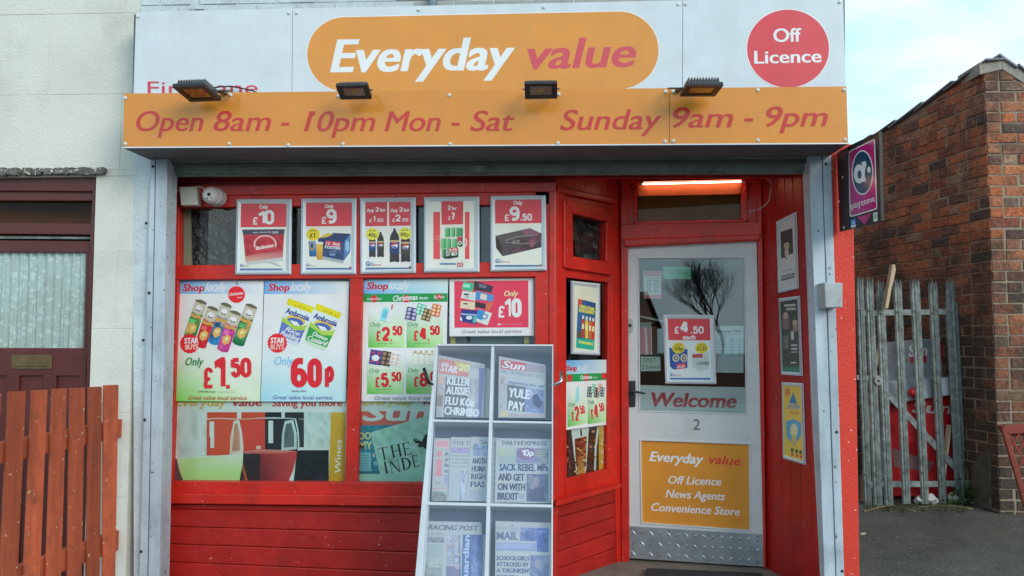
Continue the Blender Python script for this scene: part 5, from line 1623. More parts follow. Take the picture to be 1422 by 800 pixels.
pr.poly([(880, 478), (912, 520), (924, 604), (884, 552)], '38302E')
pr.poly([(912, 520), (1163, 462), (1163, 548), (924, 604)], ['4A4446', '6A3C4C', '5C2C3C', '3C3636']).photo([(914, 520), (1163, 463), (1163, 546), (926, 602)], ['4A4446', '6A3C4C', '3C3034', '7C5460'], 10, 6, 33)
pr.poly([(1040, 444), (1092, 430), (1163, 462), (1130, 480), (1060, 474)], '7C5464'); pr.line([(940, 508), (1010, 482), (1110, 476)], 3, 'A09490'); pr.line([(940, 516), (1040, 528), (1130, 520)], 3, '9C8C8C')
pr.text('Ice', 984, 526, 1030, 516, 20, 'A89C98', .3, .0); pr.ell(1106, 524, 16, 26, '84505C', 18)
golocal(pr, 880, 644, 1.0, (878, 658, 1146, 669)); pr.rect(1148, 655, 1166, 670, '8C4450'); pr.done(t)

# ============================================================ large paper posters in the window
def poster(label, pl, q, off, group=None, name='poster', bend=0.0):
    t = thing(name, label, 'poster', pl.at((q[2][0] + q[3][0]) / 2, (q[2][1] + q[3][1]) / 2, off), group=group)
    mb = MB(); slab(mb, pl, q, off, off - .002, CARD); mb.build('paper', t)
    return t
def handwriting(pr, t, x0, y0, x1, y1, cap, c, over=0):
    pr.text(t, x0, y0, x1, y1, cap, c, .28, -.006 if False else 0.0, over=over)
def shoplocally(pr, x, y, w, s=1.0):
    pr.part('heading')
    pr.text('Shop', x, y, x + .50 * w, y, .175 * w, 'E8E4E6', .12, .06, over=3 * s)
    pr.text('Shop', x + 1, y - 1, x + .50 * w - 1, y - 1, .165 * w, 'B41E2C', .12, .03, over=2 * s)
    pr.text('locally', x + .52 * w, y + .00 * w, x + w, y + .0 * w, .22 * w, 'F4F8FA', .42, .0, over=.9 * s)
LG = 'paper price posters stuck on the shop window'
# P1: £1.50   crop (220,370) scale 3.636
q1 = [(248.4, 389.6), (366.3, 390.2), (361, 557.6), (241.3, 557)]
t = poster('white and green poster reading Only £1.50 with five snack tubes and Star Buys badge', WIN, q1, -.010, LG)
pr = Print(WIN, -.0096, (220, 370, 3.636))
pr.part('background').poly([(103, 72), (532, 74), (524, 380), (92, 380)], ['DDE2E6', 'D8E4EA', 'DDE2E4', 'D9DDD4'])
pr.poly([(92, 380), (524, 380), (513, 682), (77, 680)], ['D9DDD4', 'DDE2E4', 'C4DCB4', '6FBE3E'])
pr.poly([(103, 72), (532, 74), (531, 140), (101, 138)], ['5C9CD0', 'CFE0EC', 'D4E2EA', '5FA0D2'])
shoplocally(pr, 122, 126, 222, 1)
pr.part('bauble').poly([(388, 92), (396, 74), (404, 92)], '8C8C84'); pr.ell(394, 142, 46, 45, 'E8B8BC', 32); pr.ell(394, 142, 43, 42, 'D0242E', 32); pr.text('Christmas', 356, 150, 428, 140, 15, 'F4E8E8', .2, .0, over=.6); pr.text('deals', 398, 162, 424, 158, 8, 'F4E8E8')
pr.part('picture')
def tube_(x0, y0, x1, y1, w, base, accent, lid='5C5A44'):
    pr.part('printed_tube', True)
    L = math.hypot(x1 - x0, y1 - y0); ux, uy = (x1 - x0) / L, (y1 - y0) / L; nx, ny = -uy, ux
    P = lambda a, b: (x0 + ux * a * L + nx * b * w, y0 + uy * a * L + ny * b * w)
    pr.poly([P(0, -.5), P(-.03, -.3), P(-.045, 0), P(-.03, .3), P(0, .5), P(.97, .5), P(1.0, .3), P(1.015, 0), P(1, -.3), P(.97, -.5)], base)
    pr.photo([P(.36, -.46), P(.36, .46), P(.96, .46), P(.96, -.46)], [base, base, accent, 'D8A058', base], 5, 9, int(x0))
    pr.poly([P(0, -.5), P(.30, -.5), P(.34, 0), P(.30, .5), P(0, .5)], 'B4AC98')
    pr.poly([P(0, -.5), P(-.03, -.3), P(-.045, 0), P(-.03, .3), P(0, .5), P(.035, .45), P(.045, 0), P(.035, -.45)], lid)
    pr.poly([P(.12, -.2), P(.10, 0), P(.12, .2), P(.17, .3), P(.25, .25), P(.27, 0), P(.25, -.25), P(.17, -.3)], 'E4DCD0'); pr.poly([P(.20, -.24), P(.23, .0), P(.20, .24), P(.25, .16), P(.25, -.16)], '5C3030')
    pr.poly([P(.36, -.5), P(.33, -.2), P(.36, .1), P(.33, .5), P(.42, .5), P(.44, .1), P(.41, -.2), P(.44, -.5)], 'C09048')
    pr.poly([P(.47, -.05), P(.47, .42), P(.58, .42), P(.58, -.05)], accent)
    pr.poly([P(.60, -.3), P(.57, .05), P(.66, .35), P(.78, .30), P(.84, .0), P(.76, -.32)], 'D8A058'); pr.poly([P(.66, -.2), P(.62, 0), P(.70, .2), P(.74, 0)], 'E8C890')
tube_(216, 178, 152, 372, 60, '1E7A3C', '5CB86C'); tube_(276, 212, 208, 408, 60, 'B4202C', 'D85C50'); tube_(344, 194, 274, 392, 58, '2878B0', '184868')
tube_(390, 234, 322, 428, 60, 'B83480', 'D868A0'); tube_(470, 200, 400, 396, 62, '14603C', '58A060')
pr.part('badge').star(158, 390, 50, 'D0242C', 16, .93); pr.text('STAR', 132, 390, 202, 388, 28, 'F6F0EE', .06, .03, over=1.5); pr.text('BUYS', 136, 420, 200, 417, 24, 'F0B8B0', .06, .02, over=1)
pr.part('price'); handwriting(pr, 'Only', 137, 500, 228, 500, 40, '2C7A3C', 1)
pr.text('£', 224, 617, 280, 615, 106, 'C8242E', 0, .02, over=5); pr.text('1', 290, 617, 332, 617, 158, 'C8242E', 0, .05, over=12); pr.poly([(282, 480), (318, 458), (336, 458), (336, 500), (310, 500), (286, 516)], 'C8242E')
pr.rect(342, 598, 360, 617, 'C8242E'); pr.text('50', 364, 562, 470, 560, 100, 'C8242E', 0, .02, over=5)
pr.text('SAVE £39p per pack', 204, 636, 290, 636, 8, '4A5A4A', 0, .02); pr.text('Was £1.89 per tube', 298, 636, 384, 636, 7, '8A9A8A')
pr.part('strapline'); handwriting(pr, 'Great value local service', 150, 672, 446, 674, 20, 'B0504A', .4)
pr.done(t)
# P2: 60p
q2 = [(367.4, 390), (485, 391), (480.2, 557.8), (362, 557.6)]
t = poster('white and pale blue poster reading Only 60p with two pots of rice and custard', WIN, q2, -.010, LG)
pr = Print(WIN, -.0096, (220, 370, 3.636))
pr.part('background').poly([(536, 73), (964, 76), (955, 380), (527, 380)], ['D8E4EA', 'DCE3E8', 'DEE4E8', 'DCE2E6'])
pr.poly([(527, 380), (955, 380), (945, 682), (516, 682)], ['DCE2E6', 'DEE4E8', 'A8CCE4', '94C4E4'])
pr.poly([(536, 73), (964, 76), (962, 141), (534, 139)], ['5C9CD0', 'C8DCEA', 'D4E2EA', '5FA0D2'])
shoplocally(pr, 554, 124, 218, 1)
pr.part('picture')
def pot(q, c1, c2, l1, l2):
    pr.part('printed_pot', True)
    TL, TR, BR_, BL2 = [Vector(a) for a in q]
    P = lambda u, v: tuple((TL * (1 - u) + TR * u) * (1 - v) + (BL2 * (1 - u) + BR_ * u) * v)
    pr.poly([P(0, 0), P(1, 0), P(.94, 1), P(.8, 1.03), P(.4, 1.02), P(.06, .98)], 'BAC6DC' if c1 == '5C6CAC' else 'B8CCB4')
    pr.poly([P(0, 0), P(1, 0), P(1, .16), P(0, .16)], 'D8C41C'); pr.text(l1[0], *P(.3, .13), *P(.9, .13), 11, '8A7420')
    pr.poly([P(0.0, .16), P(1, .16), P(.99, .5), P(.01, .5)], 'C4D4E4')
    pr.ell(*P(.52, .45), 50, 26, 'D8B04C', 22, .25); pr.ell(*P(.52, .48), 42, 18, '4060A4', 20, .25)
    pr.poly([P(0, .46), P(.2, .50), P(.5, .58), P(.85, .52), P(1, .44), P(.98, .66), P(.5, .70), P(0.02, .60)], '9CBC48')
    pr.poly([P(0.02, .58), P(.3, .62), P(.6, .68), P(.97, .60), P(.94, .93), P(.06, .92)], c1)
    pr.poly([P(.3, .49), P(.6, .47), P(.75, .54), P(.5, .57)], 'E8ECE8')
    pr.text(l1[1], *P(.06, .36), *P(.98, .36), 28, '2C3484', 0, .015, over=1)
    pr.text(l2[0], *P(.24, .76), *P(.84, .78), 22, 'E8EEDC', .3, .01, over=.8); pr.text(l2[1], *P(.12, .90), *P(.92, .90), 24, 'E8EEDC', .3, .01, over=.8)
pot([(656, 160), (786, 206), (712, 402), (594, 360)], '5C6CAC', 0, ('2 FOR £1', 'Ambrosia'), ('Rice', 'Pudding'))
pot([(800, 186), (926, 236), (852, 426), (728, 384)], '2E9040', 0, ('2 FOR £1', 'Ambrosia'), ('Devon', 'Custard'))
pr.part('badge').star(600, 387, 51, 'D0242C', 20, .90); pr.text('STAR', 567, 388, 636, 388, 28, 'F6F0EE', .06, .03, over=1.5); pr.text('BUYS', 566, 420, 634, 418, 26, 'F0A8A0', .06, .02, over=1)
pr.part('price'); handwriting(pr, 'Only', 586, 497, 682, 497, 42, '78B0DC', .8)
pr.text('6', 668, 612, 752, 612, 152, 'C8242E', 0, .03, over=9); pr.text('0', 752, 612, 826, 612, 148, 'C8242E', 0, .03, over=9); pr.text('p', 840, 590, 888, 590, 118, 'C8242E', 0, .03, over=7)
pr.text('SAVE £39p', 672, 634, 746, 634, 8, '4A5A5A', 0, .02)
pr.part('strapline'); handwriting(pr, 'Great value local service', 578, 670, 878, 672, 20, '6A6E9C', .4)
pr.done(t)
# P3: four offers  crop (500,385) scale 4.568
q3 = [(504.5, 388.5), (622.5, 387), (618, 557.5), (502, 557.5)]
t = poster('poster with four green offer boxes, partly behind the top left of the newspaper stand', WIN, q3, -.010, LG)
pr = Print(WIN, -.0096, (500, 385, 4.568))
pr.part('background').poly([(24, 18), (556, 12), (545, 788), (10, 788)], 'DCE4EA')
pr.poly([(24, 18), (556, 12), (555, 102), (22, 106)], ['7CB0DC', 'C4DCEC', 'B4D0E8', '5C9CD4']); pr.poly([(22, 106), (555, 102), (554, 156), (22, 158)], '1F8A48')
shoplocally(pr, 42, 78, 272, 1.2)
pr.part('banner').ell(90, 137, 23, 23, 'C83038', 20); pr.ell(292, 137, 26, 24, 'C83038', 20); pr.ell(502, 125, 22, 18, 'C83038', 20)
pr.text('Perfect Cheer', 46, 146, 138, 142, 14, 'E8F0E8', .2, 0, over=.5); pr.text('Christmas', 210, 152, 366, 142, 34, 'E8F0E8', .2, .01, over=1); pr.text('deals', 374, 140, 432, 139, 18, 'E8F0E8', 0, .02); pr.text('Big Party', 466, 134, 538, 132, 18, 'E8F0E8', .2, .01)
def cell(x0, y0, x1, y1, price, px0, py, s=1.0):
    pr.part('offer_box', True).poly([(x0, y0), (x1, y0), (x1, y1), (x0, y1)], ['DDE4E2', 'DDE4E8', 'A8D48C', '4CAA2C'])
    pr.part('price', True); handwriting(pr, 'Only', px0 - 36, py - 92, px0 + 32, py - 92, 28, '3C7C48', .5)
    pr.text('£', px0, py, px0 + 32, py, 66, 'C8242E', 0, .02, over=3)
    pr.text(price[0], px0 + 36, py, px0 + 90, py, 92, 'C8242E', 0, .04, over=6)
    pr.rect(px0 + 92, py - 12, px0 + 102, py, 'C8242E'); pr.text(price[1], px0 + 104, py - 36, px0 + 168, py - 36, 62, 'C8242E', 0, .02, over=3)
    pr.text('SAVE ON RRP', px0 + 10, py + 18, px0 + 110, py + 16, 6, '3C5C3C')
cell(52, 200, 280, 446, '2 50'.split(), 100, 406); cell(296, 200, 524, 446, '4 50'.split(), 338, 404)
cell(44, 496, 276, 740, '5 50'.split(), 94, 698); cell(292, 496, 520, 738, '8 00'.split(), 340, 696)
pr.part('picture')
pr.poly([(148, 190), (182, 196), (160, 282), (124, 274)], '8CCCD8'); pr.poly([(150, 206), (176, 212), (164, 262), (134, 256)], '5CB4CC'); pr.poly([(184, 204), (212, 208), (194, 286), (166, 282)], 'DDE6EA'); pr.line([(176, 172), (172, 192)], 9, 'DCD8DC'); pr.line([(206, 172), (200, 204)], 8, 'C05060')
def pack(cx, cy, w, h, a, c, c2):
    pr.part('printed_pack', True)
    ca, sa = math.cos(a), math.sin(a)
    P = lambda x, y: (cx + x * ca - y * sa, cy + x * sa + y * ca)
    pr.poly([P(-w, -h), P(w, -h), P(w, h), P(-w, h)], c)
    for i in (-1, 1):
        for j in (-1, 0, 1):
            x, y = P(i * w * .5, j * h * .62); pr.ell(x, y, w * .36, h * .24, c2, 10)
pack(326, 232, 34, 40, .2, '4C4870', 'B4A8C8'); pack(386, 204, 28, 34, .3, '4CB08C', 'BCE4D4'); pack(424, 238, 28, 38, .3, '54483C', 'B49C6C'); pack(482, 210, 28, 38, .2, 'D8643C', 'ECC0A0')
pack(98, 508, 36, 46, .15, '283C84', '9C3C5C'); pr.ell(98, 512, 24, 20, 'C8D0E0', 18); pack(166, 516, 30, 46, .2, '3C3434', '9C7858'); pack(222, 518, 30, 40, .2, 'DCD8D0', 'C8A8A0')
for i in range(4):
    x = 352 + i * 36; pr.poly([(x - 12, 480), (x + 12, 480), (x + 15, 560), (x - 15, 558)], 'D8D4C4'); pr.rect(x - 6, 464, x + 6, 482, 'A89C78'); pr.rect(x - 12, 508, x + 12, 540, 'E8DCC8')
pr.line([(336, 480), (480, 492)], 5, 'A8946C')
pr.part('strapline'); handwriting(pr, 'Great value local service', 92, 778, 520, 776, 26, '8A8496', .4)
pr.done(t)
# P4: pink £10 landscape  crop (620,380) scale 8
q4 = [(624.2, 387.5), (740.8, 386), (741.6, 466.3), (624.2, 467.2)]
t = poster('pink landscape poster reading Only £10 with piled beer boxes above the newspaper stand', WIN, q4, -.010, LG)
pr = Print(WIN, -.0096, (620, 380, 8))
pr.part('background').poly([(34, 60), (964, 50), (972, 688), (34, 692)], 'D4DCE0'); pr.poly([(86, 84), (910, 76), (912, 598), (88, 602)], 'D03C56')
pr.part('picture')
for q, c in [([(190, 84), (306, 108), (290, 200), (168, 176)], '3CAC7C'), ([(310, 80), (520, 140), (500, 214), (300, 180)], '3A3644'), ([(180, 190), (330, 210), (320, 306), (158, 270)], 'C4C8C8'),
             ([(330, 190), (530, 240), (514, 310), (320, 290)], '4C84B8'), ([(160, 300), (320, 316), (316, 402), (150, 380)], 'D0C0A4'), ([(320, 310), (500, 350), (460, 400), (316, 370)], '383038'),
             ([(440, 330), (520, 316), (480, 410), (430, 400)], 'C46850'), ([(170, 396), (346, 410), (330, 564), (150, 530)], '2C3C78'), ([(350, 390), (506, 440), (456, 576), (330, 530)], 'C4CCC8')]:
    pr.poly(q, c)
for q, c in [([(186, 110), (262, 120), (256, 160), (180, 150)], '8CDCB8'), ([(360, 110), (450, 134), (440, 166), (356, 150)], '6C6878'), ([(380, 220), (450, 236), (446, 296), (372, 280)], 'D8C0B0'), ([(196, 220), (250, 226), (244, 242), (196, 238)], '282828'), ([(190, 326), (236, 330), (232, 344), (188, 340)], '3C3028'), ([(160, 440), (340, 450), (338, 470), (158, 458)], '8C9CC8'), ([(350, 394), (430, 416), (392, 520), (336, 496)], '3C84BC'), ([(150, 480), (170, 486), (176, 530), (154, 520)], 'C8D0D8'), ([(300, 470), (336, 474), (326, 550), (290, 540)], '58A8A0')]:
    pr.poly(q, c)
pr.ell(252, 490, 36, 22, 'C4CCE4', 18); pr.ell(424, 476, 34, 32, '2C6098', 20); pr.ell(424, 476, 22, 20, 'D8E0E4', 18)
pr.text('SIZE', 200, 262, 250, 272, 18, '8A8A86', 0, .02)
pr.part('price'); handwriting(pr, 'Only', 642, 252, 796, 250, 62, 'F0DC9C', 2)
pr.text('£', 568, 488, 650, 488, 130, 'F4EEEE', 0, .03, over=9); pr.text('1', 668, 486, 708, 486, 205, 'F4EEEE', 0, .05, over=14); pr.poly([(648, 320), (690, 278), (714, 278), (714, 330), (684, 330), (652, 356)], 'F4EEEE'); pr.text('0', 724, 488, 836, 486, 214, 'F4EEEE', 0, .04, over=14)
pr.rect(570, 556, 606, 572, 'E8C8D0'); pr.text('Selected packs only while stocks last', 620, 568, 836, 564, 9, 'E8B8C0')
pr.part('strapline'); handwriting(pr, 'Great value local service', 170, 664, 834, 658, 40, '8A7C88', .8)
pr.done(t)
# P5: on the angled side  crop (780,495) scale 4.706
q5 = [(784.4, 500.5), (843.6, 499.5), (843.6, 589.5), (785, 597.5)]
t = poster('small two-offer poster £2.50 and £4.50 on the angled side window by the door', SIDE, q5, -.012, LG)
pr = Print(SIDE, -.0114, (780, 495, 4.706))
pr.part('background').poly([(22, 26), (298, 22), (298, 446), (24, 480)], 'D4DAD8'); pr.poly([(22, 26), (298, 22), (298, 112), (22, 116)], ['4C94C8', 'C4D8E4', 'C4DCE8', '8CBCDC']); pr.poly([(22, 116), (298, 108), (298, 154), (22, 168)], '1F8A48')
pr.text('Shop', 26, 96, 100, 94, 38, 'F0ECEC', .05, .06, over=2); pr.text('Shop', 27, 95, 99, 93, 36, 'B41E2C', .05, .03, over=1.2); pr.text('locally', 102, 92, 172, 88, 40, 'E8F0F4', .4)
pr.ell(54, 142, 16, 24, 'C83038', 18); pr.ell(162, 138, 18, 24, 'C83038', 18); pr.ell(276, 128, 16, 22, 'C83038', 18); pr.text('Christmas', 122, 150, 200, 144, 24, 'E8F0E8', .2, .01, over=.6); pr.text('deals', 206, 144, 236, 142, 12, 'E8F0E8')
for x0, x1, a, b, ya, yb in ((38, 164, '2', '50', 456, 420), (170, 292, '4', '50', 444, 400)):
    pr.part('offer_box', True).poly([(x0, 200), (x1, 196), (x1, 436 - (x0 > 100) * 10), (x0, 462 - (x0 > 100) * 20)], ['D4DAD8', 'D4DAD8', 'B0D098', '4CA834'])
pr.part('price')
for x0, a, b, y in ((68, '2', '50', 424), (194, '4', '50', 408)):
    pr.part('price', True); handwriting(pr, 'Only', x0 - 22, y - 96, x0 + 22, y - 100, 26, '4C7C58', .5); pr.text('£', x0, y, x0 + 18, y - 2, 62, 'C8242E', 0, .02, over=2); pr.text(a, x0 + 20, y - 2, x0 + 50, y - 4, 96, 'C8242E', 0, .04, over=3.5); pr.text(b, x0 + 54, y - 46, x0 + 86, y - 50, 56, 'C8242E', 0, .02, over=2)
pr.part('picture').poly([(98, 200), (112, 196), (114, 296), (90, 300)], '8CC8DC')
pack(184, 232, 16, 34, .1, '3C4048', '9CA0A8'); pack(208, 210, 13, 28, .2, '4CA880', 'BCE0D0'); pack(228, 236, 15, 32, .1, '2C2828', '9C9488'); pack(250, 206, 12, 26, .2, 'D88068', 'ECC8B8'); pack(264, 232, 14, 30, .1, '48505C', 'A0A8B0')
pr.done(t)

# ============================================================ window vinyls behind the glass
def vinyl(label, pl, q, off):
    t = thing('window_graphic', label, 'window graphic', pl.at((q[2][0] + q[3][0]) / 2, (q[2][1] + q[3][1]) / 2, off))
    mb = MB(); slab(mb, pl, q, off, off - .002, CARD); mb.build('film', t)
    return t
qv = [(241, 545), (484, 545), (479, 670), (234, 670)]
t = vinyl('window graphic of a white and a red wine glass with a gold Wines band', WIN, qv, -.030)
G1 = 1.75
pr = Print(WIN, -.0297, (220, 540, 3.0775), gain=G1)
pr.part('picture')
pr.poly([(52, 0), (810, 0), (797, 398), (42, 398)], ['CCD8D8', 'D4DEE4', 'B8CCD4', 'B8CCC8'])
pr.rect(208, 100, 336, 128, 'D8402C'); pr.rect(354, 100, 458, 128, 'D8402C'); pr.rect(456, 100, 526, 126, '1C1C28'); pr.rect(540, 100, 622, 128, '24242C')
pr.photo([(52, 0), (208, 0), (206, 300), (48, 300)], ['C4D2C8', 'D0D8D8', 'B8CCC0', 'C4D4CC'], 6, 8, 3); pr.rect(206, 128, 345, 285, 'D4442F'); pr.rect(345, 128, 458, 275, 'D03A30'); pr.rect(218, 140, 238, 252, 'D8DCD8'); pr.rect(206, 205, 222, 285, 'B83C34')
pr.rect(456, 128, 600, 272, '20222C'); pr.rect(470, 136, 490, 232, 'D0DCE0'); pr.rect(600, 130, 622, 250, '2C2C34')
pr.rect(622, 100, 735, 252, 'B4CCD8'); pr.rect(590, 262, 728, 398, '14141E', '101018'); pr.rect(345, 276, 446, 398, '241C24', '2C181C')
pr.poly([(52, 300), (80, 300), (112, 392), (60, 394)], '5C3C44')
pr.poly([(352, 320), (362, 318), (384, 395), (370, 396)], '8C4428')
pr.part('wine_glass')
pr.poly([(78, 296), (130, 292), (200, 288), (300, 282), (362, 280), (360, 320), (352, 360), (346, 396), (108, 396), (90, 350)], ['C0D4A4', 'B4CC8C', 'ACC880', 'B0CC8C', 'C0D8B0', 'B4D0A0', 'A4C47C', '9CBC74', '9CC070', 'A8C47C'])
pr.line([(206, 130), (260, 126), (340, 130)], 5, 'D8A498')
pr.poly([(322, 138), (345, 132), (356, 180), (363, 240), (362, 280), (304, 280), (308, 200)], ['D8CCC0', 'D0D0C8', 'C8C0B8', 'C4B8B0', 'C4BCB4', 'C4A090', 'CCA898']); pr.poly([(326, 150), (338, 146), (347, 190), (349, 264), (314, 268)], ['B06858', 'B47868', 'A87468', 'A88074', 'AC6858'])
pr.line([(80, 296), (200, 290), (360, 280)], 4, 'D4DCC8')
pr.poly([(436, 274), (592, 268), (588, 310), (578, 345), (554, 396), (430, 397)], ['7C242C', 'B43C3C', 'B03838', 'AC3438', '9C2C34', '4C1820']); pr.poly([(358, 268), (410, 262), (480, 260), (550, 262), (592, 267), (540, 276), (470, 279), (400, 277)], ['B86058', 'C4746C', 'C47C74', 'C4746C', 'B86058', 'B04C48', 'A83C3C', 'A84040'])
pr.line([(350, 131), (420, 126)], 4, 'D89888'); pr.line([(420, 126), (500, 123), (585, 128)], 4, 'A4B0B4'); pr.line([(585, 128), (596, 180), (599, 230), (598, 268)], 6, 'B0C0C4'); pr.line([(592, 290), (575, 350), (556, 396)], 3, 'C08C88')
pr.poly([(540, 138), (576, 132), (591, 190), (591, 258), (525, 264), (528, 190)], ['A8B4B8', 'B0BCC0', 'A4B4B8', 'A8B0B0', 'A0A8AC', '98A4A8']); pr.poly([(546, 150), (568, 145), (580, 195), (580, 248), (536, 252), (538, 195)], ['4C5860', '505C64', '3C4850', '586468', '58646C', '444C54'])
pr.rect(418, 244, 438, 258, 'D8A8A0'); pr.line([(580, 372), (590, 396)], 3, '8C94A0')
pr.photo([(592, 264), (728, 264), (726, 397), (578, 397)], ['14161E', '1C2230', '0E0E14'], 8, 8, 9); pr.photo([(624, 100), (735, 100), (734, 250), (624, 250)], ['B0C8D4', 'B8D0DC', 'A8C0D0'], 6, 6, 4); pr.part('gold_band').poly([(738, 100), (800, 102), (796, 397), (728, 396)], ['C49030', 'C08C2C', 'AC7C1C', 'B4841C']); pr.poly([(752, 108), (800, 140), (800, 104)], 'C8983C')
pr.text('Wines', 779, 360, 783, 218, 26, 'E8DCB0', .1, .0, over=.7)
pr.part('lettering'); pr.text('Everyday', 74, 74, 292, 74, 36, 'B89840', .2, .015, over=1.2); pr.text('value', 318, 74, 442, 73, 36, 'B03440', .2, .015, over=1.2); pr.text('Saving you more', 486, 75, 784, 74, 30, 'B03440', .0, .01, over=1)
pr.done(t)
qv = [(503, 545), (620, 545), (620, 672), (495.5, 670)]
t = vinyl('window graphic of folded newspapers reading THE INDE half hidden by the newspaper stand', WIN, qv, -.030)
pr = Print(WIN, -.0297, (490, 555, 6.667), gain=G1)
pr.part('picture').poly([(70, -60), (860, -60), (860, 780), (40, 760)], ['BCC8CC', 'BCC8CC', '8CB8AC', '88B4A8'])
pr.poly([(76, 108), (860, 100), (860, 228), (60, 238)], 'C05850')
pr.text('Sun', 92, 196, 720, 190, 160, 'B8D0C4', .12, .05, over=10)
pr.poly([(58, 238), (860, 228), (860, 660), (44, 672)], '2E7488'); pr.rect(56, 664, 300, 690, '2C5C70'); pr.rect(42, 688, 800, 760, '8CB4A8')
pr.text('CHEF RACES', 90, 278, 300, 268, 22, 'A8C8CC'); pr.text('DO', 62, 370, 168, 366, 66, 'C4D88C', 0, .02, over=5); pr.text('MY', 56, 458, 182, 454, 68, 'C4D88C', 0, .02, over=5)
pr.rect(58, 490, 166, 660, '7CB0B8')
pr.photo([(60, 238), (300, 238), (250, 660), (50, 670)], ['2E7488', '2C6878', '34808C'], 6, 8, 5); pr.text('DO', 62, 370, 168, 366, 66, 'C4D88C', 0, .02, over=5); pr.text('MY', 56, 458, 182, 454, 68, 'C4D88C', 0, .02, over=5); pr.rect(58, 490, 166, 660, '7CB0B8'); pr.text('6', 182, 534, 206, 534, 44, 'C8DCD8', 0, .02)
for k in range(11): pr.rect(64, 500 + k * 15, 158 - (k * 7) % 12, 506 + k * 15, '3C7484')
pr.text('6', 182, 534, 206, 534, 44, 'C8DCD8', 0, .02); pr.text('fl', 194, 612, 222, 610, 40, '9CC4C8')
pr.part('newspaper_picture').poly([(166, 312), (180, 298), (720, 140), (860, 100), (860, 690), (600, 700), (262, 696), (254, 690)], ['A4C8B4', 'A4C8B4', '9CC0B0', '98BCAC', '98BCAC', '90B8A8', '98C0B0', '9CC4B4'])
pr.photo([(180, 298), (720, 142), (800, 600), (262, 694)], ['9CC4B0', 'A4CCB8', '90B8A8', '98C0AC'], 12, 12, 6); pr.line([(200, 340), (640, 214)], 2, '88B0A0'); pr.line([(220, 392), (560, 300)], 2, '8CB4A4'); pr.poly([(390, 236), (408, 232), (408, 292), (392, 296)], 'B4D0C0')
def serif(ch, x, y, w, h, a, c='161A1C'):
    ca, sa = math.cos(a), math.sin(a)
    M = lambda u, v: (x + u * w * ca + v * h * sa, y + u * w * sa - v * h * ca)
    def P(pts): pr.poly([M(u, v) for u, v in pts], c)
    tk, tn, sf = .17, .05, .035
    def stem(u, t_=tk): P([(u, 0), (u + t_, 0), (u + t_, 1), (u, 1)]); P([(u - .09, 0), (u + t_ + .09, 0), (u + t_ + .09, sf), (u - .09, sf)]); P([(u - .09, 1 - sf), (u + t_ + .09, 1 - sf), (u + t_ + .09, 1), (u - .09, 1)])
    if ch == 'T': stem(.42); P([(.0, .95), (1, .95), (1, 1), (0, 1)]); P([(0, .78), (.035, .78), (.06, .95), (0, .97)]); P([(1, .78), (.965, .78), (.94, .95), (1, .97)])
    if ch == 'H': stem(.1); stem(.75); P([(.2, .48), (.8, .48), (.8, .53), (.2, .53)])
    if ch == 'I': stem(.3, .4)
    if ch == 'E':
        stem(.1)
        for v in (0, .95): P([(.2, v), (.9, v), (.9, v + .05), (.2, v + .05)])
        P([(.2, .48), (.68, .48), (.68, .53), (.2, .53)])
        P([(.9, 0), (.95, .24), (.91, .24), (.8, .04)]); P([(.9, 1), (.92, .78), (.88, .78), (.78, .96)]); P([(.68, .38), (.71, .38), (.71, .63), (.68, .63)])
    if ch == 'N': stem(.1, tn); stem(.88, tn); P([(.06, 1), (.24, 1), (.93, 0), (.80, 0)])
    if ch == 'D':
        stem(.1)
        o_ = [(.25 + .70 * math.cos(R(t_)), .5 + .5 * math.sin(R(t_))) for t_ in range(-90, 91, 12)]; i_ = [(.25 + .50 * math.cos(R(t_)), .5 + .45 * math.sin(R(t_))) for t_ in range(-90, 91, 12)]
        for a0, a1, b1, b0 in zip(o_, o_[1:], i_[1:], i_): P([a0, a1, b1, b0])
pr.part('masthead')
an = -R(11.5)
for ch, x, y, w in (('T', 252, 566, 88), ('H', 362, 542, 100), ('E', 474, 520, 78)): serif(ch, x, y, w, 116, an)
for ch, x, y, w in (('I', 296, 690, 42), ('N', 352, 684, 96), ('D', 460, 656, 94), ('E', 562, 630, 60), ('P', 640, 614, 60)): serif(ch, x, y, w, 114, an)
pr.poly([(556, 372), (580, 352), (604, 372), (640, 390), (664, 330), (700, 310), (760, 420), (700, 480), (650, 440), (600, 440), (612, 406), (580, 402)], '1C2424'); pr.ell(590, 366, 14, 12, '98BCAC', 12); pr.ell(590, 366, 8, 7, '1C2424', 10)
pr.part('lettering').text('Everyday', 94, 50, 568, 46, 66, 'B4A450', .2, .015, over=2); pr.text('value', 644, 44, 900, 42, 60, 'A84450', .2, .015, over=2)
pr.done(t)
# soft drinks graphic on the angled side   crop (780,495) scale 4.706
t = vinyl('window graphic of cola glasses with a gold Soft Drinks band on the angled side', SIDE, [(786.5, 575), (844, 570), (843.5, 652), (787, 665)], -.034)
pr = Print(SIDE, -.0337, (780, 495, 4.706), gain=G1)
pr.part('picture').poly([(26, 440), (300, 410), (300, 745), (30, 800)], '3C1A18')
pr.poly([(62, 472), (178, 458), (170, 600), (158, 770), (100, 780), (80, 640)], 'C4CCCC'); pr.poly([(84, 540), (164, 520), (160, 640), (150, 770), (104, 778), (90, 660)], ['8C3424', '94382C', 'A04830', 'C88848', 'C47C3C', '7C2C20'])
pr.poly([(232, 460), (246, 460), (228, 600), (222, 755), (212, 758), (216, 600)], 'B8BCC0')
random.seed(2)
for k in range(46):
    x, y = random.uniform(90, 158), random.uniform(540, 765); pr.ell(x, y, random.uniform(4, 11), random.uniform(4, 10), random.choice(['5C1C14', 'B86040', 'D8A068', '7C2418', '3C1410']), 7)
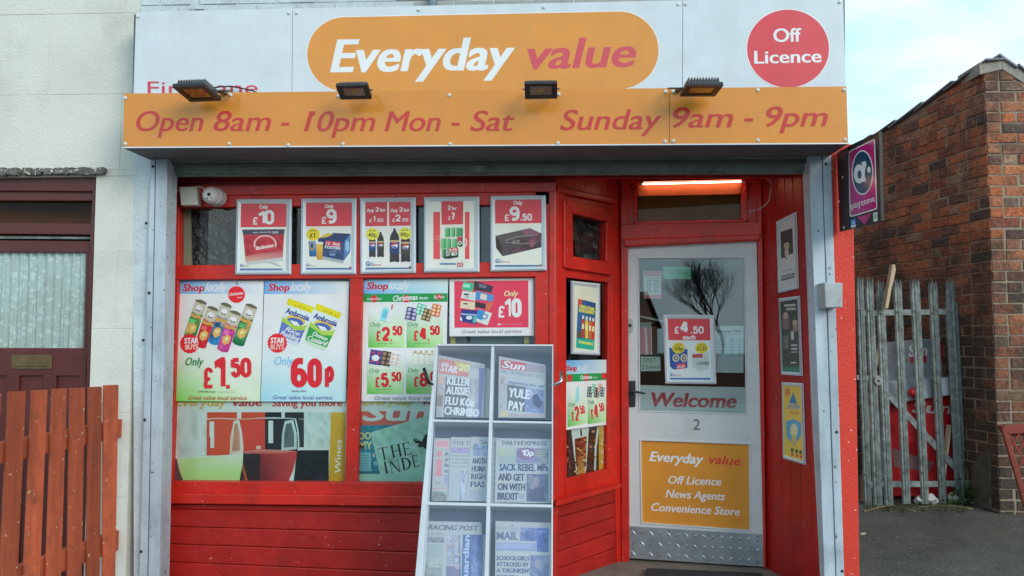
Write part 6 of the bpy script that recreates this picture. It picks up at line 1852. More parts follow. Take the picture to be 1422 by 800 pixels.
for k in range(34):
    x, y = random.choice([random.uniform(32, 60), random.uniform(180, 220)]), random.uniform(480, 755); pr.ell(x, y, random.uniform(4, 9), random.uniform(5, 11), random.choice(['5C1C14', '984430', '2C100C', '7C2418', 'C07850']), 7)
pr.poly([(124, 478), (132, 478), (134, 520), (126, 520)], '2C2C30')
pr.part('gold_band').poly([(243, 440), (300, 430), (300, 735), (243, 750)], 'B88A30'); pr.text('Soft Drinks', 288, 700, 290, 410, 30, 'E8DCB0', .0, .01, over=.8)
pr.done(t)

# framed picture on the angled side   crop (785,385) scale 6.955
t, inn = frame('framed_poster', 'narrow silver framed leaflet of coloured drink bottles on the angled side window', SIDE, [(794, 390), (833.3, 394), (833.3, 493.4), (794, 491.5)], (3.4, 5.0), .004, depth=.016)
pr = Print(SIDE, .0085, (785, 385, 6.955), INKF)
pr.part('paper').poly([(84, 82), (318, 102), (312, 718), (86, 716)], 'C8C8B4')
pr.part('leaflet').poly([(124, 206), (296, 250), (276, 706), (104, 680)], ['345C94', '2C4070', '2C6C64', '2C5480']); pr.poly([(124, 206), (170, 218), (158, 260), (126, 290)], 'C04C34')
pr.text('SENSATIONAL', 134, 296, 280, 330, 34, 'D4C84C', 0, .03, over=1.5); pr.text('REFRESHMENT', 130, 332, 280, 362, 30, 'D4C84C', 0, .03, over=1.5)
for x, c in ((172, 'A83C34'), (206, 'D8B43C'), (240, 'C4602C'), (270, 'B83830')):
    y0 = 370 + (x - 172) * .25; pr.poly([(x - 7, y0), (x + 7, y0), (x + 8, y0 + 34), (x + 15, y0 + 60), (x + 13, y0 + 215), (x - 13, y0 + 210), (x - 15, y0 + 60), (x - 8, y0 + 34)], c); pr.rect(x - 8, y0, x + 8, y0 + 32, 'E4E8EC'); pr.rect(x - 10, y0 + 80, x + 9, y0 + 130, 'E8D098')
pr.poly([(114, 530), (150, 520), (160, 580), (110, 580)], '5C4C34'); pr.poly([(108, 588), (280, 606), (276, 706), (104, 680)], '1F9C84'); pr.text('WINNERS', 124, 636, 264, 660, 26, 'D4C84C', 0, .03, over=1)
pr.done(t)

# three frames on the boarded return wall
F1q = [(1077.7, 308), (1104.5, 294.2), (1107.6, 400.6), (1080.5, 407.3)]
t, inn = frame('framed_poster', 'silver framed black and white portrait notice, topmost on the red boarded return', RWALL, F1q, (2.0, 5.0), .004, depth=.016, group='silver frames on the red boarded return')
pr = Print(RWALL, .0085, (1070, 290, 6.66), INKF, 1.8)
pr.part('paper').poly([(70, 140), (222, 90), (232, 712), (84, 745)], 'A8A8A4'); pr.part('portrait').poly([(92, 216), (202, 178), (210, 410), (160, 430), (146, 470), (132, 450), (98, 458)], '3C3C3C'); pr.ell(148, 340, 26, 42, '9C8C74', 18); pr.poly([(124, 320), (130, 296), (160, 288), (172, 316), (160, 306), (136, 312)], '302820')
pr.poly([(130, 384), (164, 376), (170, 410), (146, 462), (130, 420)], 'A89C8C'); pr.line([(104, 580), (210, 556)], 5, '6C6C70'); pr.poly([(100, 622), (218, 590), (220, 636), (102, 668)], '54585C'); pr.text('NOTICE', 112, 650, 208, 624, 20, 'B8B8B4', 0, .02)
pr.done(t)
F2q = [(1081, 414.5), (1109, 410.8), (1113.2, 522), (1084.8, 520.4)]
t, inn = frame('framed_poster', 'silver framed dark poster of grey photographs, middle of the red boarded return', RWALL, F2q, (2.0, 4.6), .004, depth=.016, group='silver frames on the red boarded return')
pr = Print(RWALL, .0085, (1070, 405, 3.265), INKF, 1.8)
pr.part('picture').poly([(42, 45), (122, 33), (132, 372), (56, 370)], '404440')
for x, y, w, h, c in [(60, 58, 52, 10, '9C9C94'), (70, 74, 44, 12, '8C8C84'), (54, 110, 30, 60, '6C605C'), (100, 130, 22, 50, '7C6C64'), (92, 180, 12, 38, 'A8A49C'), (56, 200, 24, 60, '5C6058'), (92, 240, 28, 8, '9C9C98'), (92, 256, 28, 8, '9C9C98'), (92, 272, 28, 6, '8C8C88'), (90, 320, 26, 6, 'A0A8A0')]:
    pr.poly([(x, y), (x + w, y - w * .06), (x + w + 2, y + h - w * .06), (x + 2, y + h)], c)
pr.ell(68, 108, 11, 15, 'A08878', 14); pr.ell(110, 140, 9, 13, 'A08878', 14); pr.poly([(54, 340), (130, 342), (132, 372), (56, 370)], '3C6858')
pr.done(t)
F3q = [(1085.3, 530.8), (1114, 532.2), (1117.4, 645.6), (1087, 636.6)]
t, inn = frame('framed_poster', 'silver framed yellow poster with blue shield, lowest on the red boarded return', RWALL, F3q, (2.0, 4.6), .004, depth=.016, group='silver frames on the red boarded return')
pr = Print(RWALL, .0085, (1070, 405, 3.265), INKF, 1.8)
pr.part('picture').poly([(56, 426), (140, 432), (148, 768), (62, 742)], 'BCA048')
pr.ell(78, 456, 12, 18, 'B86C48', 14); pr.poly([(102, 456), (122, 510), (84, 506)], '3C6C9C'); pr.text('FESTIVE', 80, 530, 132, 534, 18, '4C7C9C', 0, .02, over=.6); pr.text('FUN', 88, 556, 126, 560, 16, 'A8643C', 0, .02)
pr.poly([(70, 588), (104, 578), (138, 596), (140, 650), (108, 700), (74, 660)], '4C88A8'); pr.ell(106, 630, 17, 32, 'C4B484', 16); pr.ell(106, 612, 9, 11, 'D0B098', 12); pr.rect(96, 650, 118, 690, 'A89C5C')
for x in (92, 112, 130): pr.rect(x, 710 + (x - 92) * .25, x + 12, 728 + (x - 92) * .25, '3C5448'); pr.rect(x + 2, 732 + (x - 92) * .25, x + 12, 746 + (x - 92) * .25, '9C4438')
pr.done(t)

# ============================================================ on the door glass
q = [(920.6, 437), (992, 437.4), (994.8, 533.5), (924, 532.6)]
t, inn = frame('framed_poster', 'silver framed poster reading £4.50 each hanging on the white door glass', DOOR, q, (6.4, 5.6), .002, depth=.018)
pr = Print(DOOR, .0068, (915, 430, 7.273), INKF, 1.55)
pr.part('paper').poly([(84, 88), (530, 92), (544, 714), (92, 710)], 'BCC4C4'); pr.part('price').poly([(84, 88), (530, 92), (532, 312), (86, 308)], 'BC3A42')
pr.text('£', 154, 242, 206, 242, 72, 'E0D8D4', 0, .03, over=3); pr.text('4', 212, 240, 308, 240, 130, 'E0D8D4', 0, .06, over=3); pr.text('.50', 318, 244, 452, 244, 76, 'E0D8D4', 0, .04, over=3); pr.text('each', 242, 300, 368, 300, 46, 'E0D8D4', 0, .03, over=2)
pr.part('picture').poly([(104, 380), (150, 400), (146, 610), (112, 570)], '284884'); pr.poly([(124, 390), (290, 400), (288, 590), (150, 606)], '2E4C8C')
for x in (172, 252): pr.ell(x, 488, 34, 40, 'B8B49C', 20); pr.ell(x, 488, 22, 28, '4C4C5C', 18); pr.ell(x, 488, 12, 16, 'B09C7C', 14)
pr.poly([(176, 550), (268, 536), (272, 592), (182, 604)], 'B43C4C'); pr.text('£4.50', 186, 594, 262, 584, 28, 'E0D0D4', 0, .02)
pr.poly([(330, 460), (500, 440), (510, 600), (400, 620), (340, 580)], 'A8B0B0'); pr.poly([(336, 450), (440, 446), (442, 484), (340, 488)], 'A83C40'); pr.text('COORS', 384, 560, 510, 556, 32, '4C545C', .2, .02, over=1)
for x, y, a, b in ((198, 388, 'SAVE', '50p'), (430, 388, 'SAVE', '£1.25')):
    pr.part('saving_badge', True).ell(x, y, 64, 56, 'C4B02C', 28); pr.text(a, x - 32, y - 22, x + 36, y - 24, 14, '3C3820', 0, .01); pr.text(b, x - 44, y + 24, x + 48, y + 24, 38, '3C3820', 0, .01, over=1)
golocal(pr, 96, 672, 1.5, (94, 690, 520, 710)); pr.done(t)
DI = -.020
def sheet(name, label, q, col_, cat='notice', off=DI):
    t = thing(name, label, cat, DOOR.at(q[3][0], q[3][1], off))
    mb = MB(); slab(mb, DOOR, q, off, off - .001, INKN, hexc(col_, 1.5)); mb.build('paper', t)
    return t
def C2(pts): return [(860 + x / 3.638, 320 + y / 3.638) for x, y in pts]
t = sheet('notice', 'small printed white notice on pink card at the top left of the door glass', C2([(118, 203), (216, 205), (214, 345), (124, 343)]), 'C87C84')
pr = Print(DOOR, DI + .001, (860, 320, 3.638), INKN, 1.5); pr.poly([(124, 232), (210, 232), (208, 324), (128, 324)], 'C8D4D8')
for k in range(7): pr.rect(136, 240 + k * 11, 166 - (k % 3) * 4, 244 + k * 11, '5C6C7C'); pr.rect(172, 240 + k * 11, 202 - (k % 2) * 6, 244 + k * 11, '5C6C7C')
pr.done(t)
t = sheet('notice', 'pale green notice at the top of the door glass', C2([(221, 182), (362, 184), (362, 246), (222, 246)]), '6CB48C')
pr = Print(DOOR, DI + .001, (860, 320, 3.638), INKN, 1.5); pr.text('OPEN', 250, 222, 330, 222, 22, '4C8C6C'); pr.done(t)
t = sheet('notice', 'white opening hours sheet at the right of the framed poster on the door glass', C2([(480, 484), (628, 482), (627, 720), (486, 718)]), 'D6DEE6')
pr = Print(DOOR, DI + .001, (860, 320, 3.638), INKN, 1.5); pr.text('Everyday Value', 498, 516, 618, 514, 13, '4C545C', 0, .02, over=.5); pr.rect(504, 523, 612, 525, '6C7480')
for k, y in enumerate([552, 564, 576, 588, 606, 618, 630]):
    pr.text(['Monday', 'Tuesday', 'Wednesday', 'Thursday', 'Friday', 'Saturday', 'Sunday'][k], 494, y + 4, 524 + (k == 2) * 12, y + 4, 8, '5C646C'); pr.text('8am - 10pm' if k < 6 else '9am - 9pm', 560, y + 4, 622, y + 4, 8, '5C646C')
pr.done(t)
t = sheet('notice', 'pink and white curled leaflet at the left edge of the door glass', [(888.6, 448), (904.4, 448), (905.2, 492.5), (888.8, 492.5)], 'C0808C')
pr = Print(DOOR, DI + .001, (884, 435, 9.41), INKN, 1.5); pr.rect(46, 126, 186, 186, '7C948C'); pr.poly([(100, 186), (128, 186), (152, 540), (120, 540)], 'D4C0C0'); pr.poly([(186, 186), (196, 186), (204, 540), (194, 540)], 'C4CCC8'); pr.done(t)
t = sheet('notice', 'small handwritten white note below the pink leaflet on the door glass', [(889.8, 495), (916.8, 495.5), (917.6, 515), (889.8, 515.5)], 'BCC4BC')
pr = Print(DOOR, DI + .001, (884, 435, 9.41), INKN, 1.5); pr.text('ONLY', 84, 640, 258, 636, 56, '5C6460', .1); pr.text('3 Seems', 74, 730, 300, 722, 50, '5C6460', .1); pr.done(t)
t = thing('welcome_strip', 'pale glass strip reading Welcome in red at the bottom of the door glass', 'sign', DOOR.at(962, 573, -.018))
mb = MB(); slab(mb, DOOR, [(889, 534.8), (1035.2, 538), (1036, 574.6), (889.5, 570.4)], -.018, -.020, INKF, hexc('CCD8D8', 1.5)); mb.build('film', t)
pr = Print(DOOR, -.0176, (760, 470, 2.424), INKF, 1.55); pr.part('lettering').text('Welcome', 350, 228, 636, 233, 46, 'B8343C', .18, .016, over=1.5, res=4); pr.done(t)
mb = MB(); slab(mb, DOOR, [(889, 438), (921, 445), (921, 447.5), (889, 440.5)], -.06, -.08, CREAMP); mb.build('wall_ledge', label='pale ledge seen through the door glass above the pink leaflet', cat='ledge')
# shelving seen dimly through the door glass
sh = thing('shop_shelving', 'dim brown shelving seen through the left of the door glass', 'shelving', DOOR.at(905, 600, -.9))
for k in range(6):
    one('shelf', DOOR, [(884, 452 + k * 20), (925, 455 + k * 20), (925, 458 + k * 20), (884, 455 + k * 20)], -.8, -1.1, BRASS, sh)
one('side_panel', DOOR, [(922, 440), (926, 440), (926, 640), (922, 640)], -.8, -1.1, BRASS, sh)

# ============================================================ newspaper stand
ta = yplane(4.30).at(686, 478); tb_ = yplane(3.90).at(672, 800)
vdir = (ta - tb_); 
ST = Plane(ta, vdir.cross(Vector((1, 0, 0))))
stand = thing('newspaper_stand', 'leaning white newspaper display stand with six clear-fronted compartments', 'newspaper stand', (ta.x, 4.1, 0.0))
SB = 838      # pixel row of its bottom edge
def xl(y): return 604.8 + (y - 478) * (576.5 - 604.8) / 322
def xr(y): return 768.3 + (y - 478) * (767.6 - 768.3) / 322
def xm(y): return 684.3 + (y - 478) * (675.5 - 684.3) / 322
def slats(name, q, f, b, m, bv=.002, par=stand): return one(name, ST, q, f, b, m, par, bevel=bv)
mb = MB(); slab(mb, ST, [(xl(478), 478), (xr(478), 478.8), (xr(SB), SB), (xl(SB), SB)], -.135, -.150, STANDB); mb.build('back_panel', stand)
slats('left_side', [(xl(478), 478), (xl(478) + 2.4, 478), (xl(SB) + 10.5, SB), (xl(SB), SB)], 0, -.14, STANDW)
slats('right_side', [(xr(478) - 1.6, 478.6), (xr(478), 478.6), (xr(SB), SB), (xr(SB) - 2.4, SB)], 0, -.14, STANDW)
slats('top', [(xl(478), 477.3), (xr(478), 478.3), (xr(480), 480.8), (xl(480), 480.2)], .004, -.14, STANDW)
slats('frame_stile', [(xl(480) + 2.4, 480), (xl(480) + 4.2, 480), (xl(SB) + 14, SB), (xl(SB) + 10.5, SB)], -.008, -.018, STANDW)
slats('divider', [(xm(478) - 2.2, 480), (xm(478) + 2.0, 480), (xm(SB) + 2.8, SB), (xm(SB) - 3.0, SB)], -.002, -.132, STANDW)
for ya, yb, h in ((582.3, 585.3, 3.2), (696.8, 700.6, 4.4), (811, 815, 5), (SB - 2, SB, 4)):
    slats('shelf', [(xl(ya) + 2.2, ya), (xr(ya) - 1, yb), (xr(ya) - 1, yb + h), (xl(ya) + 2.2, ya + h)], -.001, -.133, STANDW)
for k, (y0, y1) in enumerate(((480.5, 582.5), (586, 697.5), (702, 812))):
    for sd in (0, 1):
        a0, a1 = (xl(y0) + 4, xm(y0) - 2) if sd == 0 else (xm(y0) + 2, xr(y0) - 2)
        b0, b1 = (xl(y1) + 5, xm(y1) - 2) if sd == 0 else (xm(y1) + 2, xr(y1) - 2)
        mb = MB(); slab(mb, ST, [(a0, y0), (a1, y0 + .5), (b1, y1 + 1), (b0, y1)], -.004, -.0065, ACRYL); mb.build('clear_cover', stand)
for x0, x1, y0, y1 in ((xl(520) + 14, xl(520) + 20, SB, 905), (xr(520) - 24, xr(520) - 18, SB, 905)):
    a = ST.at(x0, SB, -.07); mb = MB(); mb.tube([a, Vector((a.x, a.y, 0.0))], .012, STANDW); mb.build('leg', stand)
mb = MB(); a = ST.at(600, 507, -.05); b = ST.at(588.5, 511.5, .05); c = ST.at(596, 532, .05)
mb.tube([b, c, ST.at(604, 535, -.03)], [.009, .009, .005], BLACKM); mb.build('handle', stand, label='black rod handle at the upper left of the stand', smooth=True)
mb = MB(); mb.tube([ST.at(766, 535, -.03), ST.at(777, 532, -.0), ST.at(779.5, 529, .0), ST.at(779.2, 516, .0)], [.009, .009, .009, .008], CHROME); mb.build('handle', stand, label='bent chrome handle on the right side of the stand', smooth=True)

NG = 'newspapers in the display stand'
def paper(name, label, q, off, crop):
    t = thing('newspaper', label, 'newspaper', ST.at((q[2][0] + q[3][0]) / 2, (q[2][1] + q[3][1]) / 2, off), group=NG)
    bx, by, s = crop
    Q = [(bx + x / s, by + y / s) for x, y in q]
    mb = MB(); slab(mb, ST, Q, off, off - .012, PAPER)
    for k in range(4):
        o = off - .003 - k * .0028
        fr = [ST.at(Q[1][0], Q[1][1], o), ST.at(Q[2][0], Q[2][1], o)]
        ex = Vector((.004 + .002 * (k % 2), 0, 0))
        mb.prism([fr[0], fr[0] + ex, fr[1] + ex, fr[1]], [p - ST.n * .0012 for p in (fr[0], fr[0] + ex, fr[1] + ex, fr[1])], PAPER)
    mb.build('pages', t)
    return t, Print(ST, off + .0005, crop, INKN, 1.4)
Z4 = (570, 470, 4.7045); Z5 = (560, 630, 4.704); Z6 = (580, 580, 6.67); Z7 = (680, 600, 4.0); Z8 = (590, 700, 7.9)
def cols(pr, x0, y0, x1, y1, n, c='8A8C92', lean=0):
    for k in range(n):
        y = y0 + (y1 - y0) * k / n
        pr.poly([(x0 + lean * k, y), (x1 + lean * k - (k * 13 % 7), y + 1), (x1 + lean * k - (k * 13 % 7), y + (y1 - y0) / n * .45 + 1), (x0 + lean * k, y + (y1 - y0) / n * .45)], c)
t, pr = paper('n', 'folded spare newspaper standing behind the Star newspaper, top left compartment', [(470, 185), (522, 200), (512, 518), (455, 518)], -.095, Z4); pr.done(t)
t, pr = paper('n', 'newspaper with STAR masthead and headline KILLER AUSSIE FLU KOs, top left compartment', [(185, 108), (482, 168), (470, 516), (165, 514)], -.07, Z4)
pr.part('masthead').poly([(190, 132), (385, 160), (378, 252), (186, 228)], 'C8807C'); pr.text('DAILY', 200, 165, 250, 172, 14, 'ECE8E4', .1, .02); pr.text('STAR', 196, 212, 304, 228, 46, 'F0EEEC', .08, .05, over=3)
pr.poly([(290, 150), (385, 164), (382, 216), (308, 206)], 'C8B078'); pr.text('20', 312, 212, 382, 222, 48, 'E8D8A0', 0, .04, over=2); cols(pr, 395, 172, 470, 200, 4, 'A0A0A8')
pr.part('front_page').poly([(230, 250), (378, 268), (368, 516), (216, 516)], '686A72'); pr.poly([(378, 268), (474, 280), (462, 516), (366, 516)], ['B0B0B4', 'C0C0C0', '9C9EA8', 'A8A8B0'])
pr.photo([(386, 256), (446, 266), (440, 516), (372, 516)], ['A8A8AC', 'C8C8C4', '8C8C94', '9C98A0'], 6, 10, 11); pr.poly([(448, 190), (482, 196), (462, 516), (440, 516)], '7078A0'); pr.photo([(184, 306), (222, 310), (208, 514), (168, 512)], ['A8A8A8', 'C0BCB8', '8C8884', 'B4A8A0'], 5, 12, 12)
for s_, x0, y0, x1, y1 in (('KILLER', 238, 300, 384, 312), ('AUSSIE', 232, 362, 378, 372), ('FLU KOs', 226, 430, 415, 446), ('CHRIMBO', 220, 494, 446, 512)):
    pr.text(s_, x0, y0, x1, y1, 50, 'ECECEC', .04, .03, over=2.5)
pr.poly([(182, 250), (222, 256), (218, 300), (180, 296)], 'C8A898'); cols(pr, 178, 310, 214, 370, 6, 'A4A4A8'); pr.poly([(172, 372), (212, 374), (208, 446), (168, 442)], '8C7C78'); cols(pr, 168, 456, 204, 510, 5, 'A4A4A8')
pr.done(t)
t, pr = paper('n', 'newspaper with The Sun masthead and headline YULE PAY, top right compartment', [(578, 116), (878, 172), (876, 518), (574, 516)], -.07, Z4)
pr.part('masthead').poly([(590, 138), (752, 160), (752, 216), (590, 198)], 'C05C68'); pr.text('Sun', 598, 190, 744, 210, 46, 'F0ECEC', .15, .06, over=3); pr.poly([(752, 160), (872, 178), (872, 230), (752, 216)], '9C9098')
pr.text('FEEL THE DINING HEAT BOYS', 596, 226, 868, 262, 22, '7C8494', 0, .0)
pr.part('front_page').poly([(634, 270), (872, 304), (872, 330), (634, 300)], 'A8ACB8'); pr.text('mystery for all', 640, 292, 868, 322, 16, '4C5060', 0, .02)
pr.poly([(632, 300), (750, 318), (748, 480), (630, 466)], '64666E')
pr.poly([(750, 320), (872, 336), (870, 490), (748, 480)], ['8C94B4', '848CAC', '7C88AC', '9098B0']); pr.photo([(752, 324), (870, 340), (868, 488), (750, 478)], ['7C88B0', '9098B8', '6C7498', 'A4A8C0'], 8, 9, 13); pr.poly([(800, 370), (832, 360), (848, 400), (864, 420), (840, 460), (812, 440), (796, 410)], '4C506C')
pr.text('YULE', 638, 380, 776, 396, 58, 'ECECEC', 0, .03, over=3); pr.text('PAY', 638, 462, 740, 476, 56, 'ECECEC', 0, .03, over=3)
pr.poly([(590, 246), (618, 250), (616, 284), (590, 280)], '8C8C90'); pr.photo([(590, 240), (626, 246), (618, 466), (582, 462)], ['A8A8A8', 'BCB8B4', '8C8C8C', 'A89C94'], 4, 14, 14); cols(pr, 588, 296, 622, 460, 11, 'A8A8AC'); pr.poly([(586, 470), (640, 480), (636, 514), (584, 512)], 'C8B490'); cols(pr, 644, 494, 860, 512, 2, 'B49498')
pr.done(t)
t, pr = paper('n', 'newspaper with large red letter i, leftmost in the middle left compartment', [(152, 190), (302, 192), (276, 772), (128, 770)], -.078, Z6)
pr.part('masthead').poly([(172, 208), (292, 212), (288, 280), (166, 276)], 'D8A8AC'); cols(pr, 176, 222, 286, 270, 3, 'C47880'); pr.ell(202, 336, 28, 28, 'D88890', 22)
pr.poly([(172, 386), (228, 384), (218, 520), (232, 524), (230, 540), (150, 540), (152, 524), (168, 520), (176, 404), (162, 400)], 'D88890')
for k, s_ in enumerate(('A', 'dr', 'b', 'sc')): pr.text(s_, 250, 352 + k * 52, 288, 352 + k * 52, 34, '5C606C', 0, .03)
pr.rect(246, 530, 282, 620, '9C9CB4'); pr.photo([(140, 684), (268, 690), (262, 770), (130, 766)], ['7C8078', 'A0A498', '50544C', '8C8C88'], 7, 5, 15); pr.rect(140, 650, 270, 658, 'C89098'); cols(pr, 160, 596, 210, 620, 2)
pr.done(t)
t, pr = paper('n', 'newspaper with THE TIMES masthead and purple strip, middle of the middle left compartment', [(308, 180), (492, 184), (466, 772), (280, 770)], -.074, Z6)
pr.part('masthead').text('THE', 326, 252, 432, 256, 38, '6C7078', 0, .0); pr.text('T', 448, 256, 480, 256, 38, '6C7078'); pr.poly([(316, 276), (478, 280), (474, 328), (312, 324)], '9C84AC'); cols(pr, 390, 288, 470, 322, 3, 'B8A8C4')
for k, (a, b) in enumerate((('brexit', 'moves'), ('ministers', 'fears'), ('over', 'child'), ('of', 'justice'))): pr.text(a + ' ' + b, 312 - k * 2, 356 + k * 34, 468 - k * 2, 360 + k * 34, 18, '7C8088', 0, .0)
cols(pr, 300, 490, 384, 760, 22, 'B4B8C0', -.8); pr.photo([(398, 488), (462, 490), (448, 764), (388, 764)], ['A0A4B0', '8088A0', 'B8BCC8', '9094A4'], 5, 10, 16); cols(pr, 320, 286, 384, 322, 3, 'C4B0CC')
pr.done(t)
t, pr = paper('n', 'newspaper with headline ANOTHER HUMAN RIGHTS FIASCO, right in the middle left compartment', [(494, 176), (668, 180), (640, 774), (464, 772)], -.070, Z6)
pr.part('masthead').text('Daily', 584, 244, 660, 246, 36, '606478', 0, .02); pr.poly([(560, 256), (656, 258), (650, 356), (556, 352)], '8C94B4'); cols(pr, 584, 270, 640, 350, 4, 'C0C4D4'); pr.photo([(560, 258), (656, 260), (650, 352), (556, 350)], ['8C94B4', '6C7498', 'A8B0C8'], 6, 6, 17); pr.ell(536, 282, 26, 44, '8088A0', 20); pr.poly([(512, 300), (560, 300), (566, 356), (512, 352)], '8C94AC')
pr.part('front_page')
for k, s_ in enumerate(('ANOTHER', 'HUMAN', 'RIGHTS', 'FIASCO')):
    x1 = [690, 672, 664, 648][k]; pr.text(s_[:5] if k == 0 else s_[:4], 506 - k * 5, 426 + k * 72, 636 - k * 4, 428 + k * 72, 52, '4C5470', 0, .03, over=1.5)
cols(pr, 480, 668, 620, 764, 8, '9CA4B4')
pr.done(t)
t, pr = paper('n', 'spare newspaper edge standing left of the Daily Express, middle right compartment', [(8, 30), (40, 32), (34, 396), (4, 396)], -.085, Z7)
pr.part('print'); cols(pr, 14, 60, 32, 390, 9, '9CA0AC'); pr.done(t)
t, pr = paper('n', 'DAILY EXPRESS newspaper with SACK REBEL MPs headline, middle right compartment', [(36, 34), (336, 40), (334, 396), (28, 394)], -.07, Z7)
pr.part('masthead').text('DAILY', 70, 70, 150, 72, 22, '5C6478', 0, .01, over=.5); pr.text('EXPRESS', 174, 72, 318, 74, 22, '5C6478', 0, .01, over=.5); pr.ell(160, 62, 7, 12, '707890', 10)
pr.poly([(50, 86), (150, 88), (148, 130), (50, 128)], ['B0B89C', 'A8A8A4', '9CA4A8', 'ACB494']); pr.poly([(50, 130), (148, 132), (146, 172), (50, 168)], '9CA8A0'); pr.poly([(150, 88), (326, 92), (326, 176), (146, 172)], '8484A0'); pr.photo([(250, 92), (326, 94), (326, 172), (250, 170)], ['8484A0', '9CA08C', '747494'], 6, 5, 26); pr.ell(206, 120, 58, 34, '886888', 26); pr.text('10p', 172, 132, 244, 136, 36, 'D8D4E0', 0, .02, over=1.5); cols(pr, 250, 104, 320, 140, 3, 'A8A890')
pr.part('front_page').poly([(44, 178), (328, 182), (328, 224), (44, 220)], 'A8B0BC')
for s_, x0, y, x1 in (('SACK REBEL MPs', 54, 214, 324), ('AND GET', 48, 268, 192), ('ON WITH', 46, 322, 196), ('BREXIT', 44, 374, 158)): pr.text(s_, x0, y, x1, y + 3, 38, '444C64', 0, .015, over=1.5)
pr.photo([(206, 232), (326, 234), (326, 388), (204, 386)], ['5C6480', '8C8890', '444C68', '787C94'], 9, 11, 18); pr.ell(258, 274, 18, 26, '94868E', 20); cols(pr, 46, 384, 196, 394, 2); pr.poly([(230, 310), (300, 306), (310, 386), (222, 386)], '4C506C'); pr.ell(238, 300, 14, 20, '8C848C', 16); cols(pr, 164, 345, 196, 374, 3)
pr.done(t)
t, pr = paper('n', 'RACING POST newspaper in the bottom left compartment', [(10, 186), (610, 200), (640, 870), (6, 870)], -.08, Z8)
pr.part('masthead').text('RACING POST', 34, 280, 590, 292, 54, '6C7080', .3, .03, over=2.5)
pr.part('front_page').text('BETTER THE BEST', 24, 346, 206, 344, 30, '8C9098', 0, .0); pr.photo([(24, 360), (210, 362), (208, 424), (22, 420)], ['8C9098', '70747C', 'A0A4A8'], 8, 3, 19); cols(pr, 20, 440, 200, 600, 9, '98A8A4'); pr.photo([(16, 620), (196, 622), (192, 864), (12, 860)], ['98A49C', 'A8B4A8', '808C88', 'B0A8A0'], 8, 10, 20); cols(pr, 24, 630, 190, 700, 4, 'B8C0BC')
pr.photo([(236, 340), (396, 342), (392, 560), (232, 556)], ['A8A8B4', 'C4C0C4', '9498A8', 'B49CA8'], 8, 9, 21); cols(pr, 250, 480, 392, 530, 3, '9CA0B0'); pr.ell(352, 610, 44, 50, '8C8CA4', 20); pr.ell(348, 616, 26, 30, 'B0B0BC', 18); cols(pr, 240, 560, 330, 670, 6, '9498A8'); cols(pr, 20, 700, 190, 860, 9, '8C9498'); pr.rect(232, 680, 400, 860, '7C7890'); pr.ell(366, 690, 34, 26, 'B49CB0', 16)
pr.done(t)
t, pr = paper('n', 'newspaper turned sideways with the guardian masthead, right in the bottom left compartment', [(388, 330), (646, 334), (640, 870), (396, 870)], -.068, Z8)
pr.part('masthead').poly([(416, 334), (520, 334), (502, 870), (400, 870)], '5C6C98'); pr.text('the', 470, 1040, 478, 900, 46, 'B8C0D4', 0, .02) if False else None
pr.text('guardian', 470, 870, 490, 344, 62, 'B4BCD0', 0, .03, over=2)
pr.part('front_page').poly([(520, 336), (644, 338), (632, 870), (504, 870)], ['68709C', '5C6894', '5C68A0', '8090B8']); pr.photo([(522, 338), (644, 340), (632, 868), (506, 866)], ['5C6898', '8C98BC', '444E84', '7480A8'], 8, 20, 22)
pr.done(t)
t, pr = paper('n', 'newspaper with MAIL masthead and SCHOOLGIRLS ATTACKED headline, bottom right compartment', [(776, 186), (1390, 206), (1386, 870), (770, 870)], -.07, Z8)
pr.part('masthead').text('FREE Daily', 790, 290, 1024, 294, 46, '9094A8', 0, .0); pr.text('MAIL', 788, 388, 1022, 392, 84, '68708C', 0, .03, over=4); pr.ell(958, 238, 11, 11, '68708C', 12)
pr.part('front_page').poly([(1050, 256), (1360, 262), (1356, 410), (1046, 404)], ['8088A8', '6878AC', '5C6CA4', '8C90A8']); pr.poly([(786, 420), (1226, 428), (1224, 520), (784, 512)], '9098B4'); pr.text('CELEBRITY SKETCH MAP', 796, 476, 1160, 482, 38, 'B4BACC', 0, .0); pr.photo([(1050, 258), (1226, 262), (1222, 408), (1046, 404)], ['7480A8', '9C9CAC', '5C6898', '8C8494'], 8, 7, 23); pr.photo([(1230, 270), (1362, 272), (1356, 528), (1228, 522)], ['5468A4', '6C7CB0', '405490'], 6, 9, 24); pr.text('INSIDE', 1244, 312, 1350, 314, 26, '9CA8CC')
for s_, y, x1 in (('SCHOOLGIRLS', 614, 1144), ('ATTACKED BY', 682, 1140), ("A 'DRUNKEN'", 750, 1146), ('THUG ON A', 820, 1030)): pr.text(s_, 786, y, x1, y + 6, 46, '5C6480', 0, .02, over=2)
pr.poly([(1156, 560), (1366, 566), (1362, 870), (1150, 870)], ['8C94B4', '7C88B0', '5C6890', '6C7498']); pr.photo([(1158, 562), (1366, 566), (1362, 868), (1152, 868)], ['747C9C', '8C8C9C', '4C5884', 'A09CA8'], 10, 12, 25); pr.ell(1240, 655, 40, 52, '94909C', 22)
pr.done(t)

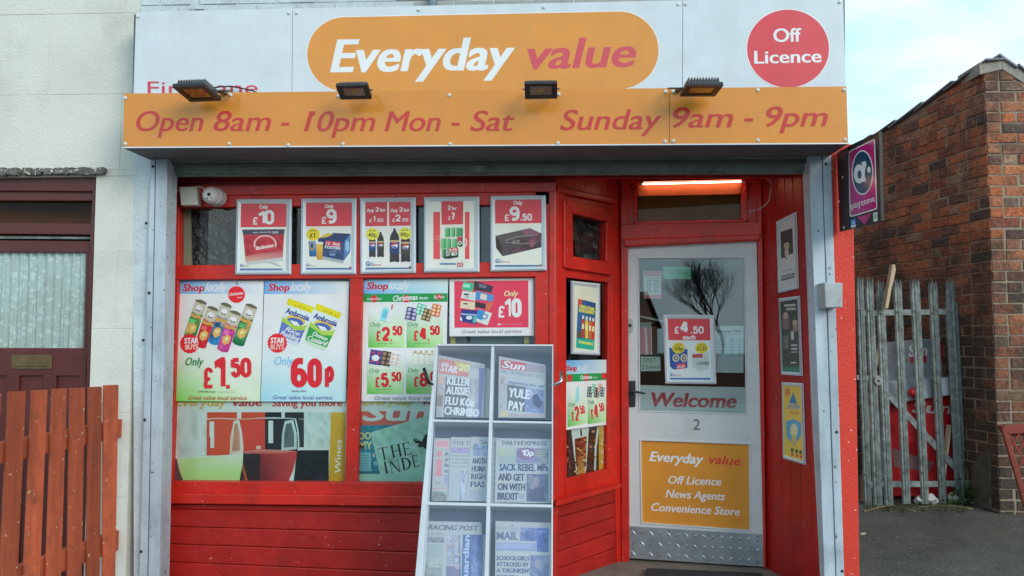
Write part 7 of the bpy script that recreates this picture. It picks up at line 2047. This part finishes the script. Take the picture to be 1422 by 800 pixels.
# ============================================================ palisade gate in the yard
GP = Plane(camx(1270, 6.0), (0.05, -1, 0))
gate = thing('palisade_gate', 'galvanised steel palisade gate of eight split-topped pales across the yard', 'gate', GP.at(1270, 700))
pales = [((1188, 1199, 385), (1199.5, 1211, 703)), ((1201, 1212.6, 386), (1212.5, 1226, 702.5)), ((1216, 1228, 391), (1228, 1240.7, 701)), ((1240, 1252, 389), (1253, 1265, 700)),
         ((1263, 1277, 388), (1279, 1290.4, 700)), ((1288.5, 1301.5, 391), (1304, 1315, 699.5)), ((1312.7, 1325.7, 389), (1327, 1341, 699)), ((1327.5, 1341.5, 390), (1342, 1357, 699))]
for i, ((a, b, yt), (c, d, yb)) in enumerate(pales):
    mb = MB(); W = b - a; dl_ = (i == 7) * -.09
    # W section in plan: five folds; triple-pointed top
    us = [0, .2, .4, .5, .6, .8, 1]
    dep = [-.004, .004, .001, .006, .001, .004, -.004]
    topo = [5, -1, 6, -4, 6, -1, 5]
    tp = [GP.at(a + (b - a) * u, yt + tt, dd + dl_) for u, tt, dd in zip(us, topo, dep)]
    bt = [GP.at(c + (d - c) * u, yb, dd + dl_) for u, dd in zip(us, dep)]
    # bend the split points outwards a little at the head
    nk = [GP.at(a + (b - a) * u + (c - a) * .04, yt + 14, dd + dl_) for u, dd in zip(us, dep)]
    tp = [p + Vector((0, -.012 if k in (1, 5) else 0, 0)) for k, p in enumerate(tp)]
    for k in range(6):
        mb.prism([tp[k], tp[k + 1], nk[k + 1], nk[k]], [p - GP.n * .0035 for p in (tp[k], tp[k + 1], nk[k + 1], nk[k])], STEEL)
        mb.prism([nk[k], nk[k + 1], bt[k + 1], bt[k]], [p - GP.n * .0035 for p in (nk[k], nk[k + 1], bt[k + 1], bt[k])], STEEL)
    for t_ in (.14, .86):
        x_ = (a + b) / 2 + ((c + d) / 2 - (a + b) / 2) * t_; mb.dome(GP.at(x_, yt + (yb - yt) * t_, .016 + dl_), GP.n, .009, STEEL, n=8, rings=2)
    mb.build('pale', gate)
one('rail', GP, [(1190, 431), (1318, 429), (1318, 437), (1190, 439)], -.004, -.03, STEEL, gate, bevel=.002)
one('rail', GP, [(1202, 669), (1345, 668), (1345, 676), (1202, 677)], -.004, -.03, STEEL, gate, bevel=.002)
one('brace', GP, [(1226, 545), (1233, 542), (1332, 648), (1326, 655)], -.006, -.025, STEEL, gate, bevel=.002)
one('middle_rail', GP, [(1190, 521), (1232, 522), (1232, 528), (1190, 527)], -.004, -.03, STEEL, gate)
mb = MB(); mb.tube([GP.at(1220.6, 529, .018), GP.at(1220.6, 529, .026)], .030, BOXGREY, n=16); mb.dome(GP.at(1220.6, 529, .027), GP.n, .008, BLACKM, n=8, rings=2); mb.build('lock_plate', gate)
one('hinge_post', GP, [(1318, 420), (1330, 420), (1345, 700), (1332, 700)], -.035, -.10, STEEL, gate, bevel=.003)

# ============================================================ red newsstand behind the gate
NSP = Plane(camx(1280, 6.16), (-0.05, -1, 0))
ns = thing('red_newsstand', 'discarded red and grey newspaper vending stand with white Sun lettering behind the steel gate', 'newsstand', NSP.at(1290, 690))
one('body', NSP, [(1230, 552), (1332, 540), (1336, 690), (1236, 690)], 0, -.20, STANDR, ns, bevel=.01)
mb = MB(); slab(mb, NSP, [(1205, 545), (1256, 552), (1262, 688), (1212, 690)], -.05, -.26, GREYPL); mb.build('side_cover', ns, bevel=.012)
mb = MB()
f = [NSP.at(1218, 530, .10), NSP.at(1322, 524, .10), NSP.at(1329, 548, .12), NSP.at(1226, 563, .12)]
mb.prism(f, [p - NSP.n * .25 for p in f], GREYPL); mb.build('sloping_lid', ns, bevel=.012)
one('header', NSP, [(1222, 476), (1324, 468), (1326, 530), (1226, 533)], -.10, -.13, GREYPL, ns, bevel=.006)
pr = Print(NSP, -.098, (1180, 460, 3.079), INKF, 1.4)
pr.part('header_print').poly([(382, 38), (420, 30), (424, 132), (386, 132)], 'A83844'); pr.poly([(258, 96), (330, 78), (328, 134), (260, 136)], 'B0303C'); pr.text('Sun', 254, 108, 332, 104, 48, 'D8D8DC', .12, .06, over=2)
pr.done(ns)
pr = Print(NSP, .001, (1180, 460, 3.079), INKF, 1.4)
pr.part('lettering').text('Sun', 268, 348, 436, 352, 46, 'DCD8DC', .15, .06, over=3)
pr.part('painted_reflection').poly([(170, 310), (250, 300), (250, 330), (172, 350)], '9C1820'); pr.poly([(182, 500), (360, 560), (340, 600), (190, 580)], '8C6C6C')  # reflections on the red body drawn as flat colour patches
pr.done(ns)
mb = MB(); mb.dome(NSP.at(1268, 545, .13), NSP.n, .035, STANDR, n=16, rings=4); mb.build('coin_knob', ns, smooth=True)

# ============================================================ loose timber, litter, weeds, crate
a, b = GP.at(1243, 369, .05), GP.at(1229, 428, .05)
mb = MB(); mb.beam(GP.at(1239.5, 368, .045), GP.at(1229, 428, .045), .050, .022, TIMBER); 
mb.build('timber_batten', label='pale sawn batten leaning over the top of the steel gate, thicker piece', cat='timber', bevel=.002)
mb = MB(); mb.beam(GP.at(1242, 372, -.06), GP.at(1206, 560, -.12), .040, .020, TIMBER); mb.beam(GP.at(1206, 560, -.12), GP.at(1198, 700, -.18), .040, .020, TIMBER)
mb.build('timber_batten', label='long thin pale batten standing behind the left pales of the steel gate', cat='timber', bevel=.002)
mb = MB(); a = BL_.at(1312, 640, .12); mb.beam(GP.at(1318, 590, -.05), GP.at(1308, 672, -.03), .035, .018, TIMBER); mb.build('timber_batten', label='short grey batten propped behind the right pales near the ground', cat='timber')
random.seed(31)
for x, y, s, lb in ((1277, 694, .045, 'crumpled white paper at the foot of the gate, left piece'), (1293, 693, .055, 'crumpled white paper at the foot of the gate, middle piece'), (1323, 690, .05, 'torn white paper at the foot of the gate, right piece')):
    c = GP.at(x, y, -.03); mb = MB(); bm = bmesh.new(); bmesh.ops.create_icosphere(bm, subdivisions=2, radius=s)
    for v in bm.verts:
        v.co = Vector((v.co.x * random.uniform(.6, 1.2), v.co.y * random.uniform(.5, 1), v.co.z * random.uniform(.35, .9)))
        mb.v.append(v.co + c)
    for f in bm.faces: mb.face([v.index for v in f.verts], LITTER)
    bm.free(); mb.build('litter', label=lb, cat='litter')
# weeds by the corner
def ground_pt(px, py):
    d = ray(px, py); t = 4.0
    for _ in range(60):
        p = CAM + d * t
        e = p.z - yard_z(p.x, p.y)
        t += e * 1.6 if d.z < -.05 else .01
    return CAM + d * t
wd = MB(); c = ground_pt(1355, 703)
for k in range(260):
    a = random.uniform(0, 6.28); r = random.gauss(0, .11)
    b = Vector((c.x + r * math.cos(a) * 1.1, c.y + .05 + abs(r) * .4 * math.sin(a), yard_z(c.x, c.y)))
    h = random.uniform(.02, .22) * (1 - min(abs(r) * 2.5, .7)); d = Vector((random.uniform(-.7, .7), random.uniform(-.9, .2), 1)).normalized()
    tip = b + d * h; s = random.uniform(.012, .026); u = d.cross(Vector((0, -1, .3))).normalized(); q = Vector((random.uniform(-1, 1), random.uniform(-1, 0), random.uniform(-.2, .8))).normalized()
    wd.tube([b, tip], .0012, LEAF, n=3, cap=False); wd.poly([tip - q * s * .2, tip + u * s * .7 + q * s * .6, tip + q * s * 1.7, tip - u * s * .7 + q * s * .6], LEAF)
wd.build('weeds', label='low green leafy weeds at the foot of the brick wall beside the gate', cat='weeds', kind='stuff', recalc=False)
ms = MB()
for k in range(420):
    p = ground_pt(random.uniform(1198, 1345), random.uniform(700, 712)); h = random.uniform(.006, .03)
    u = Vector((random.uniform(-1, 1), random.uniform(-1, 1), 0)).normalized() * .005
    z = yard_z(p.x, p.y); b = Vector((p.x, p.y, z - .002)); ms.poly([b - u, b + u, b + Vector((random.uniform(-.012, .012), random.uniform(-.012, .012), h))], MOSS)
ms.build('moss', label='thin moss and grass along the bottom of the steel gate', cat='moss', kind='stuff', recalc=False)
mb = MB()
pts = [ground_pt(x, y) + Vector((0, 0, .008)) for x, y in [(1200, 712), (1220, 706), (1240, 703), (1258, 708), (1272, 712)]]
mb.tube(pts, .004, STRAW, n=5)
mb.build('dry_stem', label='bent dry yellow stem lying in front of the steel gate', cat='stem', smooth=True)
mb = MB(); pts = [ground_pt(x, y) + Vector((0, 0, .008)) for x, y in [(1276, 706), (1300, 703), (1320, 704), (1352, 708)]]; mb.tube(pts, .003, STRAW, n=5)
mb.build('dry_stem', label='straighter dry stem lying below the right end of the steel gate', cat='stem', smooth=True)
p = ground_pt(1200, 745)
mb = MB(); mb.prism([p, p + Vector((.05, .01, 0)), p + Vector((.03, .06, .012)), p + Vector((-.01, .05, .01))], [q - Vector((0, 0, .004)) for q in (p, p + Vector((.05, .01, 0)), p + Vector((.03, .06, .012)), p + Vector((-.01, .05, .01)))], TIMBER)
mb.build('litter', label='small yellowish scrap on the tarmac beside the red pier', cat='litter')
random.seed(77)
gs = MB()
for k in range(700):
    p = ground_pt(random.uniform(1190, 1440), random.uniform(708, 812)); z = yard_z(p.x, p.y); s = random.uniform(.002, .006)
    q = [Vector((random.uniform(-s, s), random.uniform(-s, s), random.uniform(-.001, s * .7))) + Vector((p.x, p.y, z + s * .2)) for _ in range(4)]
    for tri in ((0, 1, 2), (0, 1, 3), (1, 2, 3), (0, 2, 3)): gs.poly([q[i] for i in tri], random.choice([CEMENT, SLATE, TARMAC, MORTAR]))
gs.build('grit', label='loose grit and small stones over the yard tarmac', cat='grit', kind='stuff', recalc=False)

# plastic crate standing on its end at the right edge
CRP = Plane(camx(1410, 5.15), (-.25, -1, 0))
cr_ = thing('plastic_crate', 'red-brown lattice plastic crate propped on end at the right edge of the yard', 'crate', CRP.at(1430, 700))
one('rim', CRP, [(1391, 598), (1395, 591), (1470, 588), (1470, 600), (1400, 603)], .0, -.035, CRATE, cr_, bevel=.004)
one('rim', CRP, [(1392, 598), (1400, 601), (1430, 700), (1422, 702)], .0, -.035, CRATE, cr_, bevel=.004)
one('rim', CRP, [(1422, 700), (1480, 697), (1480, 705), (1422, 706)], .0, -.035, CRATE, cr_, bevel=.004)
mb = MB()
for k in range(8):
    x0 = 1384 + k * 13
    slab(mb, CRP, [(x0, 600), (x0 + 3.6, 600), (x0 + 62, 702), (x0 + 58.4, 702)], -.008, -.018, CRATE)
    x1 = 1412 + k * 13
    slab(mb, CRP, [(x1, 600), (x1 + 3.6, 600), (x1 - 38, 680), (x1 - 41.6, 680)], -.010, -.020, CRATE)
keep = MB()
# clip lattice to the right of the slanting rim
for f_, m_ in zip(mb.f, mb.m):
    keep.v = mb.v
xk = lambda y: 1396 + (y - 600) * .30
mb2 = MB()
for k in range(8):
    for dirn in (1, -1):
        pts = []
        x = 1400 + k * 13 if dirn == 1 else 1404 + k * 13
        y = 600
        seg = []
        while y < 700:
            xx = x + dirn * (y - 600) * .56
            if xx > xk(y) + 2 and xx < 1480: seg.append((xx, y))
            y += 10
        if len(seg) > 1:
            (xa, ya), (xb, yb) = seg[0], seg[-1]
            slab(mb2, CRP, [(xa - 1.8, ya), (xa + 1.8, ya), (xb + 1.8, yb), (xb - 1.8, yb)], -.008 - .003 * (dirn > 0), -.018 - .003 * (dirn > 0), CRATE)
mb2.build('lattice', cr_)
mb = MB(); slab(mb, CRP, [(1400, 596), (1470, 593), (1470, 604), (1406, 606)], -.04, -.30, CRATE); mb.build('end_wall', cr_)

# ============================================================ the other side of the street (seen mirrored in the glass)
def mirror(pl, px, py, dist, off=0):
    d = ray(px, py).normalized(); p = pl.at(px, py, off); r = d - pl.n * 2 * d.dot(pl.n)
    return p + r * dist
for X_ in (890, 940, 1030): print('mirror', X_, mirror(DOOR, X_, 440, 22), mirror(WIN, 360, 600, 22), mirror(DOOR, X_, 480, 22), mirror(DOOR, X_, 355, 34))
random.seed(12)
tc_ = mirror(DOOR, 1004, 430, 34)
tr = thing('bare_tree', 'bare winter tree across the street mirrored in the white door glass', 'tree', (tc_.x, tc_.y, 0))
trunk, crown = MB(), MB()
def grow(p, d, r, L, depth):
    if depth > 7 or r < .0016: return
    q = p + d * L
    mb_ = trunk if depth < 2 else crown
    md = p.lerp(q, .5) + Vector((random.uniform(-1, 1), random.uniform(-1, 1), random.uniform(-1, 1))) * L * .03
    mb_.tube([p, md, q], [r, r * .85, r * .7], BARK, n=7 if depth < 2 else 4, cap=False)
    nb_ = 4 if depth < 2 else (3 if depth < 5 else 2)
    for i in range(nb_):
        ax = Vector((random.uniform(-1, 1), random.uniform(-1, 1), random.uniform(-.2, .5))).normalized()
        nd_ = (d + ax * (.62 if depth else .85) + Vector((0, 0, .18))).normalized(); nd_.z = max(nd_.z, .15)
        grow(q if i else p.lerp(q, .8), nd_.normalized(), r * random.uniform(.56, .66), L * random.uniform(.68, .86), depth + 1)
grow(Vector((tc_.x, tc_.y, 0)), Vector((0, 0, 1)), .085, 1.45, 0)
trunk.build('trunk', tr, smooth=True, recalc=False); crown.build('crown', tr, recalc=False)
def house_far(x0, x1, y0, h, rh, label, wallm):
    t = thing('house', label, 'house', ((x0 + x1) / 2, y0, 0))
    mb = MB(); mb.box(x0, x1, y0 - 7, y0, -.1, h, wallm); mb.build('wall', t)
    mb = MB(); mb.prism([(x0 - .2, y0 + .3, h - .1), (x1 + .2, y0 + .3, h - .1), (x1 + .2, y0 - 3.5, h + rh), (x0 - .2, y0 - 3.5, h + rh)], [(x0 - .2, y0 + .3, h - .25), (x1 + .2, y0 + .3, h - .25), (x1 + .2, y0 - 3.5, h + rh - .15), (x0 - .2, y0 - 3.5, h + rh - .15)], ROOFT)
    mb.prism([(x0 - .2, y0 - 7.3, h - .1), (x1 + .2, y0 - 7.3, h - .1), (x1 + .2, y0 - 3.5, h + rh - .01), (x0 - .2, y0 - 3.5, h + rh - .01)], [(x0 - .2, y0 - 7.3, h - .25), (x1 + .2, y0 - 7.3, h - .25), (x1 + .2, y0 - 3.5, h + rh - .16), (x0 - .2, y0 - 3.5, h + rh - .16)], ROOFT)
    rf = mb.build('roof', t)
    for gx in (x0, x1 - .2):
        mb = MB(); mb.prism([(gx, y0, h - .1), (gx, y0 - 3.5, h + rh - .2), (gx, y0 - 7, h - .1)], [(gx + .2, y0, h - .1), (gx + .2, y0 - 3.5, h + rh - .2), (gx + .2, y0 - 7, h - .1)], wallm); mb.build('gable', t)
    mb = MB(); mb.box(x0 + .6, x0 + 1.3, y0 - 3.9, y0 - 3.1, h + rh - .6, h + rh + .8, HOUSEB); mb.build('chimney', rf)
    n_ = int((x1 - x0) // 2.4)
    for i in range(n_):
        for z in (0.9, 3.4):
            if z > h - 1: continue
            xa = x0 + .8 + i * 2.4
            mb = MB(); ring = [(xa, z), (xa + 1.2, z), (xa + 1.2, z + 1.3), (xa, z + 1.3)]
            mb.box(xa, xa + 1.2, y0, y0 + .05, z, z + .08, WHITEP); mb.box(xa, xa + 1.2, y0, y0 + .05, z + 1.22, z + 1.3, WHITEP); mb.box(xa, xa + .08, y0 + .001, y0 + .049, z + .08, z + 1.22, WHITEP); mb.box(xa + 1.12, xa + 1.2, y0 + .001, y0 + .049, z + .08, z + 1.22, WHITEP); mb.box(xa + .56, xa + .64, y0 + .001, y0 + .048, z + .08, z + 1.22, WHITEP)
            w_ = mb.build('window', t)
            mb = MB(); mb.box(xa + .08, xa + 1.12, y0 + .01, y0 + .02, z + .08, z + 1.22, LACE0); mb.build('pane', w_)
house_far(-30, -9.5, -34, 2.3, 1.9, 'low brick bungalow with brown tiled roof beyond the street, mirrored left of the tree', HOUSEB)
house_far(1, 20, -38, 2.6, 2.0, 'low brick bungalow with brown tiled roof beyond the street, right of the tree', HOUSEB)
mb = MB(); mb.box(-26, 24, -13.2, -13.0, -.16, .95, HOUSEB); mb.box(-26, 24, -13.25, -12.95, .955, 1.02, CEMENT)
mb.build('garden_wall', label='low brick garden wall with cement coping across the street behind the viewer', cat='wall')
house_far(8, 22, -17, 5.0, 2.4, 'brick terrace with white windows across the street to the right, seen only in reflections', HOUSEB)

print('objects', len(bpy.data.objects), 'tris', sum(len(m.loop_triangles) if m.calc_loop_triangles() is None else 0 for m in bpy.data.meshes))
